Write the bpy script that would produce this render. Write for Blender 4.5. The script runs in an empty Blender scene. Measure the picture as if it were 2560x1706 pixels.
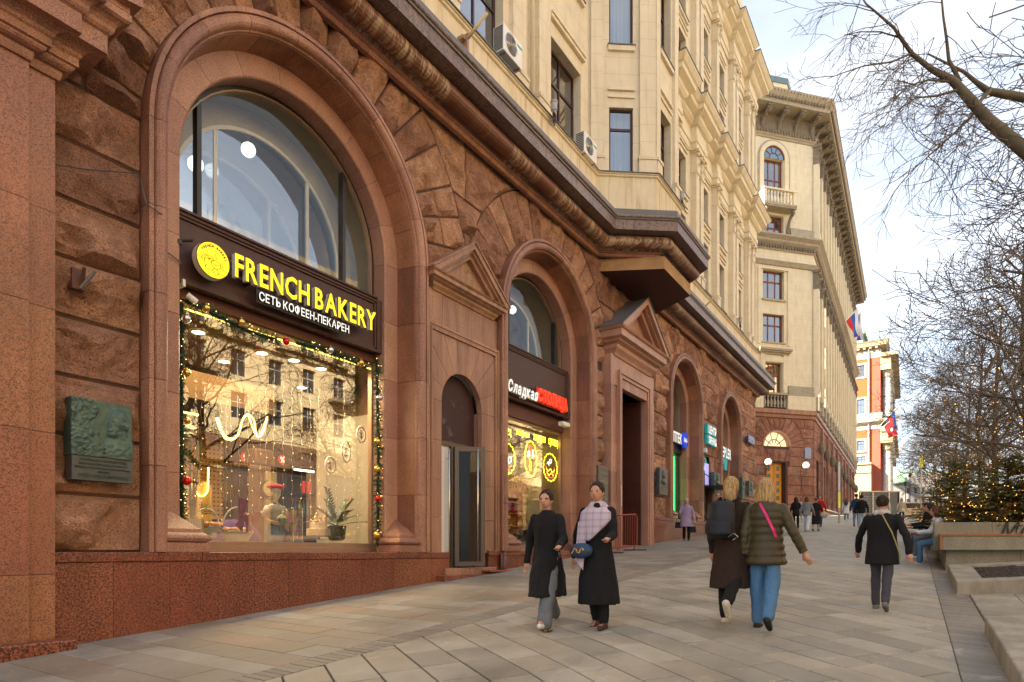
import bpy, math, random
import numpy as np
from mathutils import Vector, Matrix, noise

sc = bpy.context.scene
TH = math.radians(33.5)
SN, CS = math.sin(TH), math.cos(TH)
rng = random.Random(11)

# ---------------------------------------------------------------- camera
cam = bpy.data.cameras.new('camera')
cam_ob = bpy.data.objects.new('camera', cam)
sc.collection.objects.link(cam_ob)
cam_ob.location = (0, 0, 0)
cam_ob.rotation_euler = (math.pi/2, 0, TH - math.pi/2)
cam.sensor_width = 36.0
cam.lens = 22.5
cam.shift_y = (1381 - 853) / 2560
cam.clip_end = 3000
cam.clip_start = 0.1
sc.camera = cam_ob

# ---------------------------------------------------------------- world, sun, exposure
SUN_EL, SUN_TRAVEL = math.radians(31), math.radians(-44)      # direction the light travels in plan
w = bpy.data.worlds.new('World'); sc.world = w; w.use_nodes = True
nt = w.node_tree; nt.nodes.clear()
out = nt.nodes.new('ShaderNodeOutputWorld'); bg = nt.nodes.new('ShaderNodeBackground')
sky = nt.nodes.new('ShaderNodeTexSky'); sky.sky_type = 'NISHITA'; sky.sun_disc = False
sky.sun_elevation = SUN_EL
# the sun stands opposite to the travel direction; Nishita rotation is measured clockwise from +Y
sx, sy = -math.cos(SUN_TRAVEL), -math.sin(SUN_TRAVEL)
sky.sun_rotation = math.atan2(sx, sy)
sky.air_density = 1.0; sky.dust_density = 2.2; sky.ozone_density = 1.0; sky.altitude = 150
tc = nt.nodes.new('ShaderNodeTexCoord')
mp = nt.nodes.new('ShaderNodeMapping'); mp.inputs['Scale'].default_value = (1.0, 1.6, 5.0)
mp.inputs['Rotation'].default_value = (0.1, 0.25, 0.5)
nz = nt.nodes.new('ShaderNodeTexNoise'); nz.inputs['Scale'].default_value = 1.5; nz.inputs['Detail'].default_value = 7
nz.inputs['Roughness'].default_value = .55
nz.inputs['Distortion'].default_value = .3
cr = nt.nodes.new('ShaderNodeValToRGB'); cr.color_ramp.elements[0].position = .36; cr.color_ramp.elements[1].position = .70
mx = nt.nodes.new('ShaderNodeMixRGB'); mx.inputs[2].default_value = (4.3, 4.32, 4.36, 1)
ml = nt.nodes.new('ShaderNodeMath'); ml.operation = 'MULTIPLY'; ml.inputs[1].default_value = .38
ad = nt.nodes.new('ShaderNodeMath'); ad.operation = 'MULTIPLY_ADD'; ad.inputs[1].default_value = 1.0; ad.inputs[2].default_value = .36
nt.links.new(tc.outputs['Generated'], mp.inputs[0]); nt.links.new(mp.outputs[0], nz.inputs[0])
nt.links.new(nz.outputs[0], cr.inputs[0]); nt.links.new(cr.outputs[0], ml.inputs[0]); nt.links.new(ml.outputs[0], ad.inputs[0])
nt.links.new(ad.outputs[0], mx.inputs[0])
nt.links.new(sky.outputs[0], mx.inputs[1]); nt.links.new(mx.outputs[0], bg.inputs[0]); nt.links.new(bg.outputs[0], out.inputs[0])
bg.inputs['Strength'].default_value = 0.060
sun = bpy.data.lights.new('sun', 'SUN'); sun.energy = 4.1; sun.angle = math.radians(.53); sun.color = (1, .86, .66)
sun_ob = bpy.data.objects.new('sun', sun); sc.collection.objects.link(sun_ob)
d = Vector((math.cos(SUN_TRAVEL)*math.cos(SUN_EL), math.sin(SUN_TRAVEL)*math.cos(SUN_EL), -math.sin(SUN_EL)))
sun_ob.rotation_euler = d.to_track_quat('-Z', 'Y').to_euler()
sc.view_settings.view_transform = 'Standard'; sc.view_settings.look = 'None'
sc.view_settings.gamma = 1; sc.view_settings.use_curve_mapping = False
sc.view_settings.exposure = 2.65
sc.render.engine = 'CYCLES'
try:
    sc.cycles.use_denoising = True
    sc.cycles.max_bounces = 7; sc.cycles.diffuse_bounces = 4; sc.cycles.glossy_bounces = 4
    sc.cycles.transmission_bounces = 6; sc.cycles.transparent_max_bounces = 24
    sc.cycles.caustics_reflective = False; sc.cycles.caustics_refractive = False
    sc.cycles.sample_clamp_indirect = 6
except Exception:
    pass

# ---------------------------------------------------------------- geometry helpers
def gz(x, y):                     # height of the pavement
    z = -1.343 + .0755*min(x, 58) + .034*max(0, x-58)
    z -= .015*(8.5 - max(min(y, 8.5), -2))
    z -= .05*max(0, min(3-y, 3.6))
    return z
def A(px, py, n):                 # a point of the photograph on the vertical plane y = n
    s = (px-1280)/1600; u = n*(CS+s*SN)/(SN-s*CS); Y = u*CS+n*SN
    return (u, n, (1381-py)/1600*Y)
def UX(px, n): return A(px, 1381, n)[0]
def G(px, py, dz=0):              # where the pavement shows at a pixel
    a = (px-1280)/1600; b = (1381-py)/1600; t = 1.0
    while t < 300 and b*t-gz(t*(CS+a*SN), t*(SN-a*CS)) > 0: t += .03
    return (t*(CS+a*SN), t*(SN-a*CS), b*t)
def AY(px, py, Y):                # a point of the photograph at depth Y
    X = (px-1280)/1600*Y
    return (Y*CS+X*SN, Y*SN-X*CS, (1381-py)/1600*Y)

ORD='first second third fourth fifth sixth seventh eighth ninth tenth eleventh twelfth thirteenth fourteenth fifteenth sixteenth seventeenth eighteenth nineteenth last'.split()
TMP=bpy.data.scenes.new('scratch')
def evalmesh(ob):                # evaluate one object apart from the big scene
    TMP.collection.objects.link(ob); vl=TMP.view_layers[0]; vl.update(); dg=vl.depsgraph; dg.update()
    me=bpy.data.meshes.new_from_object(ob.evaluated_get(dg),depsgraph=dg); bpy.data.objects.remove(ob); return me
class MB:
    def __init__(s): s.v = []; s.f = []
    def add(s, vs, fs):
        o = len(s.v); s.v += [tuple(p) for p in vs]; s.f += [tuple(i+o for i in f) for f in fs]; return s
    def box(s, x0, x1, y0, y1, z0, z1):
        return s.add([(x0,y0,z0),(x1,y0,z0),(x1,y1,z0),(x0,y1,z0),(x0,y0,z1),(x1,y0,z1),(x1,y1,z1),(x0,y1,z1)],
                     [(0,3,2,1),(4,5,6,7),(0,1,5,4),(1,2,6,5),(2,3,7,6),(3,0,4,7)])
    def prism(s, poly, a0, a1, ax='z'):          # polygon extruded along an axis; poly in the other two coordinates (in order x,y,z)
        n = len(poly)
        def P(p, a):
            return (p[0],p[1],a) if ax=='z' else (p[0],a,p[1]) if ax=='y' else (a,p[0],p[1])
        vs = [P(p,a0) for p in poly]+[P(p,a1) for p in poly]
        fs = [tuple(range(n))[::-1], tuple(range(n,2*n))]+[(i,(i+1)%n,(i+1)%n+n,i+n) for i in range(n)]
        return s.add(vs, fs)
    def tube(s, pts, rad, n=6, cap=True):
        pts = [Vector(p) for p in pts]; m = len(pts)
        if not hasattr(rad,'__len__'): rad = [rad]*m
        up = Vector((0,0,1)); vs=[]; fs=[]
        prev=None
        for i,p in enumerate(pts):
            t = (pts[min(i+1,m-1)]-pts[max(i-1,0)])
            if t.length < 1e-9: t = Vector((0,0,1))
            t.normalize()
            if prev is None:
                a = t.cross(up)
                if a.length < .1: a = t.cross(Vector((1,0,0)))
            else: a = prev - t*prev.dot(t)
            if a.length<1e-6: a=t.orthogonal()
            a.normalize(); prev=a; b=t.cross(a)
            for k in range(n):
                c=2*math.pi*k/n; q=p+(a*math.cos(c)+b*math.sin(c))*rad[i]; vs.append(tuple(q))
        for i in range(m-1):
            for k in range(n):
                k2=(k+1)%n; fs.append((i*n+k,i*n+k2,(i+1)*n+k2,(i+1)*n+k))
        if cap and n>2: fs.append(tuple(range(n))[::-1]); fs.append(tuple(range((m-1)*n,m*n)))
        return s.add(vs,fs)
    def lathe(s, prof, c=(0,0,0), n=16, ax='z', a0=0, sc2=(1,1)):   # prof: (r, h)
        vs=[];fs=[];m=len(prof)
        for r,h in prof:
            for k in range(n):
                t=a0+2*math.pi*k/n; p=(r*math.cos(t)*sc2[0], r*math.sin(t)*sc2[1])
                if ax=='z': q=(c[0]+p[0],c[1]+p[1],c[2]+h)
                elif ax=='y': q=(c[0]+p[0],c[1]+h,c[2]+p[1])
                else: q=(c[0]+h,c[1]+p[0],c[2]+p[1])
                vs.append(q)
        for i in range(m-1):
            for k in range(n):
                k2=(k+1)%n; fs.append((i*n+k,i*n+k2,(i+1)*n+k2,(i+1)*n+k))
        if prof[0][0]>1e-5: fs.append(tuple(range(n))[::-1])
        if prof[-1][0]>1e-5: fs.append(tuple(range((m-1)*n,m*n)))
        return s.add(vs,fs)
    def ball(s, c, r, n=12, m=8, sc3=(1,1,1)):
        prof=[(max(1e-6,math.sin(math.pi*i/m)),-math.cos(math.pi*i/m)) for i in range(m+1)]
        vs=[];fs=[]
        for a,h in prof:
            for k in range(n):
                t=2*math.pi*k/n; vs.append((c[0]+r*sc3[0]*a*math.cos(t),c[1]+r*sc3[1]*a*math.sin(t),c[2]+r*sc3[2]*h))
        for i in range(m):
            for k in range(n):
                k2=(k+1)%n; fs.append((i*n+k,i*n+k2,(i+1)*n+k2,(i+1)*n+k))
        return s.add(vs,fs)
    def sweep(s, prof, path, closed=False, capends=True):
        # prof: list of (out, z) ; path: list of (x, y, nx, ny) with outward unit-ish mitre normals
        m=len(prof); vs=[]; fs=[]
        for (x,y,nx,ny) in path:
            for (o,z) in prof: vs.append((x+nx*o,y+ny*o,z))
        for i in range(len(path)-1+(1 if closed else 0)):
            j=(i+1)%len(path)
            for k in range(m-1): fs.append((i*m+k,j*m+k,j*m+k+1,i*m+k+1))
        if capends and not closed:
            fs.append(tuple(range(m))[::-1]); fs.append(tuple((len(path)-1)*m+k for k in range(m)))
        return s.add(vs,fs)
    def mesh(s, name, loc=(0,0,0), smooth=False):
        me=bpy.data.meshes.new(name)
        if loc!=(0,0,0): vs=[(a-loc[0],b-loc[1],c-loc[2]) for a,b,c in s.v]
        else: vs=s.v
        me.from_pydata(vs,[],s.f); me.update()
        if smooth: me.polygons.foreach_set('use_smooth',[True]*len(me.polygons))
        return me

def tag(o, label=None, cat=None, group=None, kind=None):
    if label: o['label']=label
    if cat: o['category']=cat
    if group: o['group']=group
    if kind: o['kind']=kind
    return o
def empty(name, loc=(0,0,0), label=None, cat=None, group=None, rz=0):
    o=bpy.data.objects.new(name,None); sc.collection.objects.link(o); o.location=loc; o.rotation_euler=(0,0,rz)
    o.empty_display_size=.2
    return tag(o,label,cat,group)
def orig(o):                         # world offset of an unrotated object
    l=Vector((0,0,0))
    while o is not None: l+=o.location; o=o.parent
    return tuple(l)
def put(name, mb, mat, parent=None, smooth=False, loc=None, label=None, cat=None, group=None, kind=None, bev=0, local=False):
    """one mesh object; the builder's vertices are in world space unless local"""
    base=orig(parent) if parent is not None else (0,0,0)
    if loc is None: loc=base if parent is not None else (0,0,0)
    if local: me=mb.mesh(name,(0,0,0),smooth)
    else: me=mb.mesh(name,tuple(loc),smooth)
    o=bpy.data.objects.new(name,me); sc.collection.objects.link(o)
    if mat is not None: me.materials.append(mat)
    if parent is not None:
        o.parent=parent
        o.location=(0,0,0) if local else tuple(loc[i]-base[i] for i in range(3))
    else: o.location=loc
    if bev:
        b=o.modifiers.new('edges','BEVEL'); b.width=bev; b.segments=2; b.limit_method='ANGLE'; b.angle_limit=math.radians(40)
    return tag(o,label,cat,group,kind)
def share(name, me, parent, loc, rz=0, scale=None):
    o=bpy.data.objects.new(name,me); sc.collection.objects.link(o); o.parent=parent; o.location=loc
    if rz: o.rotation_euler=(0,0,rz)
    if scale: o.scale=scale
    return o
def copy_tree(o, loc=None, rz=None, parent=None, label=None, scale=None):
    c=o.copy(); sc.collection.objects.link(c); c.parent=parent
    if loc is not None: c.location=loc
    if rz is not None: c.rotation_euler=(0,0,rz)
    if scale is not None: c.scale=scale
    if label: c['label']=label
    for ch in list(o.children): copy_tree(ch,parent=c)
    return c

# ---------------------------------------------------------------- materials
def lin(h):
    return tuple(((c/255)/12.92 if c/255<.04045 else ((c/255+.055)/1.055)**2.4) for c in h)
class NM:
    def __init__(s,name,rough=.6,metal=0,spec=.5):
        s.m=bpy.data.materials.new(name); s.m.use_nodes=True; s.t=s.m.node_tree; s.n=s.t.nodes
        s.b=s.n['Principled BSDF']; s.b.inputs['Roughness'].default_value=rough; s.b.inputs['Metallic'].default_value=metal
        s.b.inputs['Specular IOR Level'].default_value=spec
        s.tc=s.n.new('ShaderNodeTexCoord'); s.bh=None
    def coord(s,scale=(1,1,1),obj=True):
        g=s.n.new('ShaderNodeNewGeometry'); m=s.n.new('ShaderNodeMapping'); m.inputs['Scale'].default_value=scale
        s.t.links.new(g.outputs['Position'] if obj!='gen' else s.tc.outputs['Object'],m.inputs[0]); return m.outputs[0]
    def noise(s,sc_=5,det=4,rough=.5,vec=None,dist=0):
        n=s.n.new('ShaderNodeTexNoise'); n.inputs['Scale'].default_value=sc_; n.inputs['Detail'].default_value=det
        n.inputs['Roughness'].default_value=rough; n.inputs['Distortion'].default_value=dist
        s.t.links.new(vec if vec is not None else s.coord(),n.inputs['Vector']); return n.outputs['Fac']
    def vor(s,sc_=5,vec=None,feat='F1',out='Distance'):
        n=s.n.new('ShaderNodeTexVoronoi'); n.inputs['Scale'].default_value=sc_; n.feature=feat
        s.t.links.new(vec if vec is not None else s.coord(),n.inputs['Vector']); return n.outputs[out]
    def ramp(s,f,*stops,interp='LINEAR'):
        n=s.n.new('ShaderNodeValToRGB'); n.color_ramp.interpolation=interp; e=n.color_ramp.elements
        while len(e)<len(stops): e.new(.5)
        for i,(p,c) in enumerate(stops):
            e[i].position=p; e[i].color=(c,c,c,1) if not hasattr(c,'__len__') else (*c,1)
        s.t.links.new(f,n.inputs[0]); return n.outputs[0]
    def mix(s,f,a,b,mode='MIX'):
        n=s.n.new('ShaderNodeMixRGB'); n.blend_type=mode
        for i,x in ((0,f),(1,a),(2,b)):
            if hasattr(x,'node'): s.t.links.new(x,n.inputs[i])
            elif hasattr(x,'__len__'): n.inputs[i].default_value=(*x,1)
            elif i==0: n.inputs[0].default_value=x
            else: n.inputs[i].default_value=(x,x,x,1)
        return n.outputs[0]
    def math(s,op,a,b=0):
        n=s.n.new('ShaderNodeMath'); n.operation=op
        for i,x in ((0,a),(1,b)):
            if hasattr(x,'node'): s.t.links.new(x,n.inputs[i])
            else: n.inputs[i].default_value=x
        return n.outputs[0]
    def rnd(s):
        n=s.n.new('ShaderNodeObjectInfo'); return n.outputs['Random']
    def color(s,c):
        if hasattr(c,'node'): s.t.links.new(c,s.b.inputs['Base Color'])
        else: s.b.inputs['Base Color'].default_value=(*c,1)
        return s
    def rough(s,r): s.t.links.new(r,s.b.inputs['Roughness']); return s
    def bump(s,h,strength=.3,dist=.02):
        n=s.n.new('ShaderNodeBump'); n.inputs['Strength'].default_value=strength; n.inputs['Distance'].default_value=dist
        s.t.links.new(h,n.inputs['Height'])
        if s.bh is not None: s.t.links.new(s.bh,n.inputs['Normal'])
        s.bh=n.outputs[0]; s.t.links.new(s.bh,s.b.inputs['Normal']); return s
    def done(s): return s.m
def plain(name,c,rough=.6,metal=0,spec=.5,var=.12,nsc=9,bump=0):
    k=NM(name,rough,metal,spec)
    if var:
        f=k.noise(nsc,4); k.color(k.mix(f,tuple(x*(1-var) for x in c),tuple(min(1,x*(1+var)) for x in c)))
        if bump: k.bump(k.noise(nsc*4,3),bump,.01)
    else: k.color(c)
    return k.done()
def emit(name,c,st):
    m=bpy.data.materials.new(name); m.use_nodes=True; b=m.node_tree.nodes['Principled BSDF']
    b.inputs['Base Color'].default_value=(*c,1); b.inputs['Emission Color'].default_value=(*c,1); b.inputs['Emission Strength'].default_value=st
    return m
def glass_mat(name,tint=(.9,.93,.92),base=.08,gain=1.25,rough=.0,wav=.0):
    m=bpy.data.materials.new(name); m.use_nodes=True; t=m.node_tree; t.nodes.clear()
    o=t.nodes.new('ShaderNodeOutputMaterial'); tr=t.nodes.new('ShaderNodeBsdfTransparent'); gl=t.nodes.new('ShaderNodeBsdfGlossy')
    gl.inputs['Roughness'].default_value=rough; tr.inputs[0].default_value=(*tint,1); gl.inputs[0].default_value=(1,1,1,1)
    f=t.nodes.new('ShaderNodeFresnel'); f.inputs[0].default_value=1.55
    ma=t.nodes.new('ShaderNodeMath'); ma.operation='MULTIPLY_ADD'; ma.inputs[1].default_value=gain; ma.inputs[2].default_value=base; ma.use_clamp=True
    mxs=t.nodes.new('ShaderNodeMixShader')
    t.links.new(f.outputs[0],ma.inputs[0]); t.links.new(ma.outputs[0],mxs.inputs[0]); t.links.new(tr.outputs[0],mxs.inputs[1]); t.links.new(gl.outputs[0],mxs.inputs[2])
    t.links.new(mxs.outputs[0],o.inputs[0])
    if wav:
        g=t.nodes.new('ShaderNodeNewGeometry'); n=t.nodes.new('ShaderNodeTexNoise'); n.inputs['Scale'].default_value=.8; n.inputs['Detail'].default_value=1
        bp=t.nodes.new('ShaderNodeBump'); bp.inputs['Strength'].default_value=wav; bp.inputs['Distance'].default_value=.05
        t.links.new(g.outputs['Position'],n.inputs[0]); t.links.new(n.outputs[0],bp.inputs['Height']); t.links.new(bp.outputs[0],gl.inputs['Normal'])
    return m

def granite(name, base, dark, light, speck=60, rough=.45, stain=.35, bump=.0, stainsc=(1.2,1.2,.35), spec=.5, varr=.25, rsp=0, cut=(.36,.47,.60)):
    k=NM(name,rough,0,spec)
    p=k.coord()
    sp=k.noise(speck*1.1,3,.75,p); s2=k.noise(speck*1.5,1,.5,p)
    c=k.ramp(sp,(cut[0],dark),(cut[1],base),(cut[2],light))
    c=k.mix(k.ramp(s2,(.34,.9),(.42,0.)),c,dark)
    st=k.noise(1.6,5,.65,k.coord(stainsc))
    c=k.mix(k.math('MULTIPLY',k.ramp(st,(.38,1.),(.62,0.)),stain),c,tuple(x*.35 for x in base))
    lt=k.noise(.9,4,.6,k.coord((1,1,.6)))
    c=k.mix(k.math('MULTIPLY',k.ramp(lt,(.5,0.),(.75,1.)),.35),c,tuple(min(1,x*1.5+.02) for x in base))
    h=k.n.new('ShaderNodeHueSaturation'); k.t.links.new(c,h.inputs['Color'])
    k.t.links.new(k.math('ADD',k.math('MULTIPLY',k.rnd(),varr*2),1-varr),h.inputs['Value'])
    k.t.links.new(k.math('ADD',k.math('MULTIPLY',k.rnd(),.012),.494),h.inputs['Hue'])
    k.color(h.outputs[0])
    if rsp: k.rough(k.ramp(sp,(.3,rough),(.7,rough+rsp)))
    if bump: k.bump(k.noise(speck*.5,5,.7),bump,.012)
    return k
M={}
M['plinth']=granite('polished_red_granite',(.26,.072,.033),(.018,.010,.009),(.37,.145,.08),speck=38,rough=.30,stain=.35,varr=.16,cut=(.42,.50,.62)).done()
M['pil']=granite('red_brown_pilaster_granite',(.34,.125,.065),(.07,.03,.02),(.42,.18,.10),speck=52,rough=.4,stain=.4,varr=.10).done()
M['jamb']=granite('dressed_brown_granite',(.37,.165,.10),(.10,.045,.034),(.48,.25,.16),speck=60,rough=.5,stain=.5,varr=.16,stainsc=(2.5,2.5,.5)).done()
M['band']=granite('splay_brown_granite',(.31,.12,.058),(.08,.032,.024),(.42,.185,.095),speck=60,rough=.45,stain=.5,varr=.3).done()
M['ring']=granite('pink_brown_granite',(.45,.225,.15),(.17,.085,.065),(.55,.31,.215),speck=70,rough=.5,stain=.3,varr=.14).done()
M['tan']=granite('tan_dressed_granite',(.40,.205,.12),(.14,.07,.05),(.50,.29,.19),speck=80,rough=.6,stain=.55,varr=.10,stainsc=(4,4,.35)).done()
k=granite('rock_faced_granite',(.55,.275,.168),(.17,.08,.054),(.68,.38,.25),speck=40,rough=.75,stain=.52,varr=.26,spec=.3,stainsc=(2.6,2.6,1.5),cut=(.32,.42,.60))
k.bump(k.vor(5.5,k.coord((1.,1,1.6))),.55,.10).bump(k.noise(7,8,.85),1.,.10).bump(k.noise(40,3,.7),.8,.022)
M['rock']=k.done()
k=granite('rock_faced_red_granite',(.33,.145,.095),(.11,.05,.035),(.42,.20,.135),speck=30,rough=.75,stain=.45,varr=.2,spec=.3)
k.bump(k.noise(9,5,.7),.6,.06)
M['rock2']=k.done()
M['joint']=plain('stone_joint_mortar',(.085,.045,.033),.9)
# cream stucco with scored block joints
def stucco(name,c,bw=1.15,bh=.52,dirt=.4,joint=.6):
    k=NM(name,.85,0,.2); p=k.coord()
    n=k.noise(2.2,6,.6,k.coord((1,1,.5))); c2=k.mix(k.ramp(n,(.3,1.),(.7,0.)),c,tuple(x*.86 for x in c))
    st=k.noise(5,5,.65,k.coord((1.6,1.6,.12))); c2=k.mix(k.math('MULTIPLY',k.ramp(st,(.52,0.),(.72,1.)),dirt),c2,tuple(x*y for x,y in zip(c,(.62,.50,.36))))
    # joints: planes of z and of x+y
    sx_=k.n.new('ShaderNodeSeparateXYZ'); k.t.links.new(p,sx_.inputs[0])
    hz=k.math('PINGPONG',sx_.outputs[2],bh/2); hz=k.math('LESS_THAN',hz,.007)
    row=k.math('FLOOR',k.math('DIVIDE',k.math('ADD',sx_.outputs[2],bh/2),bh),0)
    xx=k.math('ADD',sx_.outputs[0],k.math('MULTIPLY',sx_.outputs[1],.73)); xx=k.math('ADD',xx,k.math('MULTIPLY',row,bw*.5))
    vt=k.math('LESS_THAN',k.math('PINGPONG',xx,bw/2),.006)
    j=k.math('MAXIMUM',hz,vt)
    c2=k.mix(k.math('MULTIPLY',j,joint),c2,tuple(x*.55 for x in c)); k.color(c2)
    k.bump(k.math('SUBTRACT',1.,j),.5,.01).bump(k.noise(40,4,.6),.12,.01)
    return k.done()
M['cream']=stucco('cream_stucco',(.76,.67,.50))
M['cream_plain']=stucco('cream_moulding',(.78,.69,.51),9,9,.45,.0)
M['cream_b']=stucco('pale_yellow_stucco',(.74,.655,.475),1.3,.6,.25)
M['trim_b']=plain('grey_tan_cornice',(.36,.31,.23),.85,var=.3,nsc=3)
M['orn_b']=plain('weathered_ornament',(.20,.165,.12),.9,var=.5,nsc=6,bump=.5)
M['band_stain']=stucco('stained_cream_band',(.76,.65,.46),3.1,9,.9,.5)
M['gutter']=granite('dark_copper_gutter',(.22,.145,.12),(.09,.06,.052),(.23,.155,.13),speck=12,rough=.45,stain=.5,varr=.12,stainsc=(14,14,.6)).done()
M['cap']=plain('dark_blue_grey_flashing',(.135,.128,.13),.5,var=.25,nsc=4)
k=NM('stained_roll_moulding',.45)
wv=k.noise(3.2,5,.7,k.coord((3.6,.7,.7)),.8); wh=k.noise(.8,3,.6,k.coord((1,.2,.2)))
rg=k.ramp(wv,(.46,0.),(.56,1.)); wm=k.math('MULTIPLY',rg,k.ramp(wh,(.47,0.),(.58,1.)))
c=k.mix(k.noise(30,4),(.085,.030,.014),(.21,.078,.032)); c=k.mix(wm,c,(.40,.29,.185)); k.color(c).bump(rg,.2,.02); M['roll']=k.done()
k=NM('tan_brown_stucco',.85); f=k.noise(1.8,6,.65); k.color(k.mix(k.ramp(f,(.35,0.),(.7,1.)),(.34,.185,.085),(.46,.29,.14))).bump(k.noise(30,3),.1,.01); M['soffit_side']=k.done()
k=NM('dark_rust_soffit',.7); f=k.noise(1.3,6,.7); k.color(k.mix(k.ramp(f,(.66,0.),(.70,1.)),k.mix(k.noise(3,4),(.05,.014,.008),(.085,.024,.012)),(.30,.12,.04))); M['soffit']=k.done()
M['frame']=plain('dark_mahogany_frame',(.055,.018,.014),.35,var=.2)
M['frame_red']=plain('red_brown_frame',(.17,.038,.020),.45,var=.2)
M['alu']=plain('bronze_aluminium',(.10,.075,.06),.35,metal=.6,var=.1)
M['alu_lt']=plain('pale_bronze_sill',(.34,.22,.14),.4,metal=.3,var=.1)
M['black']=plain('black_metal',(.016,.015,.016),.4,var=.1)
M['white']=plain('white_paint',(.78,.78,.76),.45,var=.04)
M['steel']=plain('brushed_steel',(.62,.60,.57),.25,metal=1,var=.05)
M['signboard']=plain('dark_brown_sign_board',(.062,.024,.020),.55,var=.35,nsc=12,bump=.3)
M['glass']=glass_mat('shop_glass',(.93,.94,.90),.13,1.45,0,.0)
M['glass_up']=glass_mat('lunette_glass',(.86,.92,.95),.13,1.5,0,.02)
M['glass_win']=glass_mat('window_glass',(.62,.70,.76),.20,1.5,0,.06)
M['reveal_b']=plain('grey_green_reveal_plaster',(.40,.38,.31),.8,var=.08)
# ================================================================ the granite and cream building
ARCH=[dict(uc=6.98,R=2.71,zs=5.60,zb=0.0,R2=4.26),dict(uc=14.79,R=2.51,zs=5.60,zb=0.03,R2=3.68),
      dict(uc=25.7,R=2.08,zs=5.95,zb=1.30,R2=3.2),dict(uc=32.45,R=1.95,zs=5.95,zb=1.30,R2=3.05)]
XEND=38.2; ZTOP=9.08; YJ=8.62
bld=empty('corner_building',(0,8.5,gz(0,8.5)),'long building of rock faced brown granite below and cream stucco above','building')

def rock(mp_,w,h,seed,amp=1.0,cell=.15,yj=YJ,base=.035,edge=.03,rough=1.0):
    """a pitched rock face; mp_(s,t)->(x,z); returns verts, faces"""
    r=random.Random(seed)
    nx=max(3,min(20,int(w/cell)+1)); nz=max(3,min(14,int(h/cell)+1))
    es=min(.2,edge/w); et=min(.2,edge/h); g=.008
    S=[g/w]+[es+(1-2*es)*i/nx for i in range(nx+1)]+[1-g/w]
    T=[g/h]+[et+(1-2*et)*i/nz for i in range(nz+1)]+[1-g/h]
    pl=[]
    for _ in range(6):
        a=r.uniform(0,2*math.pi); pl.append((r.uniform(.07,.16),math.cos(a)*r.uniform(.05,.30),math.sin(a)*r.uniform(.1,.45)))
    off=Vector((r.uniform(0,99),r.uniform(0,99),r.uniform(0,99)))
    vs=[];fs=[];m=len(T)
    for i,s in enumerate(S):
        for j,t in enumerate(T):
            if 1<=i<len(S)-1 and 1<=j<m-1 and (2<=i<len(S)-2): s2=s+r.uniform(-.25,.25)/max(nx,4)
            else: s2=s
            x,z=mp_(min(1,max(0,s2)),t); p=Vector((x*1.0,0,z*1.0))
            if i in(0,len(S)-1) or j in(0,m-1): hgt=-.02
            elif i in(1,len(S)-2) or j in(1,m-2): hgt=base+.015*noise.noise(p*4+off)
            else:
                ds=(s-.5)*w; dt=(t-.5)*h
                hgt=min(c+ax*ds+az*dt for c,ax,az in pl)*1.25
                hgt=hgt*amp+.10*amp*noise.noise(p*1.9+off)+.05*rough*noise.noise(p*5+off)-.16*amp*max(0,noise.noise(Vector((p.x*2.6+p.z*1.5,3,p.z*3.4-p.x))-off)-.05)+.03*rough*noise.noise(p*11-off)+.02
                hgt=max(.015,min(.31,hgt))
            vs.append((x,yj-hgt,z))
    for i in range(len(S)-1):
        for j in range(m-1):
            a,b,c,d_=i*m+j,(i+1)*m+j,(i+1)*m+j+1,i*m+j+1
            if r.random()<.5: fs+= [(a,b,c),(a,c,d_)]
            else: fs+=[(a,b,d_),(b,c,d_)]
    return vs,fs

rocks=[]          # (distance key, verts, faces)
def add_rock(mp_,w,h,seed,**k):
    if w<.12 or h<.12: return
    x,z=mp_(.5,.5); k.setdefault('amp',1.45 if x<12 else 1.1); vs,fs=rock(mp_,w,h,seed,**k); rocks.append((x,vs,fs))
seed=0
def radial(a,n0,n1,step):
    global seed
    # voussoirs from angle n0 to n1 (degrees from +x)
    ang=n0
    while ang<n1-.5:
        st=step*rng.uniform(.8,1.2); b=min(n1,ang+st)
        if n1-b<step*.4: b=n1
        a0,a1=math.radians(ang),math.radians(b)
        def rm(t,a=a):
            q=a['R2']+ .0
            if math.sin(t)>1e-3: q=min(q,(ZTOP-a['zs'])/math.sin(t))
            return q
        rr=[rm(a0),rm(a1)]; r0=a['R']-.02
        L=(rr[0]+rr[1])/2-r0
        cuts=[0,1] if L<1.25 or rng.random()<.45 else [0,rng.uniform(.35,.65),1]
        for c0,c1 in zip(cuts,cuts[1:]):
            def mp_(s,t,a0=a0,a1=a1,c0=c0,c1=c1,a=a,rr=rr,r0=r0):
                an=a0+(a1-a0)*s; R1=rr[0]+(rr[1]-rr[0])*s; q=r0+(R1-r0)*(c0+(c1-c0)*t)
                return a['uc']+q*math.cos(an),min(ZTOP,a['zs']+q*math.sin(an))
            seed+=1; add_rock(mp_,(a1-a0)*(r0+L*(c0+c1)/2),L*(c1-c0),seed,cell=.095 if a['uc']<9 else .14)
        ang=b
radial(ARCH[0],4,180,9.5); radial(ARCH[1],4,176,10.5); radial(ARCH[2],0,180,13); radial(ARCH[3],0,180,13)

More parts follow.
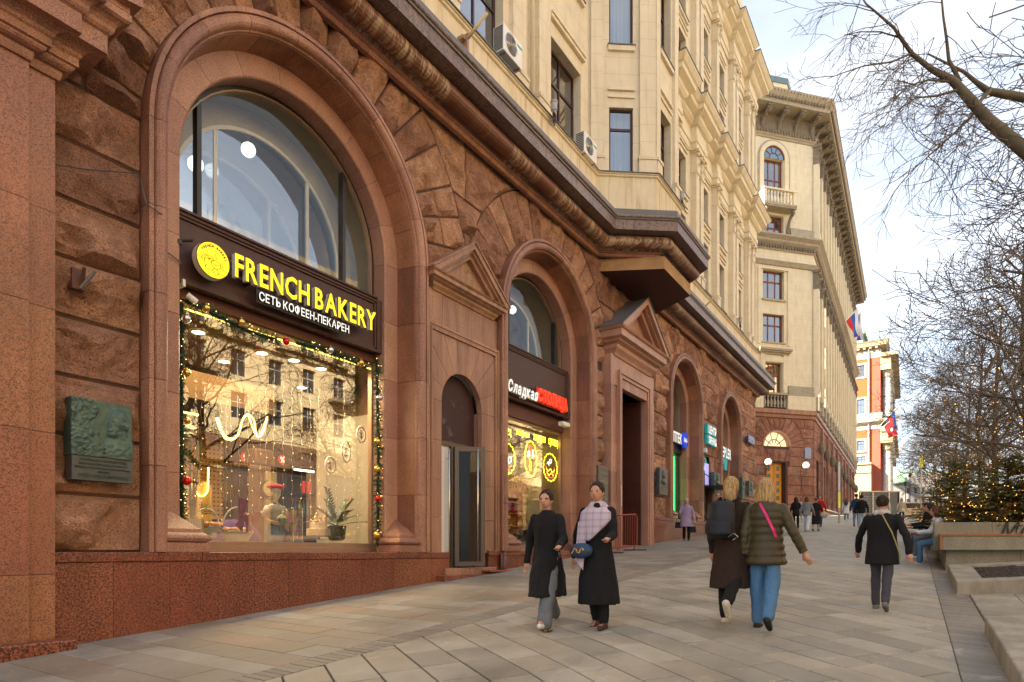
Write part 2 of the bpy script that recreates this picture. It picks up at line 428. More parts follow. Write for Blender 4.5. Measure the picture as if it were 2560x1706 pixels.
def left_of(a,z):     # x of the left limit of an arch zone at height z
    if z<a['zs']: return a['uc']-a['R'] 
    q=a['R2']**2-(z-a['zs'])**2
    return a['uc']-math.sqrt(q) if q>0 else a['uc']
def right_of(a,z):
    if z<a['zs']: return a['uc']+a['R']
    q=a['R2']**2-(z-a['zs'])**2
    return a['uc']+math.sqrt(q) if q>0 else a['uc']
A1,A2,A3,A4=ARCH
CH=.70
def course(z0,z1,Lf,Rf,x_lo=None,wmin=.95,wmax=1.7):
    global seed
    zm=(z0+z1)/2; L0,R0=Lf(zm),Rf(zm)
    if R0-L0<.15: return
    n=max(1,round((R0-L0)/rng.uniform(wmin,wmax))); cuts=[0]
    for i in range(1,n): cuts.append((i+rng.uniform(-.22,.22))/n)
    cuts.append(1)
    for a,b in zip(cuts,cuts[1:]):
        xa,xb=L0+a*(R0-L0),L0+b*(R0-L0)
        def mp_(s,t,a=a,b=b,xa=xa,xb=xb):
            z=z0+(z1-z0)*t; L=Lf(z); R=Rf(z)
            l=L if a==0 else min(max(xa,L),R); r=R if b==1 else max(min(xb,R),L)
            if r<l: r=l
            return l+(r-l)*s,z
        seed+=1; add_rock(mp_,xb-xa,z1-z0,seed,cell=.095 if xa<12 else .16)
XM=19.8
near=[i*CH for i in range(13)]+[ZTOP]; farz=[1.3+.775*i for i in range(10)]+[8.9 if 0 else ZTOP]; farz=sorted({round(v,3) for v in farz if v<=ZTOP})
if farz[-1]-farz[-2]<.3: farz.pop(-2)
if near[-1]-near[-2]<.9: near.pop(-2)
for z0,z1 in zip(near,near[1:]):
    zm=(z0+z1)/2
    course(z0,z1,lambda z:3.0,lambda z:left_of(A1,z))
    if zm>A1['zs']: course(z0,z1,lambda z:right_of(A1,z),lambda z:left_of(A2,z))
    course(z0,z1,lambda z:right_of(A2,z),(lambda z:max(right_of(A2,z),18.15)) if zm<6.9 else (lambda z:XM))
for z0,z1 in zip(farz,farz[1:]):
    zm=(z0+z1)/2
    course(z0,z1,(lambda z:21.45) if zm<6.9 else (lambda z:XM),lambda z:left_of(A3,z))
    if zm<4.6: course(z0,z1,lambda z:right_of(A3,z),lambda z:28.25,wmin=.4); course(z0,z1,lambda z:29.35,lambda z:left_of(A4,z),wmin=.5,wmax=.9)
    else: course(z0,z1,lambda z:right_of(A3,z),lambda z:left_of(A4,z))
    course(z0,z1,lambda z:right_of(A4,z),lambda z:XEND)
rocks.sort(key=lambda q:q[0])
for i,(x,vs,fs) in enumerate(rocks[:299]):
    put('stone_block',MB().add(vs,fs),M['rock'],bld)
if len(rocks)>299:
    mb=MB()
    for x,vs,fs in rocks[299:]: mb.add(vs,fs)
    put('stone_block_mass',mb,M['rock'],bld,kind='stuff',label='farther rock faced granite blocks')

# wall core behind the joints, open at the arches and doors
def open_at(x):
    for a in ARCH:
        dx=abs(x-a['uc']); R=a['R']-.12
        if dx<R: return (a['zb']-.02,a['zs']+math.sqrt(R*R-dx*dx))
    if 10.2<x<11.62: 
        dx=abs(x-10.91); return (-.35,3.1+math.sqrt(max(0,.71**2-dx*dx)))
    if 18.85<x<20.95: return (-9,5.2)
    if 28.3<x<29.3: return (.6,4.3)
    return None
xs=[-6,2]+[2+.06*i for i in range(1,int((XEND-2)/.06))]+[XEND]
mb=MB(); 
def wq(x0,x1,z0,z1):
    if z1>z0+1e-4: mb.add([(x0,YJ,z0),(x1,YJ,z0),(x1,YJ,z1),(x0,YJ,z1)],[(0,1,2,3)])
run=None
def sig(x):
    o=open_at(x); return o
i=0
while i<len(xs)-1:
    x0,x1=xs[i],xs[i+1]; o=sig((x0+x1)/2)
    if o is None:
        j=i+1
        while j<len(xs)-1 and sig((xs[j]+xs[j+1])/2) is None: j+=1
        wq(x0,xs[j],-1.6,9.4); i=j
    else:
        wq(x0,x1,-1.6,o[0]); wq(x0,x1,o[1],9.4); i+=1
put('wall_core',mb,M['joint'],bld)
mb=MB().box(XEND-.02,XEND,YJ,24,0,9.4); put('end_wall',mb,M['rock'],bld)

# ---- arches
def arch_pts(a,t):
    """t: 0 bottom of left jamb ... ; returns (cx,cz,dirx,dirz): point = c + r*dir"""
    jl=a['zs']-a['zb']; al=math.pi*a['R']
    if t<jl: return (a['uc'],a['zb']+t,-1,0)
    if t<jl+al:
        an=math.pi-(t-jl)/a['R']; return (a['uc'],a['zs'],math.cos(an),math.sin(an))
    return (a['uc'],a['zs']-(t-jl-al),1,0)
def arch_piece(mb,a,prof,t0,t1,gap=.004):
    jl=a['zs']-a['zb']; al=math.pi*a['R']
    t0+=gap; t1-=gap
    n=max(1,int((t1-t0)/.16)) if (t1>jl and t0<jl+al) else 1
    vs=[];fs=[];m=len(prof)
    for i in range(n+1):
        t=t0+(t1-t0)*i/n; cx,cz,dx,dz=arch_pts(a,t)
        for r_,y in prof: vs.append((cx+dx*r_,y,cz+dz*r_))
    for i in range(n):
        for k in range(m):
            k2=(k+1)%m; fs.append((i*m+k,(i+1)*m+k,(i+1)*m+k2,i*m+k2))
    fs.append(tuple(range(m))); fs.append(tuple(n*m+k for k in range(m))[::-1])
    mb.add(vs,fs)
def arch_profiles(Ro):
    c=[(Ro,8.63),(Ro,8.395),(Ro-.06,8.395),(Ro-.065,8.44)]
    for i in range(9):
        t=math.pi*i/8; c.append((Ro-.16+.09*math.cos(t),8.45-.09*math.sin(t)))
    c+=[(Ro-.26,8.47),(Ro-.275,8.47),(Ro-.285,8.52),(Ro-.2,8.63)]
    band=[(Ro-.27,8.515),(Ro-.29,8.515),(Ro-.355,8.93),(Ro-.2,8.93),(Ro-.2,8.6)]
    ring=[(Ro-.335,8.91),(Ro-.67,8.91),(Ro-.69,8.93),(Ro-.69,9.34),(Ro-.335,9.34)]
    core=[(Ro-.02,8.62),(Ro-.02,8.43),(Ro-.1,8.46),(Ro-.27,8.5),(Ro-.34,8.93),(Ro-.67,8.925),(Ro-.675,9.32),(Ro-.1,9.32)]
    return c,band,ring,core
for ai,a in enumerate(ARCH):
    mo,ba,ri,co=arch_profiles(a['R']); jl=a['zs']-a['zb']; al=math.pi*a['R']
    for nm,pr,st,mt in (('arch_moulding_block',mo,.95,'jamb'),('arch_splay_block',ba,.85,'band'),('arch_ring_block',ri,.95,'ring')):
        cuts=[0]
        n=max(3,round(jl/1.02)); 
        js=[jl*i/n for i in range(1,n+1)]
        m=round(al/(st if ai<2 else st*.9)); m+=1-m%2
        as_=[jl+al*(i+1)/m for i in range(m)]
        js2=[jl+al+jl*(i+1)/n for i in range(n)]
        cuts=[0]+js+as_+js2
        for t0,t1 in zip(cuts,cuts[1:]):
            mb=MB(); arch_piece(mb,a,pr,t0,t1); put(nm,mb,M[mt],bld)
    mb=MB(); arch_piece(mb,a,co,0,2*jl+al,0)
    cm=MB(); 
    # core in segments to follow the curve
    n=60; L=2*jl+al
    brk=[0,jl]+[jl+al*(i+1)/30 for i in range(30)]+[L]
    for t0,t1 in zip(brk,brk[1:]): arch_piece(cm,a,co,t0,t1,0)
    put('arch_core',cm,M['joint'],bld)
    # pedestal blocks at the feet of the jambs
    for sgn in(-1,1):
        mb=MB(); uc=a['uc']; Ro=a['R']; zb=a['zb']
        def layer(o,z0,z1,o2=None):
            o2=o if o2 is None else o2
            def rect(q,z): 
                xa,xb=uc+sgn*(Ro-.72-q),uc+sgn*(Ro-.16+q*.3); x0,x1=min(xa,xb),max(xa,xb)
                return [(x0,8.50-q,z),(x1,8.50-q,z),(x1,8.96,z),(x0,8.96,z)]
            mb.add(rect(o,z0)+rect(o2,z1),[(3,2,1,0),(4,5,6,7),(0,1,5,4),(1,2,6,5),(2,3,7,6),(3,0,4,7)])
        layer(.10,zb+.002,zb+.13); layer(.06,zb+.13,zb+.15,.10); layer(.10,zb+.15,zb+.19,.12); layer(.12,zb+.19,zb+.23,.10); layer(.10,zb+.23,zb+.27,.05); layer(.03,zb+.27,zb+.32,.02)
        q=.02; xa,xb=uc+sgn*(Ro-.72-q),uc+sgn*(Ro-.16+q*.3); x0,x1=min(xa,xb),max(xa,xb)
        ax=uc+sgn*(Ro-.40)
        mb.add([(x0,8.48,zb+.32),(x1,8.48,zb+.32),(x1,8.96,zb+.32),(x0,8.96,zb+.32),(ax,8.93,zb+.66)],[(0,1,4),(1,2,4),(2,3,4),(3,0,4)])
        put('jamb_pedestal',mb,M['jamb'],bld,bev=.006)

# ---- plinths
def plinth(x0,x1,ztop,y=8.42,cuts=None,cap=True,ydeep=9.3):
    mb=MB(); 
    if cap:
        n=max(1,round((x1-x0)/1.9)); 
        for i in range(n):
            mb=MB(); mb.box(x0-.0+(x1-x0)*i/n+.003,x0+(x1-x0)*(i+1)/n-.003,y-.02,ydeep,ztop-.12,ztop); put('plinth_cap',mb,M['plinth'],bld,bev=.012)
    zt=ztop-.123 if cap else ztop
    if cuts is None:
        n=max(1,round((x1-x0)/1.25)); cuts=[x0+(x1-x0)*i/n for i in range(n+1)]
    for a,b in zip(cuts,cuts[1:]):
        mb=MB(); z0=min(gz(a,y),gz(b,y))-.12
        mb.box(a+.003,b-.003,y,8.7,z0,zt-.004); put('plinth_slab',mb,M['plinth'],bld)
    put('plinth_core',MB().box(x0+.01,x1-.01,y+.012,8.68,gz(x0,y)-.1,ztop-.02),M['joint'],bld)
plinth(3.2,UX(1123,8.42),0.0,cuts=[3.2,UX(283,8.42),UX(425,8.42),UX(545,8.42),UX(637,8.42),UX(722,8.42),UX(905,8.42),UX(985,8.42),UX(1078,8.42),UX(1123,8.42)])
plinth(UX(1217,8.5),17.95,0.04,y=8.46)
plinth(21.7,28.1,1.30,y=8.44); plinth(29.45,XEND,1.30,y=8.44)

# ---- left stepped pilaster with its entablature
def pil(x0,x1,y,zs_):
    for a,b in zip(zs_,zs_[1:]):
        put('pilaster_slab',MB().box(x0,x1-.002,y,8.9,a+.003,b-.003),M['pil'],bld)
zz=[-1.25,-.02,.0,1.55,2.95,4.05,5.40]; zz=[-1.35,-.25,1.35,2.75,3.85,5.40]
pil(-4,2.92,8.26,zz); pil(2.922,3.2,8.34,zz)
put('pilaster_base',MB().box(-4,3.33,8.10,8.6,-1.7,-.98),M['plinth'],bld,bev=.02)
prof=[(0,5.36),(.03,5.36),(.05,5.42),(.05,5.46)]+[(.05+.09*math.sin(t),5.46+.07*(1-math.cos(t))) for t in (.4,.9,1.3,1.57)]+[(.17,5.54),(.17,5.63),(.19,5.65)]+[(.19+.13*(1-math.cos(t)),5.65+.09*math.sin(t)) for t in(.4,.8,1.2,1.57)]+[(.38,5.74),(.38,5.95),(.41,5.97),(.43,6.0)]+[(.43+.1*(1-math.cos(t)),6.0+.12*math.sin(t)) for t in(.4,.8,1.2,1.57)]+[(.56,6.14),(.56,6.22),(0,6.26)]
def cor(x0,x1,y0,nm,xleft=-4):
    put(nm,MB().sweep(prof,[(xleft,y0,0,-1),(x1,y0,1,-1),(x1,8.7,1,0)]),M['tan' if 0 else 'jamb'],bld)
cor(-4,3.2,8.34,'pilaster_cornice')
prof2=[(p-.0,z) for p,z in prof]
put('pilaster_cornice',MB().sweep([(o,z+.002) for o,z in prof],[(-4,8.26,0,-1),(2.9,8.26,1,-1),(2.9,8.36,1,0)]),M['jamb'],bld)
# raking sima of the small pediment above it
mb=MB(); mb.prism([(3.75,6.24),(3.75,6.34),(-1,8.9),(-1,8.3),(2.9,6.26)],7.80,8.5,'y'); mb.prism([(3.62,6.30),(3.84,6.34),(3.84,6.42),(-1,9.1),(-1,8.85)],7.70,8.55,'y')
put('raking_cornice',mb,M['jamb'],bld)
# ---- first doorway: tan surround with small pediment
def flat_block(mp_,y0,y1,nx=2,nz=1,g=.004):
    mb=MB(); vs=[];fs=[]
    S=[i/nx for i in range(nx+1)]; T=[j/nz for j in range(nz+1)]
    for yy in(y0,y1):
        for s in S:
            for t in T:
                x,z=mp_(g+(1-2*g)*s if 0 else s,t); vs.append((x,yy,z))
    m=len(T); N=len(S)*m
    for i in range(nx):
        for j in range(nz):
            a,b,c,d_=i*m+j,(i+1)*m+j,(i+1)*m+j+1,i*m+j+1
            fs.append((a,b,c,d_)); fs.append((a+N,d_+N,c+N,b+N))
    for i in range(nx):
        a,b=i*m,(i+1)*m; fs.append((a,a+N,b+N,b)); a,b=i*m+m-1,(i+1)*m+m-1; fs.append((a,b,b+N,a+N))
    for j in range(nz):
        a,b=j,j+1; fs.append((a,b,b+N,a+N)); a,b=nx*m+j,nx*m+j+1; fs.append((a,a+N,b+N,b))
    return mb.add(vs,fs)
X0,X1=9.74,12.26; DC,DR,DZ=10.91,.70,3.12; YD=8.50
# fan of voussoirs round the door arch, clipped to the rectangle below z=4.5
fx0,fx1,fz=X0+.16,X1-.16,4.52
def ray(an):
    c,s=math.cos(an),math.sin(an); q=9
    if s>1e-6: q=min(q,(fz-DZ)/s)
    if c>1e-6: q=min(q,(fx1-DC)/c)
    if c<-1e-6: q=min(q,(fx0-DC)/c)
    return q
angs=[0,24,48,66,82,98,114,132,156,180]
for a0,a1 in zip(angs,angs[1:]):
    r0,r1=math.radians(a0)+.004,math.radians(a1)-.004
    def mp_(s,t): 
        an=r0+(r1-r0)*s; R_=ray(an); q=DR+(R_-DR)*t; return DC+q*math.cos(an),DZ+q*math.sin(an)
    put('door_arch_block',flat_block(mp_,YD,8.64,nx=6),M['tan'],bld)
for (xa,xb) in ((fx0,DC-DR),(DC+DR,fx1)):
    zc=[-.02,.72,1.5,2.3,DZ]
    for a_,b_ in zip(zc,zc[1:]): put('door_jamb_slab',MB().box(xa,xb,YD,8.9,a_+.004,b_-.004),M['tan'],bld)
# moulded rectangular frame
for o,y,h in ((0,8.46,.06),(.06,8.48,.04),(.11,8.465,.045)):
    mb=MB(); 
    mb.box(X0+o,X0+o+h,y,8.6,0,4.68-o); mb.box(X1-o-h,X1-o,y,8.6,0,4.68-o); mb.box(X0+o+h,X1-o-h,y,8.6,4.68-o-h,4.68-o)
    put('door_frame_moulding',mb,M['tan'],bld)
n=5
for i in range(n):
    xa=X0+.03+(X1-X0-.06)*i/n; xb=X0+.03+(X1-X0-.06)*(i+1)/n
    put('frieze_block',MB().box(xa+.003,xb-.003,8.52,8.64,4.69,5.36),M['tan'],bld)
put('door_core',MB().box(X0+.02,fx0+.1,8.53,8.63,0,5.36).box(fx1-.1,X1-.02,8.53,8.63,0,5.36).box(fx0,fx1,8.53,8.63,4.5,5.36),M['joint'],bld)
def pediment(xl,xr,ywall,yf,zb,hc,zap,mat,th=.16,roofmat=None,deep=.30):
    """cornice with return ends, raking cornices and a recessed tympanum"""
    pr=[(0,zb),(.05*0+.03,zb),(.05,zb+hc*.12),(.10,zb+hc*.28),(.11,zb+hc*.42),(.18,zb+hc*.5),(.19,zb+hc*.55),(.26,zb+hc*.62),(.26,zb+hc*.88),(.29,zb+hc*.92),(.31,zb+hc),(0,zb+hc)]
    k=(ywall-yf)/.31; pr=[(o*k,z) for o,z in pr]; p=ywall-yf
    put('pediment_cornice',MB().sweep(pr,[(xl+p,8.7,-1,0),(xl+p,ywall,-1,-1),(xr-p,ywall,1,-1),(xr-p,8.7,1,0)]),mat,bld)
    xm=(xl+xr)/2; zc=zb+hc; W=(xr-xl)/2; sl=(zap-zc)/W
    for sgn in(-1,1):
        for o0,o1,yy in((0,.42,yf+.01),(.42,.62,yf+p*.22),(.62,1.0,yf+p*.45)):
            T=th*1.9
            def ln(o,xs): return zap-o*T-sl*abs(xs-xm)
            xe=xm+sgn*W; xo0=xm+sgn*max(0,(zap-o0*T-zc)/sl); xo1=xm+sgn*max(0,(zap-o1*T-zc)/sl)
            poly=[(xm,zap-o0*T),(xo0,zc+.002),(xo1,zc+.002),(xm,zap-o1*T)]
            if sgn>0: poly=poly[::-1]
            put('raking_cornice',MB().prism(poly,yy,8.6,'y'),mat,bld)
    put('tympanum',MB().prism([(xl+p,zc),(xr-p,zc),(xm,zap-th)],yf+p*.8,8.6,'y'),mat,bld)
    if roofmat:
        for sgn in(-1,1):
            q=.035; poly=[(xm,zap+.003),(xm+sgn*(W+.02),zc+.003),(xm+sgn*(W+.02),zc+q),(xm,zap+q)]
            put('pediment_roof',MB().prism(poly,yf-.02,8.6,'y'),roofmat,bld)
pediment(9.66,12.34,8.52,8.22,5.34,.30,6.62,M['tan'],roofmat=M['tan'])
# dark tympanum panel, frame, open leaf, inside
mb=MB(); pts=[(DC+DR*math.cos(math.pi*i/16),DZ+DR*math.sin(math.pi*i/16)) for i in range(17)]
mb.prism([(DC-DR,2.36),(DC+DR,2.36)][::1]+pts,8.72,8.78,'y')
k=NM('peeling_maroon_panel',.7); f=k.noise(3.5,7,.75); c=k.mix(k.ramp(f,(.56,0.),(.68,1.)),(.045,.014,.012),(.16,.11,.10)); k.color(c).bump(f,.2,.02)
put('door_lunette_panel',mb,k.done(),bld)
put('doorstep',MB().box(DC-DR-.02,12.0,8.36,8.9,-.62,-.335),M['tan'],bld,bev=.01)
put('doorstep',MB().box(DC-.95,12.2,8.22,8.5,-.9,gz(11,8.3)+.045),M['plinth'],bld,bev=.01)
dr=empty('glass_door',(DC,8.6,-.33),'aluminium framed glass shop door standing open in the tan granite doorway','door')
put('fixed_frame',MB().box(DC-DR,DC-DR+.07,8.66,8.74,-.33,2.36).box(DC-.2,DC-.12,8.66,8.74,-.33,2.36).box(DC+DR-.07,DC+DR,8.66,8.74,-.33,2.36).box(DC-DR+.07,DC-.2,8.66,8.74,2.27,2.36).box(DC-.12,DC+DR-.07,8.66,8.74,2.27,2.36),M['alu'],dr)
put('white_door_panel',MB().box(DC-DR+.07,DC-.2,8.71,8.73,-.33,2.27),M['white'],dr)
put('pull_handle',MB().tube([(DC-.3,8.62,-.25),(DC-.3,8.62,2.2)],.018,8).tube([(DC-.3,8.62,0),(DC-.3,8.7,0)],.01).tube([(DC-.3,8.62,2),(DC-.3,8.7,2)],.01),M['steel'],dr,smooth=True)
h0=Vector((DC-.14,8.60,0)); h1=Vector(A(1213,1381,8.08)); h1.z=0; dv=(h1-h0).normalized(); nv=Vector((dv.y,-dv.x,0))
LW=(h1-h0).length
def leaf(u0,u1,z0,z1,t0=-.025,t1=.025):
    q=[h0+dv*u0+nv*t0,h0+dv*u1+nv*t0,h0+dv*u1+nv*t1,h0+dv*u0+nv*t1]
    return MB().prism([(p.x,p.y) for p in q],z0,z1)
mb=leaf(0,.09,-.3,2.26); 
for q in (leaf(LW-.09,LW,-.3,2.26),leaf(.09,LW-.09,-.3,-.2),leaf(.09,LW-.09,2.16,2.26)): mb.add(q.v,q.f)
put('door_leaf_frame',mb,M['alu'],dr)
put('door_leaf_glass',leaf(.09,LW-.09,-.2,2.16,-.004,.004),glass_mat('smoked_door_glass',(.36,.30,.25),.01,.22),dr)
p=h0+dv*(LW-.16)+nv*.07; q=h0+dv*(LW-.16)-nv*.0
put('pull_handle',MB().tube([(p.x,p.y,-.2),(p.x,p.y,2.2)],.018,8).tube([(p.x,p.y,.1),(q.x,q.y,.1)],.01).tube([(p.x,p.y,2),(q.x,q.y,2)],.01),M['steel'],dr,smooth=True)
put('entrance_lobby',MB().box(9.9,9.95,8.8,12,-.35,3).box(12,12.05,8.8,12,-.35,3).box(9.95,12,11.9,12,-.35,3).box(9.95,12,8.9,11.9,-.4,-.35),plain('lobby_wall',(.35,.33,.30)),bld)

# ---- second doorway: tall portal with projecting pediment
px0,px1=18.05,21.62; ox0,ox1=18.9,20.88; yp=8.30
zc=[-.35,.6,1.55,2.5,3.4,4.3,5.2]
for (xa,xb,y) in ((px0,px0+.22,yp),(px0+.22,px0+.62,yp+.04),(px1-.22,px1,yp),(px1-.50,px1-.22,yp+.04)):
    for a_,b_ in zip(zc,zc[1:]): put('portal_jamb_slab',MB().box(xa,xb-.002,y,8.9,a_+.003 if a_>-.3 else gz(xa,y)-.1,b_-.003),M['ring'],bld)
for o,y in ((.0,8.22),(.1,8.26),(.16,8.245)):
    mb=MB(); xa,xb=px0+.50+o,px1-.45-o; hh=.1 if o==0 else .06; zt=5.72-o
    mb.box(xa,xa+hh,y,8.6,gz(18,8.3),zt); mb.box(xb-hh,xb,y,8.6,gz(21,8.3),zt); mb.box(xa+hh,xb-hh,y,8.6,zt-hh,zt); put('portal_frame_moulding',mb,M['ring'],bld)
n=6
for i in range(n):
    xa=px0+.6+(px1-px0-1.15)*i/n; xb=px0+.6+(px1-px0-1.15)*(i+1)/n
    put('portal_lintel_block',MB().box(xa+.003,xb-.003,8.29,8.9,5.2,5.55),M['ring'],bld)
n=4
for i in range(n):
    xa=px0+(px1-px0)*i/n; xb=px0+(px1-px0)*(i+1)/n
    put('portal_frieze_block',MB().box(xa+.003,xb-.003,8.31,8.7,5.203,6.12),M['ring'],bld)
pediment(17.78,21.80,8.33,7.78,6.10,.75,8.25,M['ring'],th=.24,roofmat=M['cap'])
put('portal_passage',MB().box(ox0-.06,ox0,8.5,12.5,-.6,5.2).box(ox1,ox1+.06,8.5,12.5,-.6,5.2).box(ox0,ox1,8.5,12.5,5.2,5.26).box(ox0,ox1,12.4,12.5,-.6,5.2),granite('dark_portal_granite',(.12,.04,.022),(.03,.013,.01),(.17,.065,.035),speck=46,rough=.35,stain=.3).done(),bld)
put('portal_step',MB().box(ox0+.002,ox1-.002,8.3,12.4,-.6,gz(20,8.3)+.06),M['tan'],bld)
tag(put('small_white_box',MB().box(18.05,18.22,8.0,8.12,6.86,6.98).box(18.03,18.24,7.98,8.14,6.955,6.985),M['white'],bev=.008),'small white box lying on the cornice of the tall portal','box')

# ---- cornice, gutter and roll moulding that also runs round the oriel
BP=[(-6,8.5),(17.44,8.5),(18.57,7.05),(20.75,7.05),(21.88,8.5),(XEND,8.5),(XEND,14)]
def mitre(P):
    out=[]
    nr=[]
    for a,b in zip(P,P[1:]):
        dx,dy=b[0]-a[0],b[1]-a[1]; L=math.hypot(dx,dy); nr.append((dy/L,-dx/L))
    for i,p in enumerate(P):
        if i==0: n=nr[0]; k=1
        elif i==len(P)-1: n=nr[-1]; k=1
        else:
            n=(nr[i-1][0]+nr[i][0],nr[i-1][1]+nr[i][1]); L=math.hypot(*n); n=(n[0]/L,n[1]/L); k=1/max(.3,(n[0]*nr[i][0]+n[1]*nr[i][1]))
        out.append((p[0],p[1],n[0]*k,n[1]*k))
    return out
MP=mitre(BP)
def seg_cut(MPp,i,t):
    a,b=MPp[i],MPp[i+1]
    if t<=0: return a
    if t>=1: return b
    dx,dy=b[0]-a[0],b[1]-a[1]; L=math.hypot(dx,dy)
    return (a[0]+dx*t,a[1]+dy*t,dy/L,-dx/L)
def pieces(name,prof,size,mat,segs=None,gap=.004,lo=None,smooth=False):
    for i in range(len(MP)-1):
        a,b=MP[i],MP[i+1]; L=math.hypot(b[0]-a[0],b[1]-a[1]); n=max(1,round(L/size))
        for j in range(n):
            c0=seg_cut(MP,i,j/n+(gap/L if j else 0)); c1=seg_cut(MP,i,(j+1)/n-(gap/L if j<n-1 else 0))
            if c1[0]<2 and c1[1]<9 : pass
            put(name,MB().sweep(prof,[c0,c1]),mat,bld,smooth=smooth)
pieces('bed_moulding',[(0,8.86),(.10,8.86),(.13,8.90),(.13,8.93),(.18,8.95),(.18,9.0),(0,9.0)],2.3,M['jamb'])
rl=[(.18,9.0)]+[(.37+.19*math.cos(t),9.165+.175*math.sin(t)) for t in [math.radians(q) for q in range(-140,80,20)]]+[(.3,9.33),(0,9.33)]
pieces('roll_moulding_block',rl,1.5,M['roll'],smooth=False)
pieces('gutter_panel',[(.2,9.332),(.80,9.332),(.80,9.62),(.2,9.62)],.95,M['gutter'])
MPf=MB().sweep([(.3,9.622),(.83,9.622),(.84,9.65),(.84,9.72),(.81,9.76),(.78,9.77),(.78,9.93),(.76,9.95),(-.35,10.02),(-.35,9.62)],MP); put('gutter_flashing',MPf,M['cap'],bld)
pth=[(x+nx*.835,y+ny*.835,9.70) for x,y,nx,ny in MP]; put('gutter_pipe',MB().tube(pth,.045,8),M['gutter'],bld,smooth=True)
# oriel base
op=mitre([(17.44,8.5),(18.57,7.05),(20.75,7.05),(21.88,8.5)])
def ofs(P,o): return [(x+nx*o,y+ny*o) for x,y,nx,ny in P]
q=ofs(op,.14); q[0]=(q[0][0],8.6); q[-1]=(q[-1][0],8.6)
q=[(17.55,8.6),(18.52,6.78),(20.95,6.78),(22.05,8.6)]
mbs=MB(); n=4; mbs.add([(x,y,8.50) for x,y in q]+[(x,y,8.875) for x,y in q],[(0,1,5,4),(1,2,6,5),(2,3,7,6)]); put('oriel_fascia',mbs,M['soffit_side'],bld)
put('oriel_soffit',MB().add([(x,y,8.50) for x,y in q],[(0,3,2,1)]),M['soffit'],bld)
# ================================================================ walls with windows, any direction
class Frame:
    """local (u along, d outward, z) on a vertical plane from p0 to p1; outward is to the right of p0->p1"""
    def __init__(s,p0,p1):
        s.p=p0; dx,dy=p1[0]-p0[0],p1[1]-p0[1]; s.L=math.hypot(dx,dy); s.d=(dx/s.L,dy/s.L); s.n=(s.d[1],-s.d[0])
    def __call__(s,u,o,z): return (s.p[0]+s.d[0]*u+s.n[0]*o, s.p[1]+s.d[1]*u+s.n[1]*o, z)
    def box(s,mb,u0,u1,o0,o1,z0,z1):
        P=[s(u0,o0,z0),s(u1,o0,z0),s(u1,o1,z0),s(u0,o1,z0),s(u0,o0,z1),s(u1,o0,z1),s(u1,o1,z1),s(u0,o1,z1)]
        return mb.add(P,[(0,1,2,3),(7,6,5,4),(4,5,1,0),(5,6,2,1),(6,7,3,2),(7,4,0,3)])
    def quad(s,mb,u0,u1,o,z0,z1):
        return mb.add([s(u0,o,z0),s(u1,o,z0),s(u1,o,z1),s(u0,o,z1)],[(0,1,2,3)])
def wall(name,F,u0,u1,z0,z1,ops,mat,parent,rev=.3,o=0,revmat=None):
    """ops: (ua,ub,za,zb) windows; returns one wall mesh with reveals"""
    us=sorted({u0,u1}|{q for w_ in ops for q in w_[:2]}); zs=sorted({z0,z1}|{q for w_ in ops for q in w_[2:4]})
    mb=MB()
    for a,b in zip(us,us[1:]):
        run=None
        for c,d_ in zip(zs,zs[1:]):
            hole=any(w_[0]<=(a+b)/2<=w_[1] and w_[2]<=(c+d_)/2<=w_[3] for w_ in ops)
            if hole:
                if run is not None: F.quad(mb,a,b,o,run,c); run=None
            elif run is None: run=c
        if run is not None: F.quad(mb,a,b,o,run,z1)
    for w_ in ops:
        a,b,c,d_=w_[:4]
        mb.add([F(a,o,c),F(a,o-rev,c),F(a,o-rev,d_),F(a,o,d_)],[(0,1,2,3)]); mb.add([F(b,o,c),F(b,o-rev,c),F(b,o-rev,d_),F(b,o,d_)],[(3,2,1,0)])
        mb.add([F(a,o,d_),F(b,o,d_),F(b,o-rev,d_),F(a,o-rev,d_)],[(3,2,1,0)]); mb.add([F(a,o,c),F(b,o,c),F(b,o-rev,c),F(a,o-rev,c)],[(0,1,2,3)])
    return put(name,mb,mat,parent)
def curtain_mat(name,c1,c2,st=0):
    k=NM(name,.9,0,.1); wv=k.noise(9,2,.5,k.coord((1,1,.02))); k.color(k.mix(k.ramp(wv,(.35,0.),(.65,1.)),c1,c2)); return k.done()
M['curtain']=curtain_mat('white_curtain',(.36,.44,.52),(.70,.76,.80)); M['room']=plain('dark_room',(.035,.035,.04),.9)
M['curtain2']=curtain_mat('cream_curtain',(.40,.38,.30),(.66,.63,.52))
